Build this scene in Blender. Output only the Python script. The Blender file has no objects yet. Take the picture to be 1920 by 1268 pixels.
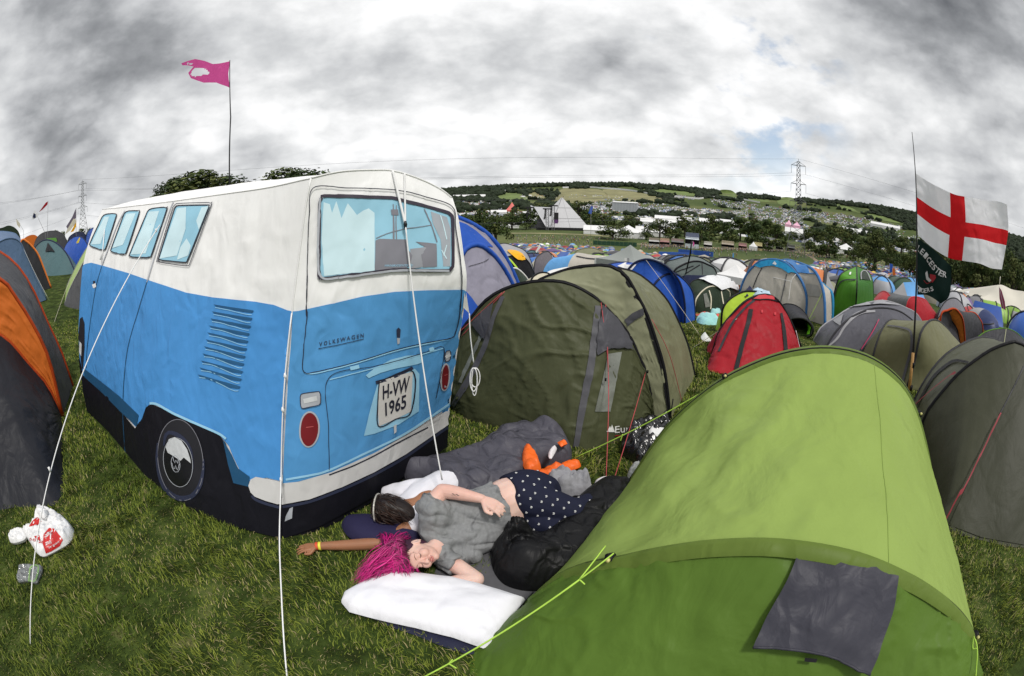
import bpy, bmesh, math, random
import numpy as np
from mathutils import Vector, Matrix, noise as mnoise
from mathutils.bvhtree import BVHTree
from mathutils.geometry import delaunay_2d_cdt
random.seed(7); rng = np.random.default_rng(7)
SC = bpy.context.scene
COL = SC.collection
# ------------------------------------------------------------------ camera
EYE = 1.9; PITCH = 16.8; FPX = 853.333
cd = bpy.data.cameras.new('camera'); cam = bpy.data.objects.new('camera', cd); COL.objects.link(cam)
cd.type = 'PANO'; cd.sensor_width = 36.0
for holder in (getattr(cd, 'cycles', None), cd):
    try:
        holder.panorama_type = 'FISHEYE_EQUISOLID'; holder.fisheye_lens = 16.0; holder.fisheye_fov = math.pi
        break
    except Exception:
        pass
cd.clip_start = 0.02; cd.clip_end = 20000
cam.location = (0, 0, EYE); cam.rotation_euler = (math.radians(90-PITCH), 0, 0)
SC.camera = cam
# ------------------------------------------------------------------ sun, sky, exposure
SUN_AZ, SUN_EL = math.radians(150), math.radians(58)     # clockwise from +Y
sd = bpy.data.lights.new('sun', 'SUN'); sd.energy = 2.1; sd.angle = math.radians(10); sd.color = (1, .96, .9)
sun = bpy.data.objects.new('sun', sd); COL.objects.link(sun)
sv = Vector((math.sin(SUN_AZ)*math.cos(SUN_EL), math.cos(SUN_AZ)*math.cos(SUN_EL), math.sin(SUN_EL)))
sun.rotation_euler = sv.to_track_quat('Z', 'Y').to_euler(); sun.location = sv*30
W = bpy.data.worlds.new('World'); SC.world = W; W.use_nodes = True; W.cycles.sampling_method = 'MANUAL'; W.cycles.sample_map_resolution = 512
nt = W.node_tree; nt.nodes.clear()
def N(t, **k):
    n = nt.nodes.new(t)
    for a, b in k.items(): setattr(n, a, b)
    return n
def L(a, b): nt.links.new(a, b)
def M_(op, a, b=None, clamp=False):
    n = N('ShaderNodeMath', operation=op); n.use_clamp = clamp
    for i, v in enumerate((a, b)):
        if v is None: continue
        if isinstance(v, (int, float)): n.inputs[i].default_value = v
        else: L(v, n.inputs[i])
    return n.outputs[0]
def MR(v, a, b, c, d, smooth=True):
    n = N('ShaderNodeMapRange'); n.interpolation_type = 'SMOOTHSTEP' if smooth else 'LINEAR'
    L(v, n.inputs[0]); 
    for i, x in enumerate((a, b, c, d)): n.inputs[i+1].default_value = x
    return n.outputs[0]
def MIX(f, a, b, mode='MIX'):
    n = N('ShaderNodeMixRGB', blend_type=mode)
    for i, v in enumerate((f, a, b)):
        if isinstance(v, (int, float)): n.inputs[i].default_value = v
        elif isinstance(v, tuple): n.inputs[i].default_value = (*v, 1)
        else: L(v, n.inputs[i])
    return n.outputs[0]
out = N('ShaderNodeOutputWorld'); bg = N('ShaderNodeBackground'); L(bg.outputs[0], out.inputs[0])
sky = N('ShaderNodeTexSky'); sky.sky_type = 'NISHITA'; sky.sun_disc = False
sky.sun_elevation = SUN_EL; sky.sun_rotation = SUN_AZ; sky.altitude = 100
tc = N('ShaderNodeTexCoord'); sep = N('ShaderNodeSeparateXYZ'); L(tc.outputs['Generated'], sep.inputs[0])
x, y, z = sep.outputs
zz = M_('ADD', M_('MAXIMUM', z, 0.0), 0.30)
cmb = N('ShaderNodeCombineXYZ'); L(M_('DIVIDE', x, zz), cmb.inputs[0]); L(M_('DIVIDE', y, zz), cmb.inputs[1])
def cloud(scale, detail, rough, dist, off, flat=False):
    mp = N('ShaderNodeMapping'); mp.inputs['Location'].default_value = off
    if flat: L(tc.outputs['Generated'], mp.inputs[0]); mp.inputs['Scale'].default_value = (1, 1, 1.7)
    else: L(cmb.outputs[0], mp.inputs[0])
    n = N('ShaderNodeTexNoise'); L(mp.outputs[0], n.inputs['Vector'])
    n.inputs['Scale'].default_value = scale; n.inputs['Detail'].default_value = detail
    n.inputs['Roughness'].default_value = rough; n.inputs['Distortion'].default_value = dist
    return n.outputs['Fac']
n1 = cloud(3.2, 12, .52, .0, (3.1, 1.7, 0), True); n2 = cloud(9.0, 9, .55, .0, (7.7, -2.2, 4), True); n3 = cloud(0.8, 4, .5, 0, (1.3, 5.2, 2))
def puffs(scale, off, det=4.0, rough=.5):
    mp = N('ShaderNodeMapping'); mp.inputs['Location'].default_value = off; L(cmb.outputs[0], mp.inputs[0])
    wn = N('ShaderNodeTexNoise'); wn.inputs['Scale'].default_value = scale*1.3; wn.inputs['Detail'].default_value = 5; L(mp.outputs[0], wn.inputs['Vector'])
    ad = N('ShaderNodeMixRGB', blend_type='LINEAR_LIGHT'); ad.inputs[0].default_value = .45/scale; L(mp.outputs[0], ad.inputs[1]); L(wn.outputs['Color'], ad.inputs[2])
    v = N('ShaderNodeTexVoronoi', feature='F1'); L(ad.outputs[0], v.inputs['Vector']); v.inputs['Scale'].default_value = scale; v.inputs['Detail'].default_value = det; v.inputs['Roughness'].default_value = rough; v.inputs['Lacunarity'].default_value = 2.3; v.normalize = True
    return M_('SUBTRACT', .72, v.outputs['Distance'])
n4 = puffs(1.7, (2.2, 6.1, 0), 2.0, .5)
shade = M_('ADD', M_('ADD', M_('MULTIPLY', n1, .50), M_('MULTIPLY', n2, .32)), M_('MULTIPLY', n3, .18))
def lobe(d, a, b):
    n = N('ShaderNodeVectorMath', operation='DOT_PRODUCT'); L(tc.outputs['Generated'], n.inputs[0])
    n.inputs[1].default_value = Vector(d).normalized(); return MR(n.outputs['Value'], a, b, 0, 1)
dark1 = lobe((.95, .45, .75), .86, 1.0)        # heavy cloud bank up to the right
dark2 = lobe((-.95, .35, .45), .86, 1.0)       # grey bank to the left
bright = lobe((.05, .95, .20), .55, 1.0)       # bright veil over the valley
shade = M_('ADD', M_('MULTIPLY', shade, .62), M_('ADD', M_('MULTIPLY', n4, .40), -.005))
shade = M_('ADD', M_('MULTIPLY', M_('SUBTRACT', shade, .5), 1.15), .548)
sh = M_('ADD', shade, M_('MULTIPLY', bright, .035))
sh = M_('SUBTRACT', sh, M_('MULTIPLY', dark1, .12)); sh = M_('SUBTRACT', sh, M_('MULTIPLY', dark2, .07))
ramp = N('ShaderNodeValToRGB'); L(sh, ramp.inputs[0]); cr = ramp.color_ramp
cr.elements[0].position = .28; cr.elements[0].color = (.13, .137, .15, 1)
cr.elements[1].position = .64; cr.elements[1].color = (.97, .97, .975, 1)
for p_, c_ in ((.38, (.30, .31, .325, 1)), (.44, (.46, .47, .485, 1)), (.50, (.60, .61, .62, 1)), (.56, (.77, .775, .78, 1))):
    e = cr.elements.new(p_); e.color = c_
hole = M_('MULTIPLY', MR(cloud(4.0, 8, .55, .1, (9.3, 4.4, 1), True), .50, .60, 0, 1), M_('MULTIPLY', lobe((.50, .86, .29), .965, .995), .9))
skyc = MIX(1.0, sky.outputs[0], (.10, .10, .10), 'MULTIPLY')
final = MIX(hole, ramp.outputs[0], MIX(.35, skyc, (.62, .74, .9)))
gnd = MR(z, -.10, -.01, 0, 1)
final = MIX(gnd, (.10, .12, .08), final)
L(final, bg.inputs[0]); bg.inputs[1].default_value = 1.0
SC.view_settings.view_transform = 'Standard'; SC.view_settings.look = 'None'; SC.view_settings.exposure = 0.24; SC.view_settings.gamma = 1
SC.cycles.use_denoising = True
SC.cycles.max_bounces = 6; SC.cycles.diffuse_bounces = 3
# ------------------------------------------------------------------ pixel of the photograph -> ray
_P = math.radians(PITCH); _c, _s = math.cos(_P), math.sin(_P)
def ray(X, Y):
    a = X-960.0; b = 634.0-Y; r = math.hypot(a, b) or 1e-6; th = 2*math.asin(min(r/2/FPX, .999))
    dx, dy, dz = a/r*math.sin(th), b/r*math.sin(th), math.cos(th)
    return Vector((dx, dz*_c+dy*_s, -dz*_s+dy*_c))
CAMP = Vector((0, 0, EYE))
def pz(X, Y, z=0.0):                     # point of the ray at height z
    d = ray(X, Y); t = (z-EYE)/d.z; return CAMP+d*t
def pd(X, Y, dist):                      # at horizontal distance
    d = ray(X, Y); t = dist/math.hypot(d.x, d.y); return CAMP+d*t
def pplane(X, Y, P0, n):
    d = ray(X, Y); t = (Vector(P0)-CAMP).dot(n)/d.dot(n); return CAMP+d*t
# ------------------------------------------------------------------ terrain heights
TD = np.array([0, 4, 5.5, 8, 12, 18, 30, 60, 100, 200, 300, 450, 700, 1000, 1500, 2200, 3500, 6000], float)
TA = np.array([-180, -120, -90, -62, -40, -22, -8, 15, 32, 46, 60, 72, 90, 120, 180], float)
TZ = np.array([
 [0,0,.1,.3,.6,1,1.5,2,3,6,8,10,10,10,10,10,0,0],
 [0,0,.1,.3,.6,1,1.5,2,3,6,8,10,10,10,10,10,0,0],
 [0,0,.2,.5,.9,1.5,2.4,3.6,4.6,8,10,12,12,12,12,10,0,0],
 [0,0,.2,.5,.9,1.45,2.3,3.4,4.4,7,9,10,12,12,12,10,0,0],
 [0,0,.05,.2,.4,.7,1.1,1.6,2,4,5,6,8,12,20,40,0,0],
 [0,0,0,0,0,0,-.3,-1,-2,-6,-9,-12,-14,-10,10,60,20,0],
 [0,0,0,-.1,-.35,-.85,-2.1,-5.1,-9.2,-19,-20.5,-21,-20,-14,18,80,40,0],
 [0,0,0,-.2,-.6,-1.2,-2.5,-5.4,-9.6,-19.6,-20.8,-21.5,-20.5,-14,22,122,60,0],
 [0,0,0,-.15,-.45,-.95,-2.0,-4.6,-8.3,-16.6,-18.5,-20,-20,-13,22,112,60,0],
 [0,0,0,-.1,-.35,-.75,-1.6,-3.6,-6.4,-13,-15.5,-17,-18,-12,25,152,80,0],
 [0,0,0,-.1,-.3,-.6,-1.3,-2.7,-4.6,-9.5,-11,-11,-8,5,45,150,80,0],
 [0,0,0,-.1,-.25,-.5,-1.0,-2.0,-3.2,-5,-4,2,18,45,105,160,80,0],
 [0,0,0,0,-.1,-.3,-.6,-1.0,-1.5,-2,0,8,20,40,80,120,80,0],
 [0,0,0,0,0,0,0,0,0,0,0,5,10,10,10,10,0,0],
 [0,0,.1,.3,.6,1,1.5,2,3,6,8,10,10,10,10,10,0,0]], float)
_td = np.log(TD+3); _fd = np.linspace(_td[0], _td[-1], 400); _fa = np.linspace(-180, 180, 361)
_g = np.array([np.interp(_fd, _td, r) for r in TZ]); _g = np.array([np.interp(_fa, TA, _g[:, j]) for j in range(400)]).T
for _ in range(10):
    _g[:, 1:-1] = (_g[:, :-2]+2*_g[:, 1:-1]+_g[:, 2:])/4
for _ in range(12):
    _g = (np.roll(_g[:-1], 1, 0)+2*_g[:-1]+np.roll(_g[:-1], -1, 0))/4; _g = np.vstack([_g, _g[:1]])
def tz_np(x, y):
    az = (np.degrees(np.arctan2(x, y))+180); d = np.log(np.hypot(x, y)+3)
    fi = np.clip(az, 0, 359.999); fj = np.clip((d-_fd[0])/(_fd[1]-_fd[0]), 0, 398.999)
    i = fi.astype(int); j = fj.astype(int); u = fi-i; v = fj-j
    return (_g[i, j]*(1-u)*(1-v)+_g[i+1, j]*u*(1-v)+_g[i, j+1]*(1-u)*v+_g[i+1, j+1]*u*v)
_gl = _g.tolist(); _f0 = float(_fd[0]); _fs = float(_fd[1]-_fd[0])
def tz(x, y):
    fi = min(max(math.degrees(math.atan2(x, y))+180, 0), 359.999); fj = min(max((math.log(math.hypot(x, y)+3)-_f0)/_fs, 0), 398.999); i = int(fi); j = int(fj); u = fi-i; v = fj-j; a = _gl[i]; b = _gl[i+1]
    return a[j]*(1-u)*(1-v)+b[j]*u*(1-v)+a[j+1]*(1-u)*v+b[j+1]*u*v
def px_of(P):                             # world points -> photo pixels
    P = np.asarray(P, float).reshape(-1, 3)-np.array((0, 0, EYE)); P = P/np.linalg.norm(P, axis=1, keepdims=True); y_ = P[:, 2]*_c+P[:, 1]*_s; z_ = P[:, 1]*_c-P[:, 2]*_s
    th = np.arccos(np.clip(z_, -1, 1)); r = 2*FPX*np.sin(th/2); n = np.maximum(np.hypot(P[:, 0], y_), 1e-9); return np.stack([960+P[:, 0]/n*r, 634-y_/n*r], 1)
def G(X, Y, up=0.0):                      # where the ray of a photo pixel meets the ground
    d = ray(X, Y); t = .5; last = t
    while t < 4000:
        if EYE+d.z*t < tz(d.x*t, d.y*t)+up: break
        last = t; t *= 1.03
    a, b = last, t
    for _ in range(18):
        m = (a+b)/2; p = CAMP+d*m
        if p.z < tz(p.x, p.y)+up: b = m
        else: a = m
    return CAMP+d*b
def on_ground(az, d):
    a = math.radians(az); x = math.sin(a)*d; y = math.cos(a)*d; return Vector((x, y, tz(x, y)))
# ------------------------------------------------------------------ materials
MATS = {}
def mat(name, col=(.5, .5, .5), rough=.6, var=.12, scale=6., bump=0., bscale=14., stretch=(1, 1, 1), fine=0., metal=0., spec=.4, objcol=False, attr=None, alpha=None, sheen=0., trans=0., var2=None, crease=0.):
    if name in MATS: return MATS[name]
    m = bpy.data.materials.new(name); m.use_nodes = True; t = m.node_tree; n = t.nodes; l = t.links
    b = n['Principled BSDF']; b.inputs['Roughness'].default_value = rough; b.inputs['Metallic'].default_value = metal
    b.inputs['Specular IOR Level'].default_value = spec
    if sheen: b.inputs['Sheen Weight'].default_value = sheen
    if trans: b.inputs['Transmission Weight'].default_value = trans
    if alpha is not None: b.inputs['Alpha'].default_value = alpha
    co = n.new('ShaderNodeTexCoord'); mp = n.new('ShaderNodeMapping'); l.new(co.outputs['Object'], mp.inputs[0]); mp.inputs['Scale'].default_value = stretch
    nz = n.new('ShaderNodeTexNoise'); nz.inputs['Scale'].default_value = scale; nz.inputs['Detail'].default_value = 5; l.new(mp.outputs[0], nz.inputs['Vector'])
    mr = n.new('ShaderNodeMapRange'); l.new(nz.outputs['Fac'], mr.inputs[0]); mr.inputs[1].default_value = .3; mr.inputs[2].default_value = .7
    mr.inputs[3].default_value = 1-var; mr.inputs[4].default_value = 1+var
    src = None
    if objcol:
        oi = n.new('ShaderNodeObjectInfo'); src = oi.outputs['Color']
    elif attr:
        at = n.new('ShaderNodeAttribute'); at.attribute_name = attr; src = at.outputs['Color']
    mx = n.new('ShaderNodeVectorMath'); mx.operation = 'SCALE'
    if src is not None: l.new(src, mx.inputs[0])
    elif var2 is not None:
        n2 = n.new('ShaderNodeTexNoise'); n2.inputs['Scale'].default_value = scale*.23; n2.inputs['Detail'].default_value = 4; l.new(mp.outputs[0], n2.inputs['Vector'])
        r2 = n.new('ShaderNodeMapRange'); l.new(n2.outputs['Fac'], r2.inputs[0]); r2.inputs[1].default_value = .4; r2.inputs[2].default_value = .6
        m2 = n.new('ShaderNodeMixRGB'); l.new(r2.outputs[0], m2.inputs[0]); m2.inputs[1].default_value = (*col, 1); m2.inputs[2].default_value = (*var2, 1); l.new(m2.outputs[0], mx.inputs[0])
    else: mx.inputs[0].default_value = col
    l.new(mr.outputs[0], mx.inputs['Scale']); l.new(mx.outputs[0], b.inputs['Base Color'])
    if bump or fine or crease:
        prev = None
        if crease:
            nw = n.new('ShaderNodeTexNoise'); nw.inputs['Scale'].default_value = 2.2; nw.inputs['Detail'].default_value = 3; l.new(co.outputs['Object'], nw.inputs['Vector'])
            for kk, (rot, sc_, st_, di) in enumerate((((.5, .35, .6), (2.2, 2.2, .55), 1.0, .016), ((-.6, .2, -.4), (5.5, 5.5, 1.5), .7, .007))):
                ad = n.new('ShaderNodeMixRGB'); ad.blend_type = 'ADD'; ad.inputs[0].default_value = .42; l.new(co.outputs['Object'], ad.inputs[1]); l.new(nw.outputs['Color'], ad.inputs[2])
                m2_ = n.new('ShaderNodeMapping'); l.new(ad.outputs[0], m2_.inputs[0]); m2_.inputs['Rotation'].default_value = rot; m2_.inputs['Scale'].default_value = sc_
                vo = n.new('ShaderNodeTexVoronoi'); vo.feature = 'DISTANCE_TO_EDGE'; vo.inputs['Scale'].default_value = 1.0*bscale/5; l.new(m2_.outputs[0], vo.inputs['Vector'])
                r_ = n.new('ShaderNodeMapRange'); r_.interpolation_type = 'SMOOTHSTEP'; l.new(vo.outputs['Distance'], r_.inputs[0]); r_.inputs[1].default_value = 0; r_.inputs[2].default_value = .22
                bu = n.new('ShaderNodeBump'); bu.inputs['Strength'].default_value = min(1, crease*st_*1.6); bu.inputs['Distance'].default_value = di; l.new(r_.outputs[0], bu.inputs['Height'])
                if prev: l.new(prev, bu.inputs['Normal'])
                prev = bu.outputs[0]
        for s_, st, de in ((bscale, bump, 4), (bscale*9, fine, 3)):
            if not st: continue
            q = n.new('ShaderNodeTexNoise'); q.inputs['Scale'].default_value = s_; q.inputs['Detail'].default_value = de; q.inputs['Distortion'].default_value = .6; l.new(mp.outputs[0], q.inputs['Vector'])
            bu = n.new('ShaderNodeBump'); bu.inputs['Strength'].default_value = st; bu.inputs['Distance'].default_value = .25/s_; l.new(q.outputs['Fac'], bu.inputs['Height'])
            if prev: l.new(prev, bu.inputs['Normal'])
            prev = bu.outputs[0]
        l.new(prev, b.inputs['Normal'])
    MATS[name] = m; return m
def translucent(m, f=.3):
    t = m.node_tree; n = t.nodes; l = t.links; b = n['Principled BSDF']; o = [q for q in n if q.type == 'OUTPUT_MATERIAL'][0]; tr = n.new('ShaderNodeBsdfTranslucent'); mx = n.new('ShaderNodeMixShader'); mx.inputs[0].default_value = f
    l.new(b.inputs['Base Color'].links[0].from_socket, tr.inputs['Color']); l.new(b.outputs[0], mx.inputs[1]); l.new(tr.outputs[0], mx.inputs[2]); l.new(mx.outputs[0], o.inputs['Surface']); return m
def fabric(name, col, rough=.5, bump=.22, var=.05, bscale=5., stretch=(1, 1, .35), spec=.35, crease=.32):
    return mat(name, col, max(rough, .46), var, 3., bump*1.3, bscale, stretch, .05, spec=.13, crease=crease)
# ------------------------------------------------------------------ objects
def tag(o, label=None, cat=None, group=None, kind=None):
    if label: o['label'] = label
    if cat: o['category'] = cat
    if group: o['group'] = group
    if kind: o['kind'] = kind
    return o
def thing(name, label, cat, loc=(0, 0, 0), group=None):
    o = bpy.data.objects.new(name, None); COL.objects.link(o); o.location = loc; o.empty_display_size = .2
    return tag(o, label, cat, group)
def wloc(o):
    v = Vector((0, 0, 0))
    while o is not None: v = v+o.location; o = o.parent
    return v
def link(name, me, m=None, parent=None):
    o = bpy.data.objects.new(name, me); COL.objects.link(o)
    if m is not None and not me.materials:
        for k in (m if isinstance(m, (list, tuple)) else [m]): me.materials.append(k)
    if parent is not None: o.parent = parent
    return o
def mesh(name, V, F, m=None, parent=None, smooth=True, mi=None, col=None):
    V = np.asarray([tuple(v) for v in V] if not isinstance(V, np.ndarray) else V, float)
    if parent is not None: V = V-np.array(wloc(parent))
    me = bpy.data.meshes.new(name); me.from_pydata(V.tolist(), [], [tuple(int(i) for i in f) for f in F])
    if mi is not None: me.polygons.foreach_set('material_index', np.asarray(mi, np.int32))
    if smooth: me.polygons.foreach_set('use_smooth', np.ones(len(me.polygons), bool))
    if col is not None:
        a = me.color_attributes.new('tint', 'FLOAT_COLOR', 'POINT'); c = np.ones((len(V), 4), np.float32); c[:, :3] = col; a.data.foreach_set('color', c.ravel())
    me.update()
    return link(name, me, m, parent)
def fastmesh(name, V, F, m, parent=None, smooth=False, col=None):   # V (n,3), F (k,s) equal-sided
    V = np.asarray(V, np.float32); F = np.asarray(F, np.int32); k, s = F.shape
    if parent is not None: V = V-np.array(wloc(parent), np.float32)
    me = bpy.data.meshes.new(name); me.vertices.add(len(V)); me.vertices.foreach_set('co', V.ravel())
    me.loops.add(k*s); me.loops.foreach_set('vertex_index', F.ravel())
    me.polygons.add(k); me.polygons.foreach_set('loop_start', np.arange(0, k*s, s, dtype=np.int32)); me.polygons.foreach_set('loop_total', np.full(k, s, np.int32))
    if smooth: me.polygons.foreach_set('use_smooth', np.ones(k, bool))
    me.update(calc_edges=True)
    if col is not None:
        a = me.color_attributes.new('tint', 'FLOAT_COLOR', 'POINT'); c = np.ones((len(V), 4), np.float32); c[:, :3] = col; a.data.foreach_set('color', c.ravel())
    return link(name, me, m, parent)
# ------------------------------------------------------------------ curves and sheets
def spline(P, n):                         # centripetal-ish Catmull-Rom, n points equal arc length
    P = np.array([tuple(p) for p in P], float)
    if len(P) == 2: return P[0]+(P[1]-P[0])*np.linspace(0, 1, n)[:, None]
    E = np.vstack([2*P[0]-P[1], P, 2*P[-1]-P[-2]]); out = []
    for i in range(len(P)-1):
        a, b, c, d = E[i], E[i+1], E[i+2], E[i+3]
        for t in np.linspace(0, 1, 12, endpoint=False):
            out.append(.5*((2*b)+(-a+c)*t+(2*a-5*b+4*c-d)*t*t+(-a+3*b-3*c+d)*t**3))
    out.append(P[-1]); out = np.array(out)
    s = np.concatenate([[0], np.cumsum(np.linalg.norm(np.diff(out, axis=0), axis=1))]); q = np.linspace(0, s[-1], n)
    return np.array([np.interp(q, s, out[:, k]) for k in range(out.shape[1])]).T
def wr(P, amp, sc, seed=0, st=(1, 1, 1)):  # wrinkle displacement values for an array of points
    return np.array([amp*(mnoise.noise(Vector((p[0]*sc*st[0]+seed, p[1]*sc*st[1], p[2]*sc*st[2])))+.5*mnoise.noise(Vector((p[0]*sc*2.3*st[0], p[1]*sc*2.3*st[1]+seed, p[2]*sc*2.3*st[2])))) for p in P])
def grid_normals(Gd):
    du = np.gradient(Gd, axis=0); dv = np.gradient(Gd, axis=1); n = np.cross(du, dv); ln = np.linalg.norm(n, axis=2, keepdims=True); ln[ln < 1e-9] = 1; return n/ln
def gfaces(nu, nv, off=0, flip=False):
    F = []
    for i in range(nu-1):
        for j in range(nv-1):
            a = off+i*nv+j; f = (a, a+nv, a+nv+1, a+1); F.append(f[::-1] if flip else f)
    return F
def upsample(g, fu, fv):
    nu, nv = g.shape[:2]; U = np.linspace(0, nu-1, (nu-1)*fu+1); V = np.linspace(0, nv-1, (nv-1)*fv+1); i = np.minimum(U.astype(int), nu-2); j = np.minimum(V.astype(int), nv-2); a = (U-i)[:, None, None]; b = (V-j)[None, :, None]
    return g[i][:, j]*(1-a)*(1-b)+g[i+1][:, j]*a*(1-b)+g[i][:, j+1]*(1-a)*b+g[i+1][:, j+1]*a*b
def creases(g, amp=.007, su=3.0, sv=9.0, seed=0, shear=1.2):   # taut folds running along the first axis, fanning sideways
    nu, nv = g.shape[:2]; L0 = np.linalg.norm(np.diff(g[:, nv//2], axis=0), axis=1).sum(); L1 = np.linalg.norm(np.diff(g[nu//2], axis=0), axis=1).sum(); w = np.zeros((nu, nv))
    for i in range(nu):
        for j in range(nv):
            u, v = i/(nu-1)*L0, j/(nv-1)*L1; a = mnoise.noise(Vector((u*su+v*shear, v*sv*.30-u*shear, seed))); b = mnoise.noise(Vector((u*sv*.9-v*su, v*su*.7+seed, 3.3))); c = mnoise.noise(Vector((u*1.1, v*1.1, seed+7)))
            w[i, j] = (max(0, .13-abs(a))/.13*.9+max(0, .09-abs(b))/.09*.7)*max(0, .55+c)+b*.25
    e = np.minimum(1, np.minimum(np.arange(nu), np.arange(nu)[::-1])/4.)[:, None]*np.minimum(1, np.minimum(np.arange(nv), np.arange(nv)[::-1])/4.)[None]
    n = grid_normals(g); return g+n*(amp*w*e)[..., None]
def sheet(name, Gd, m, parent=None, wrinkle=0, wsc=5, seed=0, wst=(1, 1, 1), edge=True):
    Gd = np.array(Gd, float); nu, nv = Gd.shape[:2]
    if wrinkle:
        n = grid_normals(Gd); w = wr(Gd.reshape(-1, 3), wrinkle, wsc, seed, wst).reshape(nu, nv)
        if edge:
            eu = np.minimum(np.arange(nu), np.arange(nu)[::-1])/3.; ev = np.minimum(np.arange(nv), np.arange(nv)[::-1])/3.
            w *= np.minimum(1, eu)[:, None]*np.minimum(1, ev)[None, :]
        Gd = Gd+n*w[..., None]
    o = mesh(name, Gd.reshape(-1, 3), gfaces(nu, nv), m, parent)
    return o, Gd
def coons(bottom, top, left, right):      # bottom/top: nu points, left/right: nv points
    nu, nv = len(bottom), len(left); u = np.linspace(0, 1, nu)[:, None, None]; v = np.linspace(0, 1, nv)[None, :, None]
    B, T, Lf, R = bottom[:, None], top[:, None], left[None], right[None]
    return (1-v)*B+v*T+(1-u)*Lf+u*R-((1-u)*(1-v)*bottom[0]+u*(1-v)*bottom[-1]+(1-u)*v*top[0]+u*v*top[-1])
def tube_geo(P, R, k=6, off=0, cap=True, flat=1.0, up=None):
    P = np.array([tuple(p) for p in P], float); n = len(P); R = np.broadcast_to(np.asarray(R, float), (n,))
    T = np.gradient(P, axis=0); T /= np.maximum(np.linalg.norm(T, axis=1, keepdims=True), 1e-9)
    a = np.array((0, 0, 1.)) if up is None else np.array(up, float)
    V = []; prev = None
    for i in range(n):
        if prev is None:
            x_ = np.cross(T[i], a)
            if np.linalg.norm(x_) < 1e-3: x_ = np.cross(T[i], (1, 0, 0))
        else: x_ = prev-T[i]*prev.dot(T[i])
        x_ = x_/max(np.linalg.norm(x_), 1e-9); prev = x_; y_ = np.cross(T[i], x_)
        for j in range(k):
            t = 2*math.pi*j/k; V.append(P[i]+R[i]*(math.cos(t)*x_+flat*math.sin(t)*y_))
    F = []
    for i in range(n-1):
        for j in range(k):
            F.append((off+i*k+j, off+i*k+(j+1) % k, off+(i+1)*k+(j+1) % k, off+(i+1)*k+j))
    if cap: F.append(tuple(off+j for j in range(k))[::-1]); F.append(tuple(off+(n-1)*k+j for j in range(k)))
    return V, F
def tube(name, P, R, m, parent=None, k=6, flat=1.0, up=None):
    V, F = tube_geo(P, R, k, 0, True, flat, up); return mesh(name, V, F, m, parent)
class MB:
    def __init__(s): s.V = []; s.F = []; s.M = []
    def add(s, V, F, mi=0):
        o = len(s.V); s.V += [tuple(v) for v in V]; s.F += [tuple(i+o for i in f) for f in F]; s.M += [mi]*len(F); return s
    def tube(s, P, R, k=6, mi=0, flat=1.0, up=None):
        V, F = tube_geo(P, R, k, 0, True, flat, up); return s.add(V, F, mi)
    def box(s, c, d, mi=0, rz=0):
        c = Vector(c); ca, sa = math.cos(rz), math.sin(rz); V = []
        for i in (-.5, .5):
            for j in (-.5, .5):
                for k in (-.5, .5):
                    x_, y_ = i*d[0], j*d[1]; V.append((c.x+x_*ca-y_*sa, c.y+x_*sa+y_*ca, c.z+k*d[2]))
        return s.add(V, [(0, 1, 3, 2), (4, 6, 7, 5), (0, 4, 5, 1), (2, 3, 7, 6), (0, 2, 6, 4), (1, 5, 7, 3)], mi)
    def build(s, name, m, parent=None, smooth=False): return mesh(name, s.V, s.F, m, parent, smooth, mi=s.M)
def pip(pts, poly):                       # points in polygon
    x_, y_ = pts[:, 0], pts[:, 1]; ins = np.zeros(len(pts), bool); n = len(poly)
    for i in range(n):
        x1, y1 = poly[i]; x2, y2 = poly[(i+1) % n]
        c = ((y1 > y_) != (y2 > y_)); 
        with np.errstate(divide='ignore', invalid='ignore'): xi = (x2-x1)*(y_-y1)/(y2-y1+1e-12)+x1
        ins ^= c & (x_ < xi)
    return ins
def pdist(pts, poly):                     # distance to polygon outline
    d = np.full(len(pts), 1e9); n = len(poly)
    for i in range(n):
        a = poly[i]; b = poly[(i+1) % n]; ab = b-a; t = np.clip(((pts-a)@ab)/max(ab@ab, 1e-12), 0, 1)
        d = np.minimum(d, np.linalg.norm(pts-(a+t[:, None]*ab), axis=1))
    return d
def closed(poly, step, smooth=True):
    P = np.array(poly, float)
    if smooth and len(P) > 4:
        Q = []; n = len(P)
        for i in range(n):
            a, b, c, d = P[i-1], P[i], P[(i+1) % n], P[(i+2) % n]
            k = max(1, int(np.linalg.norm(c-b)/step))
            for t in np.linspace(0, 1, k, endpoint=False):
                Q.append(.5*((2*b)+(-a+c)*t+(2*a-5*b+4*c-d)*t*t+(-a+3*b-3*c+d)*t**3))
        return np.array(Q)
    Q = []
    for i in range(len(P)):
        b, c = P[i], P[(i+1) % len(P)]; k = max(1, int(np.linalg.norm(c-b)/step))
        for t in np.linspace(0, 1, k, endpoint=False): Q.append(b+(c-b)*t)
    return np.array(Q)
def fill(poly, step, smooth=True):        # 2-D points, triangles, for a filled outline
    P = closed(poly, step, smooth); lo, hi = P.min(0), P.max(0)
    gx, gy = np.meshgrid(np.arange(lo[0]+step/2, hi[0], step), np.arange(lo[1]+step/2, hi[1], step)); g = np.stack([gx.ravel(), gy.ravel()], 1)
    if len(g):
        g = g[pip(g, P)]
        if len(g): g = g[pdist(g, P) > step*.45]
    A = [Vector(p) for p in P]+[Vector(p) for p in g]; n = len(P)
    r = delaunay_2d_cdt(A, [(i, (i+1) % n) for i in range(n)], [], 1, 1e-6)
    return np.array([tuple(v) for v in r[0]]), [tuple(f) for f in r[2]], P
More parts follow.
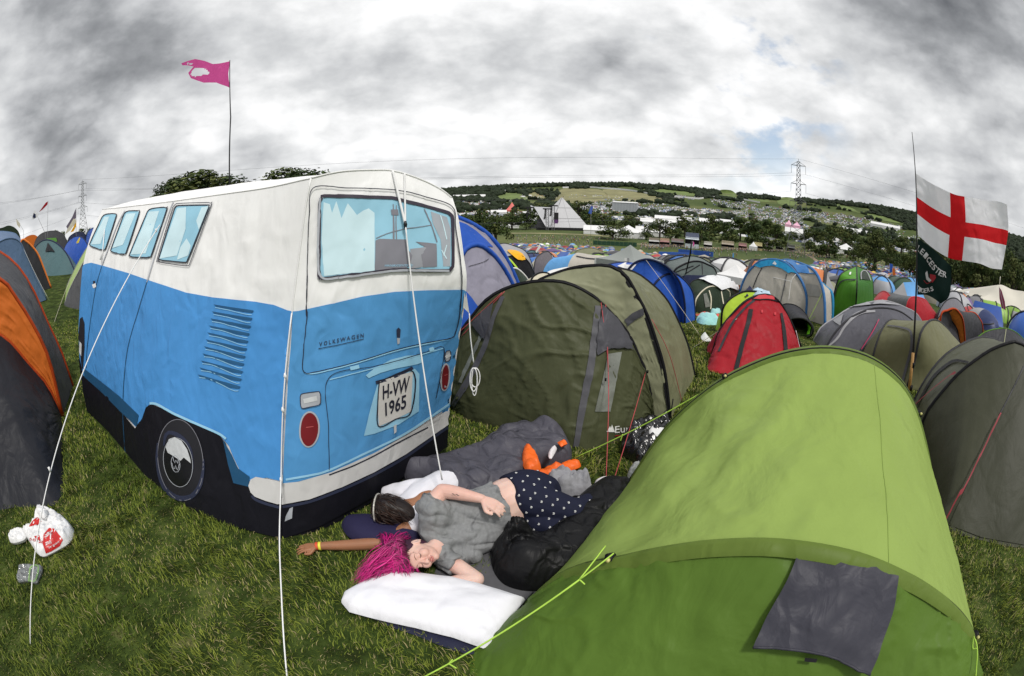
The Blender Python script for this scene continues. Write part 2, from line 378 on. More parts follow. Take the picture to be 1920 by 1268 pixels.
class Skin:                               # a surface that printed or sewn-on pieces follow
    def __init__(s, grids):
        V = []; F = []
        for g in grids: F += gfaces(g.shape[0], g.shape[1], len(V)); V += [Vector(p) for p in g.reshape(-1, 3)]
        s.b = BVHTree.FromPolygons(V, F)
    add = 0.0
    def hit(s, X, Y, off, org=CAMP):
        off = off+s.add
        d = ray(X, Y); h = s.b.ray_cast(CAMP, d)
        if h[0] is None:
            t0 = getattr(s, 'last', 3.); best = None
            for t in np.linspace(t0*.5, t0*2.2, 60):
                k = s.b.find_nearest(CAMP+d*float(t))
                if best is None or k[3] < best[3]: best = k
            h = best; n = h[1]; n = -n if n.dot(d) > 0 else n; return h[0]+n*off
        s.last = h[3]; n = h[1]; n = -n if n.dot(d) > 0 else n
        return h[0]+n*off
    def patch(s, name, poly, m, parent, off=.003, step=8, smooth=True):
        A, F, _ = fill(poly, step, smooth); V = [s.hit(a[0], a[1], off) for a in A]
        V = [Vector(v) for v in V]
        if F:
            f = F[0]; n = (V[f[1]]-V[f[0]]).cross(V[f[2]]-V[f[0]])
            if n.dot(V[f[0]]-CAMP) > 0: F = [g[::-1] for g in F]
        return mesh(name, V, F, m, parent)
    def line(s, name, pts, w, m, parent, off=.004, step=5, closed_=False):
        P = np.array(pts, float)
        if closed_: P = np.vstack([P, P[:1]])
        n = max(3, int(np.linalg.norm(np.diff(P, axis=0), axis=1).sum()/step)); Q = spline(P, n) if len(P) > 2 else P[0]+(P[1]-P[0])*np.linspace(0, 1, n)[:, None]
        T = np.gradient(Q, axis=0); T /= np.maximum(np.linalg.norm(T, axis=1, keepdims=True), 1e-9); Nn = np.stack([-T[:, 1], T[:, 0]], 1)
        ws = np.broadcast_to(np.asarray(w, float), (n,)) if np.ndim(w) == 0 else np.interp(np.linspace(0, 1, n), np.linspace(0, 1, len(w)), w)
        V = []
        for q, k, wi in zip(Q, Nn, ws):
            V.append(s.hit(*(q-k*wi/2), off)); V.append(s.hit(*(q+k*wi/2), off))
        F = [(2*i, 2*i+1, 2*i+3, 2*i+2) for i in range(n-1)]
        v0, v1, v2 = (Vector(V[i]) for i in F[0][:3])
        if (v1-v0).cross(v2-v0).dot(v0-CAMP) > 0: F = [f[::-1] for f in F]
        return V, F if name is None else mesh(name, V, F, m, parent)
def text_geo(s, bold=0.0, sub=0):
    c = bpy.data.curves.new('t', 'FONT'); c.body = s; c.offset = bold; c.resolution_u = 3
    o = bpy.data.objects.new('t', c); COL.objects.link(o); dg = bpy.context.evaluated_depsgraph_get()
    me = bpy.data.meshes.new_from_object(o.evaluated_get(dg)); V = np.array([tuple(v.co) for v in me.vertices]); F = [tuple(p.vertices) for p in me.polygons]
    bpy.data.objects.remove(o); bpy.data.curves.remove(c); bpy.data.meshes.remove(me)
    V = V[:, :2]; V[:, 0] -= V[:, 0].min(); V[:, 0] /= V[:, 0].max(); V[:, 1] -= V[:, 1].min(); V[:, 1] /= V[:, 1].max(); return V, F
def text_px(skin, name, s, quad, m, parent, off=.006, bold=0.0):
    V, F = text_geo(s, bold); q = np.array(quad, float)    # bl, br, tr, tl in photo pixels
    P = [(1-u)*(1-v)*q[0]+u*(1-v)*q[1]+u*v*q[2]+(1-u)*v*q[3] for u, v in V]
    W_ = [skin.hit(p[0], p[1], off) for p in P]
    f = F[0]; a, b, c = (Vector(W_[i]) for i in f[:3])
    if (b-a).cross(c-a).dot(a-CAMP) > 0: F = [g[::-1] for g in F]
    return mesh(name, W_, F, m, parent, smooth=False)
def heap(name, poly, z0, top, m, parent=None, R=.12, bottom=.03, step=.035, wrinkle=.012, wsc=9, seed=0, wst=(1, 1, 1), lift=None, smooth=True, edge=.35, billow=False):
    """a puffed piece of cloth: outline given in photo pixels, lying at height z0, `top` high in the middle"""
    W3 = [pz(X, Y, z0 if lift is None else z0+lift(X, Y)) for X, Y in poly]
    A, F, O = fill([(p.x, p.y) for p in W3], step, smooth); d = pdist(A, O); q = np.clip(d/R, 0, 1)
    h = top*np.power(np.maximum(1-(1-q)**2, 0), .5); lo = bottom*np.power(np.maximum(1-(1-q)**2, 0), .5)
    base = np.zeros(len(A))
    if lift is not None:
        L_ = np.array([lift(X, Y) for X, Y in poly]); C_ = np.array([(p.x, p.y) for p in W3])
        for i, a in enumerate(A):
            w_ = 1/(np.sum((C_-a)**2, 1)+1e-3)**1.5; base[i] = (w_*L_).sum()/w_.sum()
    if billow: w = wrinkle*np.array([1.5*abs(mnoise.noise(Vector((a[0]*wsc+seed, a[1]*wsc, 1.)))) + .8*abs(mnoise.noise(Vector((a[0]*wsc*2.1, a[1]*wsc*2.1+seed, 4.)))) - .5 for a in A])*np.clip(q*2, .1, 1)
    else: w = wr(np.c_[A, h], wrinkle, wsc, seed, wst)*np.clip(q*2, .1, 1)
    Vt = np.c_[A, z0+base+h+w]; Vb = np.c_[A, z0+base-lo-.001]
    n = len(A); FF = [f if True else f for f in F]+[tuple(i+n for i in f[::-1]) for f in F]
    # join rim
    rim = [i for i in range(n) if d[i] < 1e-5]
    Vb[rim, 2] = Vt[rim, 2]-.002
    me = mesh(name, np.vstack([Vt, Vb]), FF, m, parent); return me, (Vt, F)
def remesh(name, V, F, m, parent, voxel=.008, smooth=4, disp=None, factor=.5):
    me = bpy.data.meshes.new('tmp'); me.from_pydata([tuple(v) for v in V], [], F); o = bpy.data.objects.new('tmp', me); COL.objects.link(o)
    r = o.modifiers.new('r', 'REMESH'); r.mode = 'VOXEL'; r.voxel_size = voxel
    if smooth:
        s = o.modifiers.new('s', 'SMOOTH'); s.iterations = smooth; s.factor = factor
    dg = bpy.context.evaluated_depsgraph_get(); m2 = bpy.data.meshes.new_from_object(o.evaluated_get(dg)); bpy.data.objects.remove(o); bpy.data.meshes.remove(me)
    m2.name = name; n = len(m2.vertices); co = np.zeros(n*3); m2.vertices.foreach_get('co', co); co = co.reshape(-1, 3)
    if disp is not None:
        no = np.zeros(n*3); m2.vertices.foreach_get('normal', no); no = no.reshape(-1, 3); co = co+no*disp(co)[:, None]
    if parent is not None: co = co-np.array(wloc(parent))
    m2.vertices.foreach_set('co', co.ravel()); m2.polygons.foreach_set('use_smooth', np.ones(len(m2.polygons), bool)); m2.update(); m2.materials.clear()
    return link(name, m2, m, parent)
def ell(c, r, ax=None, k=16, n=10):       # ellipsoid geometry, r along columns of ax
    ax = Matrix.Identity(3) if ax is None else ax; V = []; F = []
    for i in range(n+1):
        a = math.pi*i/n
        for j in range(k):
            b = 2*math.pi*j/k; V.append(tuple(Vector(c)+ax@Vector((r[0]*math.sin(a)*math.cos(b), r[1]*math.sin(a)*math.sin(b), r[2]*math.cos(a)))))
    for i in range(n):
        for j in range(k): F.append((i*k+j, (i+1)*k+j, (i+1)*k+(j+1) % k, i*k+(j+1) % k))
    return V, F
def blob(mb, P, R, k=12, flat=1.0, up=None):   # tapered round-ended limb
    P = [Vector(p) for p in P]; R = list(R)
    d0 = (P[0]-P[1]).normalized(); d1 = (P[-1]-P[-2]).normalized()
    Q = [P[0]+d0*R[0]*.95, P[0]+d0*R[0]*.7]+P+[P[-1]+d1*R[-1]*.7, P[-1]+d1*R[-1]*.95]; r = [R[0]*.25, R[0]*.72]+R+[R[-1]*.72, R[-1]*.25]
    m = max(12, 4*len(Q)); S = spline([tuple(q)+(r_,) for q, r_ in zip(Q, r)], m)
    mb.tube(S[:, :3], np.maximum(S[:, 3], .001), k, 0, flat, up)
# ================================================================== ground
def build_ground():
    na, nd = 300, 150; dd = np.exp(np.linspace(math.log(.25), math.log(7000), nd)); V = [(0, 0, tz(0, 0))]; aa = np.linspace(-math.pi, math.pi, na, endpoint=False)
    X = np.outer(dd, np.sin(aa)); Y = np.outer(dd, np.cos(aa)); Z = tz_np(X.ravel(), Y.ravel()).reshape(X.shape)
    Z += np.where(dd < 60, .03, 0)[:, None]*np.sin(X*1.3+1)*np.cos(Y*1.1)*np.clip(dd/3-1, 0, 1)[:, None]*.6
    V += list(np.stack([X, Y, Z], -1).reshape(-1, 3)); F = [(0, 1+j, 1+(j+1) % na) for j in range(na)]
    for i in range(nd-1):
        for j in range(na): F.append((1+i*na+j, 1+(i+1)*na+j, 1+(i+1)*na+(j+1) % na, 1+i*na+(j+1) % na))
    F = [f[::-1] for f in F]
    m = bpy.data.materials.new('grass_ground'); m.use_nodes = True; t = m.node_tree; n = t.nodes; l = t.links; b = n['Principled BSDF']; b.inputs['Roughness'].default_value = .95; b.inputs['Specular IOR Level'].default_value = .1
    co = n.new('ShaderNodeTexCoord')
    def nz(s, d, w=0): 
        q = n.new('ShaderNodeTexNoise'); q.inputs['Scale'].default_value = s; q.inputs['Detail'].default_value = d; q.inputs['Roughness'].default_value = .6; l.new(co.outputs['Object'], q.inputs['Vector']); return q.outputs['Fac']
    def rp(f, stops):
        r = n.new('ShaderNodeValToRGB'); l.new(f, r.inputs[0]); e = r.color_ramp.elements; e[0].position, e[0].color = stops[0][0], (*stops[0][1], 1); e[1].position, e[1].color = stops[-1][0], (*stops[-1][1], 1)
        for p, c in stops[1:-1]: k = e.new(p); k.color = (*c, 1)
        return r.outputs[0]
    near = rp(nz(5, 8), [(.32, (.016, .022, .006)), (.5, (.035, .055, .012)), (.6, (.06, .085, .02)), (.72, (.12, .12, .05))])
    far = rp(nz(.006, 6), [(.35, (.05, .075, .025)), (.5, (.08, .105, .038)), (.6, (.12, .135, .055)), (.7, (.15, .15, .075))])  # far greens desaturated in the colour, in place of a slight haze
    ln = n.new('ShaderNodeVectorMath'); ln.operation = 'LENGTH'; l.new(co.outputs['Object'], ln.inputs[0])
    mr = n.new('ShaderNodeMapRange'); l.new(ln.outputs['Value'], mr.inputs[0]); mr.inputs[1].default_value = 25; mr.inputs[2].default_value = 90
    mx = n.new('ShaderNodeMixRGB'); l.new(mr.outputs[0], mx.inputs[0]); l.new(near, mx.inputs[1]); l.new(far, mx.inputs[2])
    sp = n.new('ShaderNodeMixRGB'); sp.blend_type = 'MULTIPLY'; sp.inputs[0].default_value = .5; l.new(mx.outputs[0], sp.inputs[1]); l.new(rp(nz(.35, 6), [(.3, (.55, .6, .5)), (.7, (1.3, 1.25, 1.1))]), sp.inputs[2])
    l.new(sp.outputs[0], b.inputs['Base Color'])
    bu = n.new('ShaderNodeBump'); bu.inputs['Strength'].default_value = .6; bu.inputs['Distance'].default_value = .03; l.new(nz(30, 6), bu.inputs['Height']); l.new(bu.outputs[0], b.inputs['Normal'])
    o = mesh('ground', V, F, m); tag(o, 'short green festival campsite grass sloping down to the valley', 'ground', kind='structure'); return o
build_ground()
# blades of grass around the camera
def build_grass(n=380000):
    m = mat('grass_blade', attr='tint', rough=.6, var=.1, scale=20, spec=.1)
    az = rng.uniform(-100, 92, n*2); d = np.sqrt(rng.uniform(.6**2, 1, n*2)); d = .75+np.power(rng.uniform(0, 1, n*2), 1.15)*10.5
    keep = rng.uniform(0, 1, n*2) < np.clip(d/3.5, .28, 1); az, d = az[keep][:n], d[keep][:n]; n = len(az)
    a = np.radians(az); x = np.sin(a)*d; y = np.cos(a)*d; ok = np.ones(n, bool)
    pts = np.stack([x, y], 1)
    for poly in NO_GRASS:
        P = np.array([(p[0], p[1]) for p in poly]); ok &= ~pip(pts, P)
    x, y, d = x[ok], y[ok], d[ok]; n = len(x); z = tz_np(x, y)-.01
    cl = np.array([mnoise.noise(Vector((p*2.2, q*2.2, 3.)))+.6*mnoise.noise(Vector((p*7, q*7, 9.))) for p, q in zip(x, y)])
    c2 = np.array([mnoise.noise(Vector((p*1.1+5, q*1.1, 1.))) for p, q in zip(x, y)])
    h = (.030+.028*rng.uniform(0, 1, n)+.042*np.clip(cl, -.4, 1))*np.clip(1.05-.03*d, .6, 1); h = np.clip(h, .014, .17)
    th = rng.uniform(0, 2*np.pi, n)*.55+cl*4+c2*5; lean = rng.uniform(.2, 1.1, n); w = rng.uniform(.0014, .0034, n)*(1+.22*np.maximum(d-2, 0))
    dx, dy = np.cos(th), np.sin(th); px, py = -dy, dx
    B = np.stack([x, y, z], 1); S = np.stack([px, py, np.zeros(n)], 1)*w[:, None]; D = np.stack([dx, dy, np.zeros(n)], 1)
    up = np.array([0, 0, 1.])
    mid = B+up*(h*.6)[:, None]+D*(h*lean*.28)[:, None]; tip = B+up*(h*np.clip(1.05-.35*lean, .35, 1))[:, None]+D*(h*lean*.95)[:, None]
    V = np.empty((n, 5, 3)); V[:, 0] = B-S; V[:, 1] = B+S; V[:, 2] = mid-S*.8; V[:, 3] = mid+S*.8; V[:, 4] = tip
    i = np.arange(n)*5; F = np.concatenate([np.stack([i, i+1, i+3], 1), np.stack([i, i+3, i+2], 1), np.stack([i+2, i+3, i+4], 1)])
    g1 = np.array((.085, .126, .016)); g2 = np.array((.225, .26, .042)); g3 = np.array((.36, .31, .15)); g0 = np.array((.022, .045, .009))
    t = np.clip(.5+c2*.9+rng.normal(0, .22, n), 0, 1)[:, None]; C = g1*(1-t)+g2*t
    dk = (rng.uniform(0, 1, n) < .25)[:, None]; C = np.where(dk, g0, C)
    dry = (rng.uniform(0, 1, n) < np.clip(.08+.40*np.clip(-cl, 0, 1)+.30*np.clip(c2-.15, 0, 1)+.06*(x > -.6), 0, .55))[:, None]; C = np.where(dry, g3*rng.uniform(.5, 1.1, n)[:, None], C)
    o = fastmesh('grass', V.reshape(-1, 3), F, m, col=np.repeat(C, 5, 0)); tag(o, 'long tufty green grass between the tents', 'grass', kind='stuff')
# ================================================================== camper van tent
NO_GRASS = []
def vplane(X, Y, A, B):
    A = Vector(A); B = Vector(B); n = (B-A).cross(Vector((0, 0, 1))); return pplane(X, Y, A, n)
WHITE = fabric('van_white', (.79, .79, .785), .55, .18, .03, crease=.2); BLUE = fabric('van_blue', (.068, .265, .60), .5, .22, .05, crease=.3)
BLUE2 = fabric('van_blue_rear', (.085, .29, .58), .5, .22, .05); BLACK = fabric('van_black', (.008, .008, .012), .55, .15, .1)
INK = mat('print_ink', (.012, .014, .03), .6, .05); DKBLUE = mat('print_dark_blue', (.008, .07, .16), .6, .05); PALE = mat('print_pale_blue', (.30, .58, .78), .6, .04)
GLASS = mat('print_glass_blue', (.27, .52, .66), .6, .05); GLASSP = mat('print_glass_pale', (.55, .73, .79), .6, .04); GREYP = mat('print_grey', (.19, .19, .22), .6, .06)
GREYL = mat('print_light_grey', (.38, .40, .44), .6, .06); BUMP = fabric('bumper_print', (.58, .575, .57), .55, .15, .03); RED = mat('print_lamp_red', (.16, .006, .01), .5, .1)
NAVYP = mat('print_navy_shadow', (.022, .028, .06), .6, .05); CORD = mat('white_cord', (.78, .78, .78), .7, .05); STEEL = mat('print_chrome', (.56, .58, .60), .5, .1, 20)
def build_van():
    van = thing('camper_van_tent', 'blue and white tent printed to look like a vintage camper van', 'tent', (-2.7, 2.9, .05))
    RLb, RRb, FLb = Vector((-1.46, 1.91, 0)), Vector((-.51, 3.10, 0)), Vector((-4.79, 2.81, .2))
    wd = Vector((.57, .82, 0)); N1 = 44
    rl = spline([vplane(X, Y, RLb, RLb+wd) for X, Y in [(530, 1010), (528, 945), (530, 900), (537, 720), (548, 583), (562, 470), (575, 375), (583, 335)]], N1)
    fl = spline([vplane(X, Y, FLb, FLb+wd) for X, Y in [(163, 772), (152, 705), (148, 645), (150, 560), (156, 497), (171, 440), (192, 393)]], N1)
    rr = spline([vplane(X, Y, RRb, Vector((-.29, 2.82, 0))) for X, Y in [(838, 838), (841, 770), (856, 660), (873, 540), (868, 480), (858, 410), (847, 372)]], N1)
    NU = 70
    # side wall
    bl = spline([G(X, Y) for X, Y in [(530, 1010), (430, 985), (345, 948), (270, 888), (240, 852), (200, 805), (163, 772)]], NU); bl[0] = rl[0]; bl[-1] = fl[0]
    tl = np.array([tuple(p) for p in spline([tuple(rl[-1])]+[tuple(vplane(X, Y, rl[-1], fl[-1])) for X, Y in [(480, 356), (330, 377), (240, 388)]]+[tuple(fl[-1])], NU)])
    side = coons(bl, tl, rl, fl)
    u = np.linspace(0, 1, NU)[:, None]; v = np.linspace(0, 1, N1)[None]
    nrm = grid_normals(side); bul = .05*np.sin(np.pi*u)*np.sin(np.pi*v); s_ = -1 if nrm[NU//2, N1//2].dot((1, 0, 0)) > 0 else 1
    side = side+s_*nrm*bul[..., None]
    # rear wall
    br = spline([tuple(rl[0]), tuple(G(600, 990, .02)), tuple(G(700, 935, .04)), tuple(rr[0])], NU); br[:, 2] = np.linspace(rl[0][2], rr[0][2], NU)
    tr = spline([tuple(rl[-1])]+[tuple(vplane(X, Y, rl[-1], rr[-1])) for X, Y in [(640, 323), (700, 320), (740, 322), (790, 338), (826, 356)]]+[tuple(rr[-1])], NU)
    rear = coons(br, tr, rl, rr); nr = grid_normals(rear); s2 = 1 if nr[NU//2, N1//2].dot((0, -1, 0)) > 0 else -1
    rear = rear+s2*nr*(.05*np.sin(np.pi*u)*np.sin(np.pi*v))[..., None]
    off = Vector((.70, 1.0, -.05))
    fr = fl+np.array(off)*np.linspace(1.15, .85, N1)[:, None]
    # wrinkles
    def wrk(g, nn, s):
        P = g.reshape(-1, 3); w = wr(P, .012, 2.2, 3, (1, 1, .6))+wr(P, .005, 9, 8, (1.4, 1.4, .5)); e = np.minimum(1, np.minimum(np.arange(g.shape[0]), np.arange(g.shape[0])[::-1])/4.)[:, None]*np.minimum(1, np.minimum(np.arange(g.shape[1]), np.arange(g.shape[1])[::-1])/4.)[None]
        return g+s*nn*(w.reshape(g.shape[:2])*e)[..., None]
    side = wrk(side, nrm, s_); rear = wrk(rear, nr, s2)
    side = creases(upsample(side, 2, 2), .006*s_, 2.2, 7, 3, 2.0); rear = creases(upsample(rear, 2, 2), .006*s2, 3, 9, 8, -2.0)
    NU2, N12 = side.shape[:2]
    def cols_of(g, y0, y1, edge, extra=None):
        c_ = (g[:-1, :-1]+g[1:, 1:])/2; q = px_of(c_.reshape(-1, 3)).reshape(NU2-1, N12-1, 2); out = []
        for i in range(NU2-1):
            for j in range(N12-1):
                y_ = q[i, j, 1]; out.append(1 if j < 10 or (edge(i) and y_ > y1) else (2 if edge(i) and y_ > y0 else 0))
        return out
    rows_ = cols_of(side, 499, 700, lambda i: i > NU2-9); rowr = cols_of(rear, 546, 797, lambda i: i > NU2-9)
    mesh('side_wall', side.reshape(-1, 3), gfaces(NU2, N12), [WHITE, BLACK, BLUE], van, mi=rows_); mesh('rear_wall', rear.reshape(-1, 3), gfaces(NU2, N12), [WHITE, BLACK, BLUE2], van, mi=rowr)
    # hidden walls, split at the belt line
    def two(name, g):
        k = int(N1*.62); k0 = int(N1*.2)
        for nm, a, b, m in ((name+'_lower', 0, k0+1, BLACK), (name+'_middle', k0, k+1, BLUE), (name+'_upper', k, N1, WHITE)):
            q = g[:, a:b]; mesh(nm, q.reshape(-1, 3), gfaces(q.shape[0], q.shape[1]), m, van)
    NV = 30
    right = coons(spline([rr[0], fr[0]], NV), spline([rr[-1], fr[-1]], NV), rr, fr); two('far_wall', right)
    front = coons(spline([fl[0], fr[0]], NV), spline([fl[-1], fr[-1]], NV), fl, fr); two('front_wall', front+np.array((-.25, .08, 0))*(np.sin(np.pi*np.linspace(0, 1, NV))[:, None]*np.sin(np.pi*np.linspace(0, 1, N1)*.8)[None])[..., None])
    # roof
    fa = spline([tuple(fl[-1]), tuple((fl[-1]+fr[-1])/2+np.array((-.1, 0, .05))), tuple(fr[-1])], NU); ra = spline([rr[-1], fr[-1]], 60); la = tl[np.linspace(0, NU-1, 60).astype(int)]
    roof = coons(tr, fa, la, ra); uu = np.linspace(0, 1, NU)[:, None]; vv = np.linspace(0, 1, 60)[None]
    roof[..., 2] += .022*np.sqrt(np.maximum(np.sin(np.pi*uu), 0))*np.sqrt(np.maximum(np.sin(np.pi*vv), 0))
    roof = roof+wr(roof.reshape(-1, 3), .008, 3, 2).reshape(NU, 60, 1)*np.array((0, 0, 1))*(np.sin(np.pi*uu)*np.sin(np.pi*vv))[..., None]
    mesh('roof', roof.reshape(-1, 3), gfaces(NU, 60), WHITE, van)
    S = Skin([side]); R = Skin([rear]); S.add = R.add = .004
    # --- blue lower panels
    belt = [(156, 496), (172, 493), (195, 499), (240, 512), (280, 526), (350, 549), (400, 558), (480, 566), (515, 572), (540, 582)]
    corner = [(548, 584), (546, 640), (540, 720), (534, 820), (530, 902)]
    side_low = [(470, 903), (450, 880), (438, 855), (430, 835), (410, 812), (370, 795), (330, 775), (300, 760), (283, 757), (275, 764), (268, 785), (255, 800), (225, 765), (195, 735), (172, 715), (158, 705), (150, 690), (147, 650), (149, 600), (152, 545)]
    S.patch('blue_side_panel', belt+corner+[(529, 902), (500, 895)]+side_low, BLUE, van, .004, 5, smooth=False)
    skirt = [(147, 660), (158, 705), (172, 715), (195, 735), (225, 768), (255, 803), (268, 785), (275, 764), (285, 758), (330, 775), (410, 812), (425, 830), (437, 880), (470, 905), (475, 925), (528, 945), (529, 1009), (430, 984), (345, 947), (270, 887), (240, 851), (200, 804), (165, 770), (150, 705)]
    S.patch('black_side_skirt', skirt, BLACK, van, .007, 6, smooth=False)
    S.patch('sill_shadow', [(158, 690), (195, 718), (225, 742), (262, 778), (258, 800), (225, 769), (195, 738), (160, 707)], DKBLUE, van, .009, 8, smooth=False)
    S.patch('arch_shadow', [(420, 823), (436, 850), (449, 878), (470, 893), (468, 912), (440, 905), (430, 870)], DKBLUE, van, .010, 7, smooth=False)
    S.line('wheel_arch_highlight', [(283, 756), (297, 758), (330, 776), (375, 796), (412, 812), (426, 822)], 4.5, PALE, van, .011)
    S.patch('bumper_side', [(530, 905), (500, 896), (482, 893), (472, 898), (468, 910), (472, 922), (480, 930), (500, 938), (529, 946)], BUMP, van, .012, 7, smooth=False)
    S.line('bumper_side_shadow', [(474, 928), (482, 936), (503, 944), (529, 951)], 5, NAVYP, van, .011)
    # rear panels
    rbelt = [(549, 584), (560, 583), (620, 570), (680, 556), (740, 547), (800, 544), (860, 543), (874, 543)]
    R.patch('blue_rear_panel', rbelt+[(872, 560), (866, 600), (858, 650), (848, 720), (842, 762), (700, 850), (620, 885), (560, 902), (530, 907), (534, 820), (540, 720), (546, 640)], BLUE2, van, .004, 5.5, smooth=False)
    R.patch('bumper_rear', [(530, 905), (560, 902), (620, 884), (700, 848), (760, 815), (842, 765), (839, 795), (760, 850), (700, 884), (640, 912), (580, 935), (529, 945)], BUMP, van, .008, 9, smooth=False)
    R.patch('black_rear_skirt', [(529, 945), (580, 935), (640, 912), (700, 884), (760, 850), (839, 795), (837, 837), (760, 890), (700, 930), (600, 985), (530, 1009)], BLACK, van, .007, 10, smooth=False)
    R.line('bumper_rear_shadow', [(530, 949), (580, 939), (640, 916), (700, 888), (760, 854), (838, 799)], 5, NAVYP, van, .010)
    R.patch('exhaust_print', [(536, 967), (543, 952), (549, 949), (547, 970), (534, 976)], GREYL, van, .010, 5, smooth=False)
    R.line('trim_highlight', [(536, 898), (580, 890), (616, 880), (680, 850), (760, 810), (842, 755)], 4, PALE, van, .009)
    R.line('trim_shadow', [(616, 889), (660, 872), (700, 853), (745, 828), (800, 800)], 2.5, INK, van, .010)
    # side windows
    def window(poly, refl, frame=1.8):
        w = S.patch('window', [p for p in poly], PALE if False else GLASS, van, .006, 7, smooth=False)
        S.line('window_seal', poly, frame, INK, w, .009, closed_=True)
        for q in refl: S.patch('reflection', q, GLASSP, w, .008, 7, smooth=False)
        return w
    def rnd(q, r=6):
        out = []; n = len(q)
        for i in range(n):
            a, b, c = Vector(q[i-1]), Vector(q[i]), Vector(q[(i+1) % n]); d1 = (a-b).normalized()*r; d2 = (c-b).normalized()*r
            out += [tuple(b+d1), tuple(b+d1*.3+d2*.3), tuple(b+d2)]
        return out
    window(rnd([(331, 387), (395, 386), (352, 493), (299, 488)]), [[(334, 392), (351, 390), (350, 430), (342, 455), (334, 480), (301, 486)], [(352, 448), (360, 462), (355, 480), (334, 488), (340, 465)], [(380, 390), (393, 388), (375, 432), (370, 415)]])
    S.line('window_rim', rnd([(328, 383), (400, 381), (356, 500), (295, 492)], 8), 1.4, INK, van, .008, closed_=True)
    window(rnd([(280, 393), (316, 389), (284, 484), (243, 482)]), [[(281, 398), (300, 397), (275, 476), (247, 478)]])
    window(rnd([(236, 397), (264, 396), (237, 478), (208, 473)]), [[(238, 402), (256, 401), (232, 460), (212, 466)]])
    window(rnd([(195, 403), (221, 401), (198, 471), (168, 461)]), [[(197, 408), (206, 407), (190, 458), (172, 459)]])
    for P in ([(327, 378), (318, 400), (295, 470), (277, 530)], [(235, 396), (222, 420), (206, 462), (192, 498)]):
        S.line('fabric_seam', P, 1.5, GREYL, van, .007)
    S.line('door_seam', [(277, 530), (262, 580), (240, 660), (232, 760), (236, 850)], 1.1, DKBLUE, van, .008)
    S.line('door_seam', [(192, 500), (180, 545), (166, 640), (163, 690)], 1.0, DKBLUE, van, .008)
    hd = S.patch('door_handle', [(174, 534), (181, 531), (182, 538), (177, 541)], CORD, van, .009, 3, smooth=False)
    S.patch('keyhole', [(176, 527), (180, 527), (180, 532), (176, 532)], INK, hd, .009, 3, smooth=False)
    # louvres
    for i in range(11):
        t = i/10; x0 = 403-30*t; y0 = 571+131*t; x1 = 478-25*t; y1 = 583+142*t
        lv = S.patch('louvre', [(x0, y0), (x0+2, y0+.5), (x1-2, y1-1), (x1, y1), (x1-3, y1+3.6), (x1-20, y1+1.2), (x0+4, y0+3.6)], mat('print_louvre_blue', (.010, .085, .20), .6, .05), van, .009, 5, smooth=False)
        S.line('louvre_highlight', [(x0+3, y0+6), (x0+25, y0+10), (x1-14, y1+6.5), (x1-4, y1+7.5)], 1.2, PALE, lv, .009)
    # rear wheel
    def oval(cx, cy, a, b, rot, n=36):
        rot = math.radians(rot); return [(cx+a*math.cos(t)*math.cos(rot)-b*math.sin(t)*math.sin(rot), cy+a*math.cos(t)*math.sin(rot)+b*math.sin(t)*math.cos(rot)) for t in np.linspace(0, 2*math.pi, n, endpoint=False)]
    TYRE = mat('print_tyre', (.012, .012, .017), .6, .05)
    wh = S.patch('wheel', oval(341, 862, 42, 77, -6), TYRE, van, .010, 9, smooth=False)
    S.line('wheel_rim', oval(341, 862, 42, 76, -6), 1.2, GREYP, wh, .012, closed_=True)
    S.line('wheel_rim', [(298, 830), (297, 860), (303, 895), (316, 920), (338, 933), (360, 930), (376, 912), (383, 885), (384, 860)], [2, 5, 7, 9, 10, 9, 6, 3], NAVYP, wh, .012)
    S.line('wheel_rim', [(310, 835), (314, 815), (325, 811), (345, 822), (360, 845), (365, 880)], [3, 7, 8, 7, 5, 2], NAVYP, wh, .012)
    hc = S.patch('hubcap', oval(337, 866, 27, 46, -8), mat('print_hub_black', (.004, .004, .007), .4, .05), wh, .013, 7, smooth=False)
    S.line('hubcap_edge', oval(337, 866, 27, 46, -8), 1, GREYL, hc, .015, closed_=True)
    S.patch('chrome_reflection', [(314, 838), (320, 823), (331, 819), (344, 826), (354, 842), (360, 860), (361, 868), (354, 862), (348, 857), (342, 863), (334, 858), (326, 853), (318, 848)], STEEL, hc, .015, 4, smooth=False)
    S.line('emblem', oval(333, 869, 8, 16, -8), 1.1, GREYL, hc, .016, closed_=True)
    S.line('emblem', [(328, 857), (331, 868), (334, 861), (337, 870), (338, 857)], 1.1, GREYL, hc, .016)
    S.line('emblem', [(326, 867), (330, 881), (333, 872), (336, 882), (340, 869)], 1.1, GREYL, hc, .016)
    # front wheel edge
    fw = S.patch('wheel', [(151, 598), (156, 594), (160, 606), (160, 650), (157, 690), (150, 700), (147, 650)], TYRE, van, .009, 5, smooth=False)
    S.patch('hubcap', [(151, 640), (155, 645), (154, 668), (150, 660)], STEEL, fw, .011, 4, smooth=False)
    # rear window
    rw_ = rnd([(599, 368), (735, 372), (846, 402), (847, 508), (740, 506), (599, 524)], 14)
    rw = R.patch('rear_window', rw_, GLASS, van, .006, 8, smooth=False)
    R.line('window_seal', rw_, 6, mat('print_plum', (.035, .028, .045), .6, .05), rw, .011, closed_=True)
    R.line('window_rim', [(600, 372), (597, 440), (598, 500), (606, 522), (640, 521), (740, 508), (840, 508)], 4, GREYL, rw, .012)
    R.patch('curtain', [(606, 380), (618, 384), (622, 400), (630, 378), (640, 410), (652, 382), (668, 404), (680, 396), (690, 392), (701, 400), (702, 508), (608, 518), (603, 450)], GLASSP, rw, .008, 8, smooth=False)
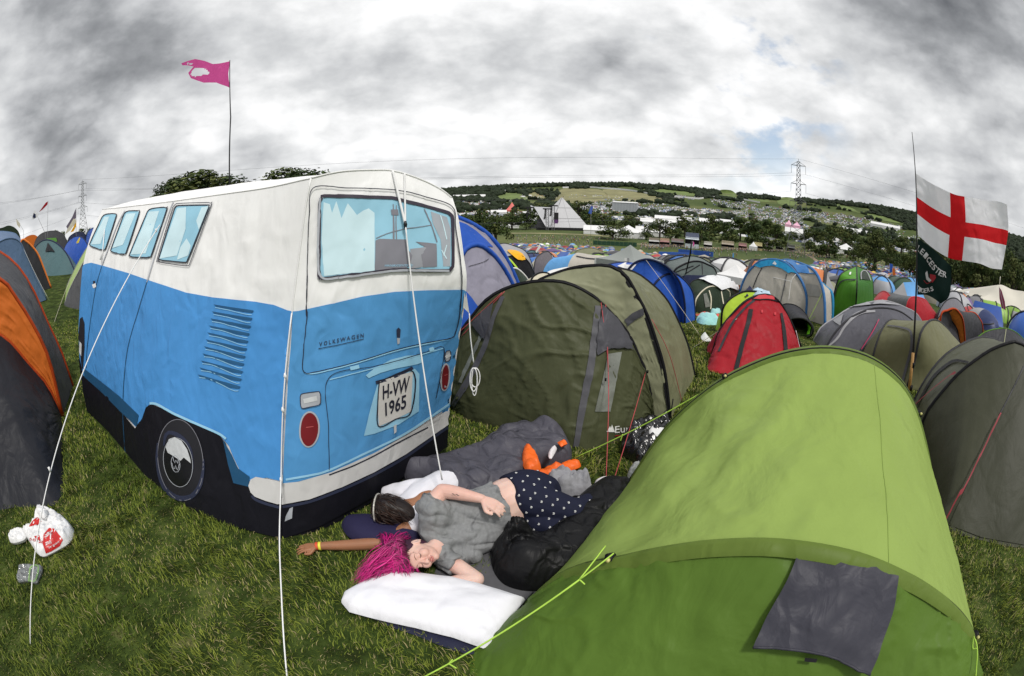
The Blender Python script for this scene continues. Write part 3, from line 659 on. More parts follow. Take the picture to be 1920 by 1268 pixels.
    R.patch('curtain', [(806, 398), (836, 408), (843, 430), (842, 500), (830, 500), (824, 450), (810, 420)], mat('print_curtain_grey', (.33, .36, .40), .6, .08), rw, .008, 8, smooth=False)
    R.patch('seat_silhouette', [(703, 452), (710, 449), (760, 450), (764, 470), (772, 480), (768, 498), (756, 506), (703, 507)], GREYP, rw, .009, 8, smooth=False)
    R.patch('seat_silhouette', [(777, 454), (800, 456), (817, 458), (818, 500), (792, 502), (788, 478), (798, 466)], GREYP, rw, .009, 8, smooth=False)
    R.patch('seat_silhouette', [(768, 468), (800, 464), (798, 500), (770, 504)], mat('print_mid_grey', (.27, .28, .31), .6, .06), rw, .0085, 8, smooth=False)
    R.line('seat_silhouette', [(735, 384), (737, 420), (737, 450)], 3, GREYP, rw, .009); R.line('seat_silhouette', [(742, 386), (741, 420), (742, 450)], 1.6, GREYP, rw, .009)
    R.patch('mirror_silhouette', [(731, 394), (745, 394), (746, 405), (732, 404)], GREYP, rw, .010, 6, smooth=False)
    R.line('window_line', [(704, 448), (728, 438), (760, 430), (808, 423)], 1.3, GREYP, rw, .010); R.line('window_line', [(793, 393), (806, 420), (818, 455)], 2, GREYP, rw, .010)
    for a in ([(824, 405), (831, 430), (836, 450)], [(826, 470), (836, 486)], [(836, 460), (830, 480)]): R.line('curtain_fold', a, 2, GLASSP, rw, .010)
    text_px(R, 'window_lettering', 'WWW.THEMONSTERFACTORY.COM', [(719, 501), (773, 500), (773, 496), (719, 497)], PALE, rw, .012)
    hl = [(588, 352), (650, 354), (740, 358), (800, 372), (846, 390)]
    R.line('hatch_line', [(576, 600), (577, 500), (580, 400), (588, 353)]+hl[1:]+[(852, 430), (862, 500), (864, 545), (858, 600), (850, 628)], 1.8, INK, van, .010)
    R.line('hatch_line', [(576, 600), (570, 660), (568, 690), (575, 699), (590, 697), (660, 680), (740, 655), (800, 641), (845, 632), (852, 620)], 1.6, INK, van, .010)
    R.line('hatch_highlight', [(574, 699), (592, 699), (660, 682), (740, 657), (800, 643), (840, 634)], 2, PALE, van, .0095)
    R.line('engine_lid_line', [(616, 880), (615, 800), (616, 708), (700, 686), (740, 676), (800, 658), (829, 650), (826, 690), (815, 745)], 1.3, INK, van, .010)
    R.line('engine_lid_highlight', [(618, 711), (700, 689), (760, 672), (828, 652)], 1.8, PALE, van, .009)
    for a in ([(656, 690), (672, 686)], [(802, 655), (811, 652)]): R.line('hinge', a, 7, PALE, van, .011)
    # plate recess and plate
    R.patch('plate_recess', [(684, 703), (700, 690), (730, 674), (760, 666), (785, 664), (790, 678), (780, 682), (740, 690), (712, 698), (690, 708)], PALE, van, .008, 8, smooth=False)
    R.patch('plate_recess', [(706, 720), (700, 740), (690, 775), (681, 816), (700, 812), (745, 795), (783, 770), (784, 700), (776, 690), (740, 705)], PALE, van, .008, 8, smooth=False)
    R.line('plate_lamp', [(703, 716), (730, 708), (772, 688)], 6, NAVYP, van, .010)
    pl = R.patch('number_plate', [(709, 713), (772, 695), (768, 770), (740, 784), (708, 798), (706, 760)], mat('print_plate', (.62, .60, .58), .6, .04), van, .010, 8, smooth=False)
    R.line('plate_border', [(709, 713), (772, 695), (768, 770), (740, 784), (708, 798), (706, 760)], 2.2, INK, pl, .012, closed_=True)
    text_px(R, 'plate_lettering', 'H-VW', [(715, 748), (763, 732), (766, 703), (715, 722)], INK, pl, .013, .02)
    text_px(R, 'plate_lettering', '1965', [(720, 779), (758, 764), (759, 737), (719, 753)], INK, pl, .013, .02)
    text_px(R, 'script_lettering', 'V O L K S W A G E N', [(598, 649), (681, 632), (681, 624), (598, 641)], mat('print_badge', (.03, .05, .10), .5, .1), van, .009, .02)
    R.line('script_lettering', [(597, 653), (640, 645), (681, 635)], 1.2, INK, van, .009)
    hk = R.patch('hatch_handle', [(741, 617), (745, 613), (749, 617), (748, 632), (742, 632)], NAVYP, van, .010, 4, smooth=False)
    R.patch('hatch_lock', [(742, 633), (748, 633), (747, 643), (743, 645)], GREYL, hk, .010, 4, smooth=False)
    R.patch('lid_catch', [(736, 796), (741, 794), (741, 808), (737, 812)], STEEL, van, .010, 4, smooth=False)
    for poly, sx in ((rnd([(564, 738), (600, 732), (601, 757), (565, 766)], 5), 1), (rnd([(832, 657), (843, 654), (842, 674), (831, 678)], 4), .4)):
        q = R.patch('reversing_lamp', poly, GREYL, van, .010, 5, smooth=False); R.line('lamp_edge', poly, 1.6, NAVYP, q, .012, closed_=True)
        c = np.mean(poly, 0); R.line('lamp_edge', [(c[0]-12*sx, c[1]+3), (c[0]+12*sx, c[1]-3)], 9 if sx == 1 else 6, STEEL, q, .012)
    for cx, cy, a, b in ((580, 804, 17, 32), (832, 706, 7.5, 24)):
        q = R.patch('tail_lamp', oval(cx, cy, a+2, b+2, 4), GREYL, van, .010, 6, smooth=False); R.patch('red_lens', oval(cx, cy, a-1, b-1, 4), RED, q, .012, 6, smooth=False)
        R.line('lens_glint', [(cx-.3*a, cy-4), (cx+.45*a, cy-6)], 1.2, mat('print_lens_glint', (.5, .1, .1), .5), q, .014)
    # corner seams and dirt
    for c, m in ((rl, GREYL), (rr, GREYL)): tube('corner_seam', c[6:], .006, m if False else WHITE, van, 6)
    tube('roof_seam', tr+np.array((0, 0, .004)), .006, WHITE, van, 6); tube('roof_seam', tl+np.array((0, 0, .002)), .005, WHITE, van, 6)
    # guy lines
    def cord(P, r=.0045, nm='guy_line', par=van, m=CORD, n=24): return tube(nm, spline(P, n), r, m, par, 6)
    a0 = S.hit(303, 424, .02); a1 = G(57, 1207); mid = a0.lerp(a1, .5)-Vector((0, 0, .02)); cord([a0, mid, a1])
    b0 = R.hit(545, 588, .012); b1 = pd(527, 900, math.hypot(*(R.hit(531, 900, .03)).xy)-.02); b2 = G(539, 1275)
    cord([b0, (b0+b1)/2+Vector((0, 0, 0)), b1, pd(524, 1010, 2.10), pd(528, 1120, 1.75), b2])
    for q in (b0.lerp(b1, .36), b0.lerp(b1, .56), b1): tube('knot', [q+Vector((0, 0, .018)), q, q-Vector((0, 0, .018))], [.004, .011, .005], CORD, van, 8)
    c0 = R.hit(735, 323, .01); c1 = R.hit(754, 425, .05); c2 = pz(829, 900, .33)
    cord([c0, c0.lerp(c1, .5), c1], .008); cord([R.hit(757, 328, .01), c1], .006); cord([c1, c1.lerp(c2, .5), c2], .0045)
    tube('toggle', [c1+Vector((0, 0, .02)), c1, c1-Vector((0, 0, .03))], [.006, .012, .006], mat('black_toggle', (.01, .01, .01), .4), van, 8)
    for (X, Y) in ((306, 432), (118, 847)):
        q = a0.lerp(a1, .02 if X > 200 else .63); tube('knot', [q+Vector((0, 0, .015)), q-Vector((0, 0, .015))], [.010, .008], CORD, van, 8)
    # tab and coiled cord at the far rear corner
    t0 = R.hit(868, 548, .01); t1 = R.hit(866, 575, .01); t2 = pd(880, 588, 2.9)
    mesh('guy_tab', [t0, t1, t2, t0+Vector((.01, .01, 0)), t1+Vector((.01, .01, 0))], [(0, 1, 2), (4, 3, 2)], WHITE, van, smooth=False)
    D = 2.88; cord([t2, pd(882, 630, D), pd(888, 680, D)], .004)
    for i, (w_, h_) in enumerate(((7, 22), (5, 26), (9, 18))):
        cx = 888+i*1.5; pts = [pd(cx+w_*math.sin(t), 690+h_-h_*math.cos(t), D+.01*i) for t in np.linspace(0, 2*math.pi, 20)]; tube('cord_coil', pts, .004, CORD, van, 6)
    tube('window_toggle', [S.hit(199, 432, .02), S.hit(196, 470, .02), S.hit(192, 488, .02)], [.006, .006, .014], CORD, van, 6)
    NO_GRASS.append([rl[0], rr[0], fr[0], fl[0], bl[30]])
    return van
build_van()
# ================================================================== tents built on arched poles
def arc3(px, n=40, zlift=0.0):
    A = G(*px[0]); B = G(*px[-1]); P = [A]+[vplane(X, Y, A, B) for X, Y in px[1:-1]]+[B]
    P = spline(P, n); P[:, 2] = np.maximum(P[:, 2], tz_np(P[:, 0], P[:, 1])+.0); return P
def col(name, c, **k):
    return fabric('tent_'+name, c, **k)
TC = dict(
 olive=(.105, .115, .062), olive_dark=(.040, .046, .026), olive_pale=(.27, .275, .18), black=(.010, .010, .012), grey=(.105, .105, .115), greyd=(.038, .038, .044), greyl=(.30, .30, .32),
 lime=(.30, .48, .10), lime_dark=(.085, .19, .022), lime_trim=(.06, .13, .014), neon=(.40, .62, .09), royal=(.025, .09, .42), blue=(.05, .16, .38), sky=(.12, .32, .62), bluegrey=(.10, .16, .27), teal=(.07, .13, .14),
 orange=(.60, .14, .022), orange2=(.72, .24, .07), redorange=(.38, .045, .008), red=(.30, .012, .02), redl=(.48, .05, .06), beige=(.42, .395, .35), white=(.74, .74, .74), cream=(.60, .56, .44), mauve=(.17, .15, .17), slate=(.10, .125, .12), green=(.045, .17, .02), greenl=(.16, .33, .05), navy=(.016, .022, .06), cyan=(.03, .22, .42), lilac=(.29, .28, .35), darkgreen=(.022, .035, .022), violet=(.10, .10, .12), canvas=(.56, .54, .49), yellow=(.75, .38, .02))
def tm(c): return col(c, TC[c]) if isinstance(c, str) else c
def arctent(name, label, arcs, fly, front=None, back=None, caps=(.25, .25), sleeves='black', sr=.02, cat='tent', group=None, wrinkle=.012, ncol=14, base=None, parts=True, sag=.03, names=None, sflat=1.0):
    """arcs: lists of photo pixels, foot to foot, nearest arch first; fly: colour of each span between arches"""
    A = [arc3(a) for a in arcs]; allp = np.vstack(A); c = allp.mean(0); loc = (c[0], c[1], tz(c[0], c[1]))
    T = thing(name, label, cat, loc, group); grids = []
    def span(nm, g, m, w=wrinkle):
        near = np.linalg.norm(c[:2]) < 8.5
        if near: g = creases(upsample(g, 3, 3), .015 if name != 'large_tent' or c[0] < 0 else .003, 2.5, 9, len(grids)*3+c[0], 1.5)
        o, g2 = sheet(nm, g, tm(m), T, w, 3.2, len(grids)*7, (1, 1, .7)); grids.append(g2); return o
    for i in range(len(A)-1):
        t = np.linspace(0, 1, ncol)[None, :, None]; g = A[i][:, None]*(1-t)+A[i+1][:, None]*t
        cen = (A[i].mean(0)+A[i+1].mean(0))/2; cen[2] = loc[2]
        dirn = g-cen; dirn /= np.maximum(np.linalg.norm(dirn, axis=2, keepdims=True), 1e-6); g = g-dirn*sag*np.sin(np.pi*t)*np.sin(np.pi*np.linspace(0, 1, 40))[:, None, None]
        span((names or ['flysheet']*9)[i], g, fly[i])
    def cap(a, other, dist, m, nm, basepx=None):
        n = np.cross(a[-1]-a[0], (0, 0, 1)); n /= np.linalg.norm(n); mid = (a[0]+a[-1])/2
        if np.dot(n, other-mid) > 0: n = -n
        if basepx: b = spline([G(*q) for q in basepx], 40)
        else:
            t = np.linspace(0, 1, 40); b = a[0]+(a[-1]-a[0])*t[:, None]+n*(dist*np.sin(np.pi*t)**.6)[:, None]
        b[:, 2] = tz_np(b[:, 0], b[:, 1])+.005; b[0] = a[0]; b[-1] = a[-1]
        t = np.linspace(0, 1, 22)[None, :, None]; g = a[:, None]*(1-t)+b[:, None]*t
        g = g+n*(.10*min(1, max(dist, .2))*np.sin(np.pi*t)*np.sin(np.pi*np.linspace(0, 1, 40))[:, None, None])
        return span(nm, g, m)
    if front: cap(A[0], (A[-1].mean(0) if len(A) > 1 else A[0].mean(0)*1.2), caps[0], front, 'door_panel', base)
    if back: cap(A[-1], (A[0].mean(0) if len(A) > 1 else np.zeros(3)), caps[1], back, 'rear_panel')
    if sleeves:
        sl = sleeves if isinstance(sleeves, (list, tuple)) else [sleeves]*len(A)
        for a, s_ in zip(A, sl):
            if s_: tube('pole_sleeve', a, sr, tm(s_), T, 6)
    T_ = T; S = Skin(grids); S.last = float(np.linalg.norm(A[0].mean(0)-np.array(CAMP)))
    poly = [a[0] for a in A]+[a[-1] for a in A[::-1]]
    if np.linalg.norm(c[:2]) < 12: NO_GRASS.append(poly)
    return T, S, A
def guy(par, P, r=.003, m='neon', nm='guy_line', n=12):
    return tube(nm, spline(P, n), r, tm(m), par, 5)
# ---- big lime tent in the right foreground
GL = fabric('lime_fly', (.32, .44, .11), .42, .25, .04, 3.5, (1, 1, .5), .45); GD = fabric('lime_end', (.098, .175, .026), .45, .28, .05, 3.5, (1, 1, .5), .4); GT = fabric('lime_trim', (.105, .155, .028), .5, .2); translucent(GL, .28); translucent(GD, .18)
rearA = [(1172, 922), (1208, 862), (1262, 790), (1332, 729), (1400, 690), (1480, 662), (1560, 655), (1630, 672), (1685, 712), (1715, 762), (1735, 830), (1748, 900), (1760, 990)]
frontA = [(978, 1140), (1040, 1086), (1098, 1060), (1160, 1048), (1250, 1030), (1350, 1018), (1470, 1018), (1600, 1040), (1700, 1080), (1762, 1118), (1804, 1155), (1826, 1195), (1836, 1262)]
def build_lime():
    T = thing('tunnel_tent', 'large lime green tunnel tent with grey vent flap, half covering the black sleeping bag', 'tent', (1.9, 1.4, 0))
    a, b = arc3(frontA, 60), arc3(rearA, 60)
    t = np.linspace(0, 1, 40)[None, :, None]; g = a[:, None]*(1-t)+b[:, None]*t
    P = g.reshape(-1, 3); s = np.linspace(0, 1, 60)[:, None]; k = np.linspace(0, 1, 40)[None]
    n = grid_normals(g); sg = 1 if n[30, 20, 2] > 0 else -1
    folds = .016*np.sin((s*46+k*9))*np.exp(-((s-.22)/.14)**2)*np.sin(np.pi*k)+.010*np.sin(s*70-k*14+2)*np.exp(-((s-.36)/.12)**2)*np.sin(np.pi*k)
    w = (wr(P, .008, 3, 5)+wr(P, .004, 8, 1)).reshape(60, 40)*np.sin(np.pi*k)
    g = g+sg*n*(w+folds-.035*np.sin(np.pi*k)*np.sin(np.pi*s))[..., None]
    g = creases(upsample(g, 3, 3), .006, 3, 7, 2, 1.0)
    fo = mesh('flysheet', g.reshape(-1, 3), gfaces(*g.shape[:2]), GL, T)
    tube('ridge_seam', g[99]+np.array((0, 0, .001)), .0025, GL, fo, 5)
    n9 = grid_normals(g); n9 *= (1 if n9[90, 60, 2] > 0 else -1); bn = g[:, -5:]+n9[:, -5:]*np.array([.0, .008, .012, .010, .004])[None, :, None]; mesh('pole_sleeve', bn.reshape(-1, 3), gfaces(*bn.shape[:2]), GT, T)
    # end panel towards the camera
    nn = Vector((b.mean(0)-a.mean(0))).normalized(); nn.z = 0
    bs = spline([a[0], np.array(G(880, 1240)), np.array(G(1000, 1420)), a[30]*np.array((1, 1, 0))-np.array(nn)*.55, a[-1]-np.array(nn)*.35, a[-1]], 60)
    bs[:, 2] = 0; bs[0] = a[0]; bs[-1] = a[-1]
    e = a[:, None]*(1-t)+bs[:, None]*t; e = e-np.array(nn)*(.10*np.sin(np.pi*k)*np.sin(np.pi*s)*np.clip(s*2.5-.5, 0, 1))[..., None]
    ne = grid_normals(e); e = e+ne*((wr(e.reshape(-1, 3), .010, 3.2, 4)+wr(e.reshape(-1, 3), .004, 9, 2)).reshape(60, 40)*np.minimum(1, 4*np.sin(np.pi*k)))[..., None]
    e = creases(upsample(e, 3, 3), .015*(1 if ne[30, 20].dot((0, -1, .5)) > 0 else -1), 2.5, 8, 6, 1.6)
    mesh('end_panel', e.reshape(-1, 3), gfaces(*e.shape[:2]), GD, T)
    for arr, nm in ((a, 'front'), (b, 'rear')):
        up = arr-np.array((arr[:, 0].mean(), arr[:, 1].mean(), 0)); up /= np.linalg.norm(up, axis=1, keepdims=True)
        wv = .055*np.minimum(1, np.minimum(np.arange(60), np.arange(60)[::-1])/5.)[:, None]; q = np.array(nn)*(-1 if nm == 'front' else 1)
        strip = np.stack([arr+up*.012-q*.0*wv, arr+up*.016+q*wv*.45, arr-up*wv*.25+q*wv*.95], 1) if nm == 'rear' else np.stack([arr+up*.012-q*wv*.2, arr+up*.014+q*wv*.4, arr-up*wv*.55+q*wv*.9], 1)
        mesh('pole_sleeve', strip.reshape(-1, 3), gfaces(60, 3), GT, T)
        tube('pole', arr+up*.006, .007, tm('black'), T, 6)
    S = Skin([e]); S2 = Skin([g])
    # left-hand edge binding and grey foot straps
    for P0, P1, r, m in ((pd(1214, 868, 2.66), pz(1172, 922, .02), .012, 'greyd'), (pd(1205, 862, 2.72), pz(1165, 920, .02), .004, 'black'), (pz(1030, 1092, .16), pz(968, 1160, .02), .011, 'greyd'), (pz(1000, 1110, .14), pz(930, 1190, .02), .004, 'black')):
        tube('foot_strap', [P0, P1], r, tm(m), T, 6)
    # vent flap, a cloth hanging over the end panel
    VF = fabric('vent_flap_grey', (.045, .045, .058), .42, .3, .06, 6, (1, 1, .6), .5)
    top = [(1494, 1040), (1560, 1044), (1620, 1056), (1681, 1082)]; bot = [(1409, 1210), (1480, 1213), (1550, 1228), (1621, 1260)]
    lf = [(1494, 1040), (1470, 1095), (1435, 1155), (1409, 1210)]; rg = [(1681, 1082), (1672, 1140), (1650, 1200), (1621, 1260)]
    q = coons(*[spline([(x_, y_, 0) for x_, y_ in p], m_) for p, m_ in ((top, 22), (bot, 22), (lf, 18), (rg, 18))])
    V = []
    for i in range(22):
        for j in range(18):
            x_, y_ = q[i, j, :2]; V.append(S.hit(x_, y_, .016+.03*(j/17)**1.5+.006*math.sin(i*.9+j*.5)*(j/17)+.006*mnoise.noise(Vector((i*.35, j*.25, 1)))))
    V = np.array([tuple(v) for v in V]).reshape(22, 18, 3); vf = mesh('vent_flap', V.reshape(-1, 3), gfaces(22, 18), VF, T)
    tube('hem', V[:, -1], .006, VF, vf, 6)
    S.patch('vent_mesh', [(1500, 1046), (1675, 1082), (1660, 1120), (1610, 1200), (1470, 1150)], tm('black'), T, .004, 12, smooth=False)
    S.patch('velcro_tab', [(1505, 1230), (1528, 1233), (1526, 1240), (1504, 1237)], tm('black'), T, .03, 6, smooth=False)
    # toggles and neon guy lines
    for X, Y, D in ((1152, 1052, None), (1354, 718, None), (1722, 782, None), (1822, 1196, None)):
        d = ray(X, Y); arr = b if Y < 900 else a; i = int(np.argmin([Vector(p-np.array(CAMP)).normalized().angle(d) for p in arr])); p = Vector(arr[i])
        T1 = Vector(arr[min(i+1, 59)]-arr[max(i-1, 0)]).normalized(); tube('strap_loop', [p-T1*.016+Vector((0, 0, .012)), p+T1*.016+Vector((0, 0, .012))], .024, tm('black'), T, 8)
        tube('toggle', [p-Vector(nn)*.03+Vector((0, 0, .03)), p-Vector(nn)*.045+Vector((0, 0, .035))], .009, mat('brass_toggle', (.55, .5, .2), .4), T, 8)
        if X == 1152:
            p2 = CAMP+(p+Vector((0, 0, .03))-CAMP)*.94; e0 = pz(786, 1274, .16); e1 = p2.lerp(e0, .16); guy(T, [p+Vector((0, 0, .03)), p2, e1], .0036); guy(T, [p+Vector((-.02, .04, .05)), e1+Vector((0, 0, .002))], .0036); guy(T, [e1, e1.lerp(e0, .5), e0], .0042); guy(T, [e1, e1+Vector((.02, -.015, -.015))], .0036)
            k2 = e1.lerp(e0, .8); guy(T, [k2, k2+Vector((.03, -.01, -.02))], .0036); guy(T, [k2, k2+Vector((.015, .02, .008))], .0036)
        if X == 1354:
            e0 = G(1070, 872, .0)+Vector((0, 0, .05)); guy(T, [p, p.lerp(e0, .5)-Vector((0, 0, .01)), e0], .0045); q2 = p.lerp(e0, .62); guy(T, [q2, q2+Vector((-.01, 0, -.05))], .0045)
        if X == 1722: guy(T, [p, p+Vector((.02, -.01, -.05)), p+Vector((.02, -.06, -.12))], .006)
        if X == 1822: p = CAMP+(p-CAMP)*.97; e0 = CAMP+ray(1829, 1275)*((p-CAMP).length*1.02); q3 = CAMP+ray(1832, 1215)*(p-CAMP).length; guy(T, [p, q3, e0], .004); guy(T, [p, CAMP+ray(1824, 1216)*(p-CAMP).length, q3], .004)
    NO_GRASS.append([a[0], b[0], b[-1], a[-1], bs[40], bs[25], bs[12]])
build_lime()
# ---- olive vestibule tent in the middle
def build_olive():
    f = [(846, 768), (850, 690), (860, 632), (887, 592), (912, 563), (945, 543), (985, 531), (1029, 527), (1065, 532), (1101, 549), (1130, 570), (1156, 598), (1181, 632), (1197, 668), (1210, 697), (1219, 734), (1225, 786)]
    s = [(905, 752), (925, 660), (965, 570), (1005, 530), (1040, 514), (1075, 503), (1108, 499), (1145, 500), (1174, 518), (1196, 556), (1214, 592), (1230, 639), (1243, 683), (1250, 726), (1256, 788)]
    r = [(985, 700), (1005, 610), (1050, 545), (1100, 512), (1140, 503), (1188, 511), (1221, 533), (1250, 563), (1272, 605), (1290, 650), (1303, 706)]
    OF = fabric('olive_fly', (.23, .235, .15), .48, .25, .05, 4); OM = fabric('olive_side', (.15, .155, .09), .5, .25, .06, 4); OD = fabric('olive_door', (.062, .068, .034), .5, .3, .06, 4)
    T, S, A = arctent('vestibule_tent', 'large olive green tent with black pole sleeves standing right beside the camper van tent', [f, s, r], [OF, OM], None, 'olive', (.5, .45), 'black', .012, wrinkle=.016)
    a = A[0]; base = spline([G(846, 768), G(880, 790), G(960, 808), G(1085, 842), G(1160, 828), G(1205, 806), G(1225, 786)], 40); base[:, 2] = .0
    t = np.linspace(0, 1, 36)[None, :, None]; k = np.linspace(0, 1, 40)[:, None]; g = a[:, None]*(1-t)+base[:, None]*t
    n = grid_normals(g); sg = 1 if n[20, 18].dot((0, -1, .3)) > 0 else -1; P = g.reshape(-1, 3); e = np.minimum(1, np.minimum(np.arange(40), np.arange(40)[::-1])/3.)[:, None]*np.minimum(1, np.minimum(np.arange(36), np.arange(36)[::-1])/3.)[None]
    # long creases fanning from the door's top corners
    uu = k*np.ones((1, 36)); vv = np.ones((40, 1))*t[..., 0]
    crease = .007*np.sin(34*(uu+.45*vv))*np.exp(-((uu-.36)/.2)**2)*vv+.006*np.sin(60*uu-20*vv)*np.exp(-((uu-.58)/.12)**2)
    g = g+sg*n*((wr(P, .014, 2.6, 6)+wr(P, .006, 8, 9)).reshape(40, 36)*e+crease*e+.05*np.sin(np.pi*k)*np.sin(np.pi*t[..., 0]))[..., None]
    g = creases(upsample(g, 3, 3), .020*sg, 3, 9, 4, 2.2)
    mesh('door_panel', g.reshape(-1, 3), gfaces(*g.shape[:2]), OD, T); D = Skin([g]); D.last = 3.6
    # wide black sleeve over each pole
    def sleeve(arr, w0, w1):
        cen = arr.mean(0); cen[2] = 0; up = arr-cen; up /= np.linalg.norm(up, axis=1, keepdims=True); fwd = np.cross(arr[-1]-arr[0], (0, 0, 1)); fwd /= np.linalg.norm(fwd); fwd *= -1 if fwd[1] > 0 else 1
        wv = np.sin(np.pi*np.linspace(0, 1, 40))[:, None]**.4; q = np.stack([arr+up*.014+(-fwd)*w0*wv, arr+up*.018, arr-up*w1*wv+fwd*.012], 1); mesh('pole_sleeve', q.reshape(-1, 3), gfaces(40, 3), tm('black'), T)
    sleeve(A[0], .015, .055); sleeve(A[1], .02, .045); sleeve(A[2], .02, .03)
    ZG = fabric('zip_grey', (.085, .085, .095), .5, .2); VG = fabric('vent_grey', (.065, .065, .075), .42, .35, .08, 8)
    D.line('door_zip', [(943, 556), (923, 603), (909, 650), (880, 710), (847, 764)], [7, 9, 10, 11, 10], ZG, T, .008); D.line('door_zip', [(1121, 574), (1116, 618), (1107, 690), (1093, 760), (1080, 838)], [11, 13, 14, 13, 10], ZG, T, .008)
    D.patch('vent_hood', [(1128, 574), (1156, 600), (1176, 630), (1188, 656), (1167, 651), (1141, 655), (1119, 668), (1120, 630)], VG, T, .022, 7, smooth=False)
    D.patch('clear_window', [(1140, 664), (1165, 660), (1144, 772), (1115, 772)], mat('window_film', (.16, .17, .15), .25, .2, 8, .3, 12), T, .008, 7, smooth=False)
    D.patch('vent_hood', [(927, 568), (905, 585), (886, 607), (909, 636), (920, 605)], VG, T, .022, 7, smooth=False)
    D.patch('clear_window', [(905, 632), (899, 630), (860, 716), (866, 718)], mat('window_film', (.16, .17, .15), .25, .2, 8, .3, 12), T, .010, 7, smooth=False)
    SS = S; SS.patch('vent_patch', [(1204, 578), (1207, 590), (1190, 600), (1176, 612), (1170, 600), (1185, 588)], VG, T, .012, 6, smooth=False)
    LG = mat('logo_white', (.62, .62, .60), .6, .03)
    text_px(D, 'logo_lettering', 'Eurohike', [(1152, 812), (1226, 806), (1226, 793), (1152, 799)], LG, T, .009, .01)
    for q in ([(1136, 810), (1143, 799), (1148, 810)], [(1142, 810), (1147, 796), (1152, 810)]): D.patch('logo_mark', q, LG, T, .009, 4, smooth=False)
    D.patch('logo_underline', [(1152, 816), (1164, 815.5), (1164, 817), (1152, 817.5)], tm('red'), T, .009, 4, smooth=False)
    RD = mat('red_cord', (.42, .06, .07), .6)
    def rope(P, r=.0035): tube('guy_line', spline(P, 14), r, RD, T, 5)
    rope([D.hit(1125, 570, .02), D.hit(1134, 700, .06), G(1136, 905)]); rope([D.hit(1133, 572, .02), D.hit(1134, 700, .06)]); rope([D.hit(1210, 697, .02), G(1147, 912)])
    rope([D.hit(943, 551, .02), pd(862, 622, 3.9)]); rope([D.hit(948, 549, .03), pd(866, 630, 3.9)]); rope([SS.hit(1218, 600, .02), SS.hit(1245, 665, .05), G(1279, 755)])
    for q in ((1134, 712), (1211, 700)): tube('runner', [D.hit(q[0]-6, q[1], .06)+Vector((0, 0, .012)), D.hit(q[0]-6, q[1], .06)-Vector((0, 0, .012))], .008, tm('black'), T, 6)
    tube('pole_end', [Vector(A[1][-1])+Vector((0, 0, .22)), Vector(A[1][-1])], .006, tm('black'), T, 6); tube('pole_end', [Vector(A[2][-1])+Vector((0, 0, .2)), Vector(A[2][-1])+Vector((.03, 0, -.05))], .006, tm('black'), T, 6)
    NO_GRASS.append([Vector(p) for p in base[::4]])
build_olive()
# ---- tents behind and around
def zipline(S, T, pts, w, c, nm='door_zip'): S.line(nm, pts, w, tm(c), T, .012)
t, s, a = arctent('dome_tent', 'tall blue and lilac grey dome tent directly behind the camper van tent', [[(800, 690), (828, 560), (868, 474), (885, 460), (900, 460), (919, 472), (935, 490), (955, 522), (974, 570), (984, 640)], [(700, 690), (712, 520), (760, 420), (820, 402), (860, 409), (896, 426), (919, 444), (940, 470), (958, 503), (976, 550), (992, 636)]], ['lilac'], 'lilac', None, (.35, .3), ['royal', 'royal'], .035, sag=0)
s.patch('blue_panel', [(852, 414), (873, 421), (891, 433), (910, 450), (924, 464), (905, 462), (885, 461), (868, 474), (850, 500)], tm('royal'), t, .012, 8, smooth=False)
s.patch('blue_panel', [(868, 540), (885, 560), (897, 577), (885, 620), (868, 660), (850, 660)], tm('royal'), t, .012, 8, smooth=False)
zipline(s, t, [(878, 500), (905, 492), (915, 486)], 1, 'greyd')
t, s, a = arctent('tunnel_tent', 'royal blue and white tunnel tent behind the olive tent', [[(1205, 606), (1212, 560), (1237, 522), (1264, 513), (1282, 525), (1295, 541), (1301, 560), (1303, 602)], [(1150, 600), (1160, 540), (1182, 500), (1206, 487), (1228, 489), (1250, 500), (1266, 516), (1277, 535), (1284, 570), (1284, 608)], [(1080, 590), (1100, 530), (1130, 502), (1160, 493), (1190, 496), (1220, 520), (1240, 590)]], ['royal', 'royal'], 'royal', 'white', (.15, .2), 'navy', .022)
s.patch('white_panel', [(1158, 500), (1180, 490), (1201, 487), (1193, 496), (1185, 506), (1168, 503)], tm('white'), t, .015, 7, smooth=False)
guy(t, [a[1][18], G(1312, 629)], .004, 'cream'); guy(t, [a[1][25], G(1303, 601)], .003, 'cream')
t, s, a = arctent('dome_tent', 'dark slate green dome tent with a navy lower band behind the tarpaulin covered tent', [[(1258, 560), (1262, 513), (1282, 496), (1306, 490), (1326, 496), (1342, 509), (1350, 560)], [(1238, 552), (1246, 498), (1266, 487), (1293, 481), (1313, 484), (1335, 497), (1353, 513), (1358, 548)]], ['slate'], 'slate', 'navy', (.4, .5), 'black', .03)
s.patch('lower_band', [(1262, 522), (1288, 516), (1320, 517), (1349, 517), (1350, 550), (1262, 550)], tm('navy'), t, .02, 7, smooth=False); zipline(s, t, [(1316, 492), (1317, 515)], 1.5, 'greyd', 'seam')
for q in ([(1264, 512), (1281, 505)], [(1280, 506), (1300, 499)], [(1286, 513), (1312, 497)]): zipline(s, t, q, 2, 'black', 'seam')
tube('antenna_pole', [G(1278, 545), pd(1294, 478, 11.5), pd(1297, 452, 11.5)], .02, tm('black'), t, 5)
t, s, a = arctent('low_tent', 'low dark green tent draped with a silver white tarpaulin', [[(1302, 586), (1306, 560), (1325, 540), (1345, 538), (1368, 548), (1362, 578)], [(1288, 580), (1293, 535), (1312, 523), (1345, 519), (1372, 527), (1386, 545), (1388, 572)]], ['darkgreen'], 'darkgreen', 'darkgreen', (.35, .3), ['cream', 'black'], .018)
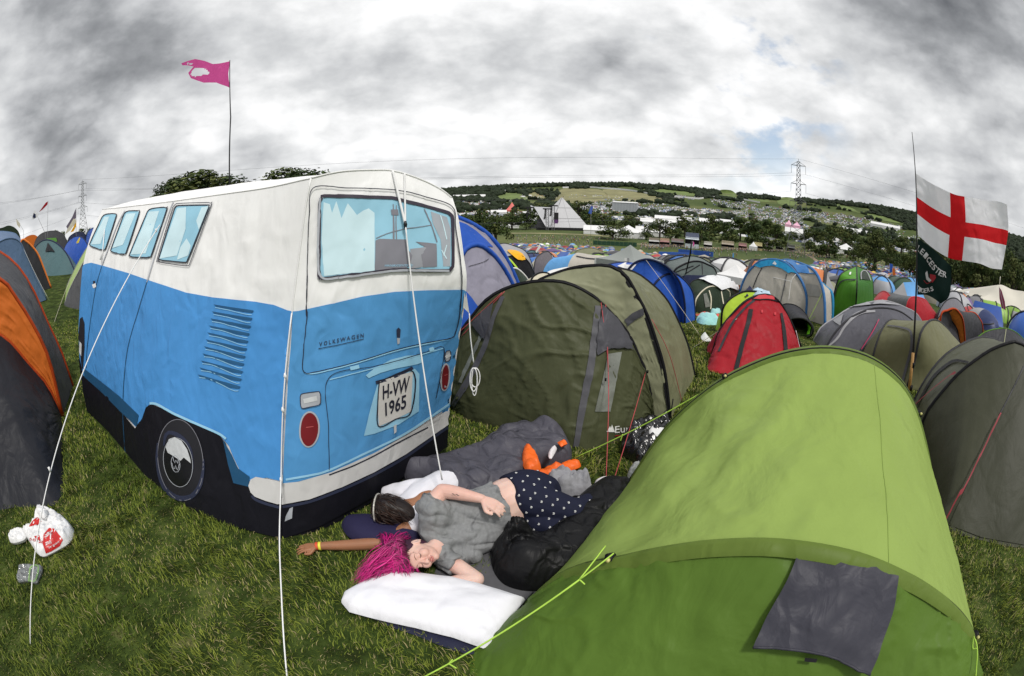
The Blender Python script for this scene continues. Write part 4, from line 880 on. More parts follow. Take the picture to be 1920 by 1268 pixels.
TP = mat('silver_tarp', (.70, .71, .73), .35, .06, 8, .5, 7, metal=.0)
s.patch('tarpaulin', [(1310, 522), (1326, 515), (1345, 514), (1364, 519), (1378, 528), (1387, 540), (1381, 545), (1366, 541), (1350, 546), (1343, 540), (1329, 534), (1318, 528)], TP, t, .06, 6)
s.patch('clear_window', [(1318, 552), (1324, 550), (1332, 575), (1322, 577)], mat('window_film', (.16, .17, .15), .25), t, .02, 6, smooth=False)
for q in ([(1329, 545), (1333, 560), (1332, 580)], [(1352, 547), (1356, 570)]): zipline(s, t, q, 2, 'cream', 'seam')
t, s, a = arctent('tunnel_tent', 'big beige tunnel tent with bright blue hood and blue pole sleeves', [[(1386, 575), (1390, 540), (1401, 514), (1414, 499), (1426, 490), (1442, 487), (1459, 488), (1474, 494), (1489, 508), (1502, 525), (1510, 544), (1513, 563), (1511, 600)], [(1425, 570), (1430, 530), (1445, 500), (1470, 488), (1490, 491), (1508, 497), (1522, 504), (1532, 515), (1541, 536), (1546, 563), (1547, 612)], [(1470, 580), (1475, 545), (1500, 520), (1530, 525), (1550, 540), (1561, 555), (1560, 612)]], ['beige', 'beige'], 'beige', 'beige', (.35, .2), ['blue', 'blue', 'cyan'], .04, wrinkle=.02)
s.patch('hood', [(1416, 499), (1428, 491), (1442, 488), (1459, 489), (1474, 495), (1486, 505), (1494, 513), (1484, 511), (1479, 513), (1466, 504), (1450, 499), (1437, 500), (1426, 503)], fabric('hood_blue', (.03, .30, .58), .5), t, .04, 6, smooth=False)
s.patch('blue_roof', [(1470, 489), (1497, 492), (1512, 499), (1524, 505), (1531, 514), (1518, 514), (1496, 512), (1486, 500)], tm('blue'), t, .03, 7, smooth=False)
s.patch('hood_mark', [(1450, 496), (1454, 491), (1458, 496), (1456, 498)], tm('white'), t, .055, 3, smooth=False)
zipline(s, t, [(1429, 503), (1420, 520), (1412, 540)], 1.6, 'greyd'); zipline(s, t, [(1475, 514), (1470, 540), (1464, 566)], 1.8, 'grey')
s.patch('window_panel', [(1512, 532), (1534, 535), (1541, 557), (1516, 555)], fabric('beige_window', (.33, .32, .30), .3), t, .015, 6, smooth=False)
for q in ([a[1][33], G(1513, 606)], [a[2][34], G(1514, 603)]): guy(t, q, .006, 'neon')
guy(t, [a[0][10], s.hit(1486, 530, .15)], .006, 'white'); guy(t, [s.hit(1494, 516, .1), s.hit(1486, 530, .15), s.hit(1481, 566, .2)], .006, 'white')
# tall green toilet tent
def build_toilet():
    L_, M2, R_ = G(1551, 602), G(1603, 618), G(1640, 592); B_ = L_+R_-M2; B_.z = tz(B_.x, B_.y); T = thing('toilet_tent', 'tall narrow bright green toilet tent with a small arched window', 'tent', (M2.x, M2.y, M2.z))
    D = M2.xy.length; apex = pd(1606, 499, (L_+R_).xy.length/2)
    def up(X, Y, ref): return pd(X, Y, ref.xy.length)
    l = spline([L_, up(1561, 563, L_), up(1568, 535, L_), up(1578, 513, L_), apex], 20); m = spline([M2, up(1605, 570, M2), up(1607, 532, M2), apex], 20); r = spline([R_, up(1638, 560, R_), up(1636, 526, R_), up(1627, 509, R_), apex], 20); b = spline([B_, (B_+apex)/2+Vector((.1, .2, .2)), apex], 20)
    gs = []
    for p, q, c in ((l, m, 'greenl'), (m, r, 'green'), (r, b, 'green'), (b, l, 'green')):
        t = np.linspace(0, 1, 12)[None, :, None]; g = p[:, None]*(1-t)+q[:, None]*t; o, g = sheet('wall_panel', g, col('toilet_'+c, (.075, .24, .02) if c == 'greenl' else (.035, .15, .015)), T, .02, 2); gs.append(g)
    for p in (l, m, r): tube('pole_sleeve', p, .022, tm('black') if p is m else tm('greyd'), T, 6)
    S = Skin(gs); S.patch('window', [(1613, 524), (1614, 512), (1619, 508), (1625, 512), (1629, 526)], tm('darkgreen'), T, .03, 4, smooth=False); S.line('window_rim', [(1613, 525), (1613, 513), (1619, 508), (1625, 512), (1631, 526)], 1.8, tm('greyl'), T, .04)
    S.line('door_zip', [(1556, 590), (1564, 560), (1572, 537), (1582, 527), (1605, 526)], 2.2, tm('greyd'), T, .03); S.patch('badge', [(1593, 512), (1596, 512), (1595, 517), (1592, 517)], tm('white'), T, .03, 3, smooth=False)
build_toilet()
t, s, a = arctent('dome_tent', 'bright red dome tent with two black door zips behind the lime tunnel tent', [[(1334, 668), (1350, 620), (1379, 583), (1403, 562), (1430, 553), (1450, 557), (1468, 576), (1489, 617), (1506, 662)]], [], 'red', 'red', (.3, .9), 'black', .02, base=[(1334, 668), (1328, 694), (1375, 704), (1430, 707), (1490, 695), (1506, 662)], wrinkle=.02)
s.line('door_zip', [(1408, 581), (1402, 610), (1391, 650), (1380, 694)], 8, fabric('zip_black', (.02, .02, .022), .5), t, .015); s.line('door_zip', [(1464, 588), (1469, 620), (1473, 662)], [4, 7, 7], fabric('zip_black', (.02, .02, .022), .5), t, .015)
s.line('pole_band', [(1414, 564), (1400, 576), (1375, 605), (1348, 660)], 4, tm('greyd'), t, .012); s.line('hood_edge', [(1410, 563), (1440, 562), (1461, 566)], 3, tm('black'), t, .015)
s.patch('hood', [(1412, 562), (1422, 555), (1440, 553), (1455, 560), (1461, 565), (1440, 562)], tm('redl'), t, .02, 5, smooth=False)
for q in ((1428, 585), (1452, 589)): s.patch('toggle', [(q[0]-1.5, q[1]-2), (q[0]+1.5, q[1]-2), (q[0]+1.5, q[1]+3), (q[0]-1.5, q[1]+3)], tm('redl'), t, .02, 3, smooth=False)
guy(t, [s.hit(1382, 600, .02), G(1295, 655)], .004, 'cream'); guy(t, [s.hit(1491, 620, .02), G(1503, 668)], .006, 'white')
t, s, a = arctent('popup_tent', 'lime yellow pop-up tent behind the red dome tent with clothes on top', [[(1352, 625), (1354, 585), (1364, 565), (1384, 551), (1405, 546), (1440, 552), (1465, 575), (1475, 620)]], [], 'neonlime', 'neonlime', (.2, .8), 'black', .02) if False else arctent('popup_tent', 'lime yellow pop-up tent behind the red dome tent with clothes on top', [[(1352, 625), (1354, 585), (1364, 565), (1384, 551), (1405, 546), (1440, 552), (1465, 575), (1475, 620)]], [], fabric('acid_lime', (.42, .62, .06), .5), fabric('acid_lime', (.42, .62, .06), .5), (.2, .8), 'black', .02)
t, s, a = arctent('popup_tent', 'small open black and lime pop-up tent right of the red dome tent', [[(1475, 612), (1482, 600), (1500, 597), (1515, 602), (1525, 615), (1522, 628), (1512, 634)], [(1462, 600), (1466, 574), (1484, 571), (1502, 580), (1515, 597), (1518, 612)]], ['greyd'], None, 'black', (.2, .5), 'black', .02)
s.patch('inner_lining', [(1503, 601), (1513, 603), (1522, 614), (1519, 628), (1512, 628), (1506, 612)], fabric('acid_green', (.20, .62, .02), .5), t, .02, 5, smooth=False)
t, s, a = arctent('dome_tent', 'dark grey dome tent with a silver crest strip and magenta guy lines', [[(1545, 660), (1560, 632), (1580, 608), (1605, 590), (1640, 578), (1675, 580), (1700, 592), (1722, 615), (1740, 660)], [(1525, 640), (1540, 614), (1566, 596), (1590, 580), (1615, 571), (1650, 564), (1672, 567), (1698, 577), (1722, 593), (1745, 640)]], ['violet'], 'violet', 'greyd', (.45, .5), ['greyd', 'greyl'], .02, wrinkle=.02)
s.line('silver_strip', [(1553, 650), (1570, 634), (1582, 614), (1600, 595), (1618, 586), (1640, 584)], [3, 4, 4, 5, 5, 4], tm('greyl'), t, .02); s.patch('crest', [(1590, 578), (1620, 571), (1650, 558), (1660, 568), (1690, 574), (1650, 572)], tm('greyl'), t, .03, 6, smooth=False)
s.patch('silver_gusset', [(1562, 602), (1582, 590), (1576, 612), (1566, 606)], tm('greyl'), t, .02, 5, smooth=False); s.line('guy_line', [(1645, 600), (1632, 625), (1612, 655)], 1.4, mat('magenta_cord', (.5, .03, .12), .6), t, .05)
t, s, a = arctent('tunnel_tent', 'long grey tunnel tent with bright red ends beyond the toilet tent', [[(1637, 575), (1643, 556), (1658, 546), (1672, 560), (1680, 590)], [(1695, 600), (1705, 560), (1731, 560), (1745, 575), (1762, 603)]], [fabric('charcoal_fly', (.10, .105, .11), .5)], 'redl', 'red', (.6, .8), 'redl', .02)
OT = fabric('olive_tunnel', (.14, .14, .075), .5, .25, .06, 4)
t, s, a = arctent('tunnel_tent', 'olive tunnel tent with a closed side door behind the England flag pole', [[(1700, 728), (1712, 690), (1724, 632), (1734, 611), (1748, 600), (1765, 606), (1785, 630), (1796, 662)], [(1633, 692), (1639, 660), (1652, 622), (1668, 601), (1690, 604), (1712, 622), (1722, 655)]], [OT], OT, OT, (1.0, .7), 'greyd', .02, wrinkle=.025)
s.line('door_zip', [(1664, 612), (1690, 616), (1708, 624), (1710, 650), (1700, 690), (1693, 716)], [2, 3, 5, 5, 5, 5], fabric('zip_grey', (.085, .085, .095)), t, .02)
t, s, a = arctent('dome_tent', 'dark grey dome tent with thin green piping behind the big dark tent', [[(1826, 650), (1832, 634), (1849, 622), (1868, 617), (1887, 616), (1906, 624), (1922, 640), (1935, 665)]], [], 'greyd', 'greyd', (.5, .6), 'lime_dark', .02)
s.line('piping', [(1886, 617), (1882, 645)], 1.5, tm('olive_pale'), t, .02)
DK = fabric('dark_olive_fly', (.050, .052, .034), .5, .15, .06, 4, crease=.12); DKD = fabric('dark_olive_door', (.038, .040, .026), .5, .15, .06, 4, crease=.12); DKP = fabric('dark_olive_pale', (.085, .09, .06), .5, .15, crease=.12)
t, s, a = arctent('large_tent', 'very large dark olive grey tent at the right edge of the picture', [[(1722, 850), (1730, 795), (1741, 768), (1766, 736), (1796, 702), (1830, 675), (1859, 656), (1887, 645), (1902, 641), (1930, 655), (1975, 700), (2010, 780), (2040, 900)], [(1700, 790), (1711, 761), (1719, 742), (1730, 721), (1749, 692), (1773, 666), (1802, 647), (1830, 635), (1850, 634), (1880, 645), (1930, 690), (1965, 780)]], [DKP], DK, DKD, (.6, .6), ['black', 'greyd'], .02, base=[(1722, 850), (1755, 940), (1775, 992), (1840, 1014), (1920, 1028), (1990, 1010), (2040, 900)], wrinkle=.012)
s.line('pole_seam', [(1920, 686), (1900, 728), (1874, 778)], 2, tm('greyd'), t, .012); s.patch('darker_panel', [(1922, 690), (1900, 730), (1874, 780), (1830, 870), (1780, 985), (1840, 1008), (1920, 1022)], DKD, t, .008, 14, smooth=False)  # panel right of the seam in a darker olive
s.line('guy_line', [(1874, 780), (1830, 870), (1769, 990)], 2.6, mat('dark_red_cord', (.22, .02, .03), .6), t, .05)
s.line('door_arch', [(1716, 772), (1735, 735), (1752, 708), (1773, 689), (1792, 679), (1817, 683)], [2, 3, 4, 5, 5, 4], tm('black'), t, .02); s.line('guy_line', [(1795, 704), (1760, 730), (1716, 766)], 1.5, mat('dark_red_cord', (.22, .02, .03), .6), t, .05)
t, s, a = arctent('popup_tent', 'orange and charcoal pop-up tunnel tent right of the flag pole', [[(1752, 640), (1757, 604), (1766, 592), (1778, 596), (1793, 615), (1800, 645)], [(1762, 648), (1764, 592), (1777, 582), (1789, 579), (1798, 586), (1806, 603), (1810, 648)], [(1795, 640), (1801, 592), (1814, 586), (1827, 587), (1836, 597), (1842, 611), (1843, 645)]], [fabric('orange_bright', (.72, .20, .04), .5), 'greyd'], 'greyd', fabric('orange_bright', (.72, .20, .04), .5), (.25, .5), ['black', 'redorange', 'redorange'], .03)
t, s, a = arctent('popup_tent', 'pale grey violet pop-up tent behind the orange one', [[(1753, 610), (1764, 578), (1779, 561), (1795, 561), (1808, 578), (1816, 605)]], [], fabric('grey_violet', (.17, .165, .19), .5), 'greyd', (.4, .8), 'black', .025)
# ---- left-hand side
OR = fabric('orange_fly', (.55, .135, .022), .45, .22, .04, 4); GR = fabric('grey_fly', (.055, .057, .065), .42, .3, .08, 4); GRD = fabric('grey_front', (.018, .019, .024), .38, .35, .08, 4, spec=.4); RO = fabric('red_orange_sleeve', (.34, .045, .008), .5)
t, s, a = arctent('large_tent', 'large grey and orange tent at the left edge of the picture', [[(-290, 900), (-250, 740), (-150, 645), (-60, 620), (0, 628), (28, 652), (55, 684), (85, 718), (103, 750), (116, 782)], [(-290, 890), (-260, 650), (-160, 530), (-70, 500), (0, 522), (26, 552), (51, 590), (77, 637), (97, 690), (118, 780)], [(-270, 780), (-210, 560), (-110, 465), (-40, 455), (0, 473), (26, 492), (47, 518), (68, 556), (91, 609), (115, 660), (137, 725)]], [OR, GR], GRD, GR, (.6, .8), RO, .022, base=[(-290, 900), (-180, 1010), (0, 958), (60, 952), (113, 940), (118, 860), (116, 782)], wrinkle=.014, names=['orange_flysheet', 'grey_flysheet'])
t, s, a = arctent('frame_tent', 'faded blue grey tent behind the large grey and orange tent', [[(-60, 620), (-50, 500), (0, 453), (33, 450), (50, 480), (66, 520), (88, 562)], [(-90, 560), (-70, 470), (-20, 438), (20, 436), (37, 448), (58, 490), (78, 535)]], ['bluegrey'], 'bluegrey', 'bluegrey', (.2, .4), 'bluegrey', .02)
guy(t, [a[0][26], G(92, 563)], .006, 'white')
t, s, a = arctent('dome_tent', 'orange edged charcoal dome tent between the blue grey and teal tents', [[(20, 560), (28, 500), (40, 452), (50, 453), (60, 462), (72, 478), (84, 508), (96, 540)]], [], fabric('charcoal', (.035, .035, .038), .5), OR, (.25, 1.0), fabric('orange_bright', (.72, .20, .04), .5), .035)
t, s, a = arctent('dome_tent', 'teal dome tent with a dark triangular vent', [[(60, 505), (64, 470), (76, 454), (90, 450), (107, 457), (123, 473), (134, 494), (142, 513)]], [], 'teal', 'teal', (.4, 1.0), 'navy', .03, base=[(60, 505), (75, 516), (92, 518), (120, 516), (142, 513)])
s.patch('vent', [(91, 456), (86, 473), (95, 472), (104, 474)], tm('black'), t, .05, 4, smooth=False)
t, s, a = arctent('dome_tent', 'charcoal dome tent with a lime patch behind the teal tent', [[(60, 480), (66, 452), (78, 438), (98, 433), (113, 436), (122, 444), (132, 475)]], [], 'greyd', 'greyd', (.3, .9), 'greyd', .02)
s.patch('lime_patch', [(88, 447), (106, 446), (108, 453), (98, 455), (88, 450)], fabric('toilet_greenl', (.075, .24, .02)), t, .03, 4, smooth=False)
t, s, a = arctent('dome_tent', 'bright blue dome tent with a yellow arrow sign in front', [[(118, 490), (121, 466), (131, 450), (146, 443), (158, 449), (168, 470), (172, 500)]], [], 'royal', 'royal', (.5, .8), 'navy', .02)
t, s, a = arctent('frame_tent', 'tall ultramarine tent next to the front of the camper van tent', [[(160, 470), (163, 440), (172, 429), (185, 427), (196, 440), (200, 480)]], [], 'royal', 'royal', (.3, .8), 'royal', .02)
t, s, a = arctent('dome_tent', 'navy dome tent far behind the blue tent with the arrow', [[(126, 470), (128, 448), (138, 438), (148, 435), (160, 440), (166, 465)]], [], 'navy', 'navy', (.3, .8), 'navy', .02)
t, s, a = arctent('large_tent', 'long dark green tent on the skyline at the far left', [[(-60, 470), (-40, 432), (0, 428), (16, 423), (29, 428), (37, 440), (40, 462)]], [], 'darkgreen', 'darkgreen', (.4, 2.0), 'darkgreen', .02)
t, s, a = arctent('dome_tent', 'small orange dome tent below the long dark green tent', [[(-20, 470), (-5, 446), (8, 441), (22, 443), (32, 452), (34, 468)]], [], OR, OR, (.3, .8), 'redorange', .02)
t, s, a = arctent('dome_tent', 'orange and brown dome tent left of the charcoal dome', [[(40, 470), (44, 450), (54, 442), (66, 441), (74, 450), (76, 468)]], [], OR, 'mauve', (.3, .8), 'redorange', .02)
t, s, a = arctent('dome_tent', 'lime and grey tent squeezed behind the front of the camper van tent', [[(121, 572), (130, 545), (145, 515), (165, 482), (200, 470), (250, 490), (290, 545), (300, 590)], [(124, 540), (134, 518), (150, 487), (172, 455), (205, 440), (250, 460), (285, 510), (295, 560)]], [fabric('pale_lime', (.34, .45, .16), .5)], fabric('mid_grey', (.095, .095, .10), .5), 'greyd', (.35, .5), 'greyl', .02)
guy(t, [G(101, 607), a[1][3]], .005, 'cream')
# ---- strip of tents between the van and the valley
MIDS = [
 ('dome_tent', 'light grey dome tent with a yellow cloth over its black doorway', [[(935, 530), (938, 488), (952, 482), (972, 478), (988, 488), (998, 505), (1004, 530)], [(915, 520), (925, 470), (943, 457), (967, 463), (985, 472), (996, 492), (1004, 522)]], ['greyl'], 'black', 'greyl', 'black'),
 ('dome_tent', 'dark tent with a thick white pole sleeve next to the lilac grey dome', [[(935, 560), (948, 512), (962, 503), (975, 508), (990, 525), (1002, 550)]], [], 'darkgreen', 'greyd', 'white'),
 ('popup_tent', 'small cream pop-up tent with a black rim behind the olive tent', [[(990, 560), (996, 526), (1005, 515), (1018, 511), (1031, 515), (1040, 530), (1044, 556)]], [], 'cream', 'cream', 'black'),
 ('ridge_tent', 'mauve ridge tent left of the sky blue tunnel tent', [[(1000, 520), (1004, 487), (1016, 475), (1027, 472), (1034, 480), (1040, 510)]], [], 'mauve', 'cream', 'greyd'),
 ('tunnel_tent', 'sky blue and beige tunnel tent behind the olive tent roof', [[(1016, 530), (1020, 505), (1032, 488), (1045, 484), (1060, 500), (1066, 525)], [(1060, 528), (1066, 495), (1080, 475), (1095, 480), (1105, 510), (1108, 525)], [(1112, 530), (1118, 500), (1130, 480), (1145, 486), (1155, 505), (1158, 528)]], ['sky', 'beige'], 'sky', 'cream', None),
 ('dome_tent', 'pale olive dome tent behind the sky blue and beige tunnel tent', [[(1072, 505), (1078, 474), (1096, 466), (1114, 466), (1134, 474), (1150, 486), (1158, 510)]], [], 'olive_pale', 'olive', 'olive'),
 ('awning_tent', 'flat white awning tent just beyond the olive tent', [[(1010, 540), (1024, 512), (1050, 503), (1072, 502), (1082, 520), (1086, 540)]], [], 'white', 'white', None),
 ('dome_tent', 'pale green tent between the beige tunnel and the toilet tent', [[(1532, 560), (1540, 534), (1552, 528), (1566, 532), (1574, 555)]], [], 'olive_pale', 'greenl', None),
]
for nm, lb, arcs, fly, fr, bk, sl in MIDS:
    t, s, a = arctent(nm, lb, arcs, fly, fr, bk, (.35, .9), sl, .025)
    if 'yellow cloth' in lb: s.patch('yellow_cloth', [(951, 472), (965, 472), (978, 478), (983, 488), (970, 488), (960, 480)], tm('yellow'), t, .06, 5); s.line('lime_edge', [(952, 485), (958, 490), (969, 504)], 3, fabric('acid_lime', (.42, .62, .06)), t, .04)
    if 'sky blue and beige' in lb: s.line('rolled_blind', [(1080, 481), (1100, 485), (1126, 487)], 1.8, tm('greyd'), t, .03)
# ================================================================== people and bedding
SKIN = mat('skin_pale', (.64, .385, .32), .5, .07, 14, .10, 90, spec=.3, var2=(.68, .47, .40)); SKINT = mat('skin_tanned', (.30, .135, .07), .5, .06, 9, .06, 60, spec=.35)
for m_ in (SKIN, SKINT):
    b_ = m_.node_tree.nodes['Principled BSDF']; b_.inputs['Subsurface Weight'].default_value = .12; b_.inputs['Subsurface Radius'].default_value = (.02, .008, .004)
def fingers(mb, wrist, dirn, nrm, size=1.0, curl=.3, spread=.10, thumb=1, r=.0082, palm=(.085, .041, .017)):
    """palm plus five fingers; nrm points out of the back of the hand"""
    d = Vector(dirn).normalized(); n = Vector(nrm); n = (n-d*n.dot(d)).normalized(); s = d.cross(n)*thumb; W0 = Vector(wrist)
    P = palm[0]*size; c = W0+d*P*.5
    for o in (-.026, -.009, .009, .026):
        blob(mb, [W0+s*o*.45*size+d*.004, W0+s*o*.85*size+d*P*.55, W0+s*o*size+d*P*.92], [.015*size, .0155*size, .0125*size], 10)
    ln = (.066, .076, .072, .056); of = (.028, .0095, -.0095, -.0275)
    for k in range(4):
        base = W0+s*of[k]*size+d*P*.9; dd = (d+s*spread*(of[k]/.028)).normalized(); L = ln[k]*size; a = 0; p = base; pts = [base-d*.014, base]; rr = [r*1.1*size, r*1.08*size]
        for seg, f in enumerate((.45, .32, .23)):
            a += curl*(.5, 1.0, .8)[seg]*(1+.12*math.sin(k*2.1)); q = dd*math.cos(a)-n*math.sin(a); p = p+q*L*f; pts.append(p); rr.append(r*size*(1.0, .93, .8)[seg])
        blob(mb, pts, rr, 10)
    b = W0+s*.020*size+d*P*.20; td = (d*.72+s*.62-n*.22).normalized()
    blob(mb, [b, b+td*.030*size+s*.004, b+td*.052*size, b+(td*.7+d*.5).normalized()*.078*size], [.0145*size, .0125*size, .0105*size, .0085*size], 10)
def build_girl():
    base = pz(890, 980, 0); T = tag(thing('person', None, None, (base.x, base.y, .02)), 'person with pink hair in a grey T-shirt asleep with one hand on the belly', 'person')
    mb = MB(); W = pz
    # head frame
    hc = W(783, 1040, .155); u = (W(742, 1052, .155)-W(822, 1036, .155)).normalized(); f = (W(800, 1075, .155)-W(783, 1040, .155)).normalized(); f = (f-u*f.dot(u)).normalized()
    s = u.cross(f); s = s if s.z > 0 else -s
    f = (f*.95+s*.30).normalized(); s = u.cross(f); s = s if s.z > 0 else -s
    A = Matrix((s, f, u)).transposed()
    def H(a, b, c): return hc+s*a+f*b+u*c      # side(up), face forward, crown
    def E(a, b, c, r, k=16): mb.add(*ell(H(a, b, c), r, A, k, 12))
    E(0, -.018, .028, (.074, .094, .086)); E(0, .012, -.010, (.064, .074, .080)); E(0, .030, -.055, (.050, .055, .050)); E(0, .062, -.088, (.022, .024, .020))
    E(0, .070, .030, (.052, .022, .030)); E(.034, .062, -.030, (.026, .026, .030)); E(-.034, .062, -.030, (.026, .026, .030))
    blob(mb, [H(0, .086, .006), H(0, .097, -.014), H(0, .108, -.032)], [.008, .009, .0125], 10); E(.011, .098, -.035, (.008, .009, .007)); E(-.011, .098, -.035, (.008, .009, .007))
    E(0, .084, -.056, (.022, .012, .007)); E(0, .082, -.066, (.020, .012, .008)); E(.030, .076, .002, (.015, .010, .010)); E(-.030, .076, .002, (.015, .010, .010)); E(0, .082, .020, (.044, .012, .007))
    for sd in (1, -1):                      # ears
        er = [H(sd*.076, -.012+.016*math.cos(t), -.012+.027*math.sin(t)) for t in np.linspace(-.6, 4.2, 9)]; blob(mb, er, [.0045]*9, 8); E(sd*.072, -.008, -.016, (.006, .012, .02))
    blob(mb, [H(0, -.015, -.03), H(0, -.02, -.10), W(836, 1000, .16)], [.052, .052, .058], 14)
    # torso
    blob(mb, [W(818, 990, .17), W(845, 980, .17), W(885, 970, .165), W(925, 962, .165), W(955, 948, .175), W(1000, 942, .18)], [.095, .105, .112, .135, .148, .145], 20, 1.28, (0, 0, 1))
    # upper arm lies over the side, forearm across the waist
    sh = W(806, 950, .325); el = W(829, 921, .39); wr_ = W(902, 935, .372)
    blob(mb, [sh, sh.lerp(el, .5), el], [.058, .051, .043], 14); blob(mb, [el, el.lerp(wr_, .35)+Vector((0, 0, .006)), wr_], [.043, .041, .0265], 14)
    hd = (W(946, 958, .335)-wr_).normalized(); fingers(mb, wr_+hd*.012, hd, Vector((-.05, -.35, 1)), .98, .42, .09, 1)
    # lower arm folded in front of the chest
    s2 = W(832, 1045, .085); e2 = W(893, 1086, .075); w2 = W(838, 1092, .075)
    blob(mb, [s2, s2.lerp(e2, .5), e2], [.052, .048, .043], 14); blob(mb, [e2, e2.lerp(w2, .4), w2], [.043, .040, .028], 14)
    fingers(mb, w2, (W(790, 1098, .08)-w2), Vector((0, -.2, 1)), .95, .35)
    # legs inside the trousers
    hipa, ka, aa = W(985, 935, .24), W(1075, 958, .2), W(1150, 930, .1); hipb, kb, ab = W(985, 965, .11), W(1070, 1010, .10), W(1135, 975, .07)
    for a, b, c in ((hipa, ka, aa), (hipb, kb, ab)): blob(mb, [a, a.lerp(b, .5), b, b.lerp(c, .4), c], [.088, .078, .058, .055, .038], 14)
    for c in (aa, ab): blob(mb, [c, c+Vector((.05, .03, .0)), c+Vector((.11, .02, -.01))], [.038, .036, .024], 10)
    remesh('body', mb.V, mb.F, SKIN, T, .0046, 3)
    # face details follow the head surface
    LASH = mat('eyelash_dark', (.035, .018, .012), .6); LIP = mat('lip_pink', (.50, .17, .15), .42, .05); BROW = mat('eyebrow_brown', (.22, .12, .08), .8)
    bvh = BVHTree.FromPolygons([Vector(v)+wloc(T) for v in [tuple(q.co) for q in bpy.data.objects['body'].data.vertices]], [tuple(p.vertices) for p in bpy.data.objects['body'].data.polygons])
    def on(P, lift=.0012):
        h = bvh.ray_cast(P+f*.08, -f)
        return (h[0]+f*lift) if h[0] is not None else P
    for sd in (1, -1):
        pts = [on(H(sd*(.017+.028*t), .07, .0-.0055*math.sin(math.pi*t)-.002*t)) for t in np.linspace(0, 1, 9)]; tube('closed_eyelid', pts, [.0006, .0012, .0016, .0017, .0017, .0017, .0016, .0012, .0007], LASH, T, 6)
        for t in np.linspace(.35, 1, 7):
            p = on(H(sd*(.017+.028*t), .07, .0-.0055*math.sin(math.pi*t)-.002*t)); tube('eyelash', [p, p+f*.003-u*.004+s*sd*.001, p+f*.005-u*.006+s*sd*.003], [.0006, .0005, .0002], LASH, T, 4) if sd == (1) else None
        pts = [on(H(sd*(.014+.036*t), .07, .021+.006*math.sin(math.pi*t*.9))) for t in np.linspace(0, 1, 8)]; tube('eyebrow', pts, [.0015, .0024, .0026, .0024, .0022, .0018, .0012, .0006], BROW, T, 6, .5)
        tube('nostril', [on(H(sd*.006, .07, -.0415), .0003), on(H(sd*.011, .07, -.0405), .0003)], .0018, LASH, T, 5)
    up_l = [on(H(x_, .07, -.0560+.003*math.cos(x_*160)), -.0005) for x_ in np.linspace(-.021, .021, 9)]; lo_l = [on(H(x_, .07, -.0655), -.0002) for x_ in np.linspace(-.018, .018, 9)]
    tube('lips', up_l, [.001, .0028, .0038, .0042, .0038, .0042, .0038, .0028, .001], LIP, T, 8); tube('lips', lo_l, [.001, .003, .0045, .005, .0052, .005, .0045, .003, .001], LIP, T, 8); tube('mouth_line', [on(H(x_, .07, -.0608), .0006) for x_ in np.linspace(-.021, .021, 8)], .0009, mat('mouth_dark', (.16, .04, .035), .6), T, 5)
    # T-shirt
    TG = mat('heather_grey_jersey', (.215, .22, .225), .85, .10, 60, .35, 9, (1, 1, 1), .3, spec=.1, crease=.55)
    tb = MB(); ch = spline([tuple(W(820, 1000, .17))+(.085,), tuple(W(832, 988, .17))+(.122,), tuple(W(860, 976, .17))+(.135,), tuple(W(890, 969, .168))+(.142,), tuple(W(922, 962, .168))+(.153,), tuple(W(938, 956, .172))+(.157,)], 18); tb.tube(ch[:, :3], ch[:, 3], 28, 0, 1.25, (0, 0, 1))
    blob(tb, [W(830, 978, .20), W(815, 962, .29), sh+Vector((.01, 0, -.02))], [.12, .10, .088], 20); blob(tb, [W(822, 995, .17), W(812, 975, .26)], [.105, .09], 18); q_ = sh.lerp(el, .34); tb.tube([W(830, 975, .24), sh, q_], [.085, .078, .070], 20); q_ = s2.lerp(e2, .42); tb.tube([W(834, 1015, .14), s2, q_], [.085, .074, .066], 20)
    blob(tb, [W(858, 1000, .14), W(885, 1002, .12), W(915, 995, .12)], [.12, .125, .11], 20); blob(tb, [W(850, 1040, .08), W(885, 1040, .06)], [.06, .05], 16)
    def tdisp(co):
        w = np.array([.012*mnoise.noise(Vector((p[0]*5+p[1]*3, p[1]*5-p[0]*4, p[2]*10)))+.007*mnoise.noise(Vector((p[0]*9+p[2]*14, p[1]*20-p[0]*8, p[2]*14+4)))-.060*max(0, .20-abs(mnoise.noise(Vector((p[0]*4-2+p[1]*3, p[1]*8+p[2]*5, p[2]*9+9))))) for p in co]); return w+.005
    remesh('t_shirt', tb.V, tb.F, TG, T, .006, 4, tdisp)
    
    # trousers with a small repeated emblem
    TR = mat('navy_trousers', (.010, .012, .030), .8, .08, 20, .2, 10, spec=.2)
    tr = MB(); ch = spline([tuple(W(958, 944, .19))+(.160,), tuple(W(978, 938, .19))+(.168,), tuple(W(1010, 938, .175))+(.158,), tuple(W(1035, 945, .16))+(.12,), tuple(W(1045, 948, .16))+(.06,)], 14); tr.tube(ch[:, :3], ch[:, 3], 28, 0, 1.18, (0, 0, 1))
    for a, b, c in ((hipa, ka, aa), (hipb, kb, ab)): blob(tr, [a, a.lerp(b, .5), b, b.lerp(c, .4), c], [.12, .105, .082, .072, .052], 16)
    def trd(co): return np.array([.010*mnoise.noise(Vector((p[0]*7, p[1]*5, p[2]*9)))-.006*abs(mnoise.noise(Vector((p[0]*12, p[1]*5+4, p[2]*12)))) for p in co])+.004
    to = remesh('trousers', tr.V, tr.F, TR, T, .007, 4, trd)
    off = wloc(T); bt = BVHTree.FromPolygons([v.co+off for v in to.data.vertices], [tuple(p.vertices) for p in to.data.polygons]); em = MB()
    q0 = Vector((.83, -.55, 0)); r0 = Vector((.55, .83, 0))
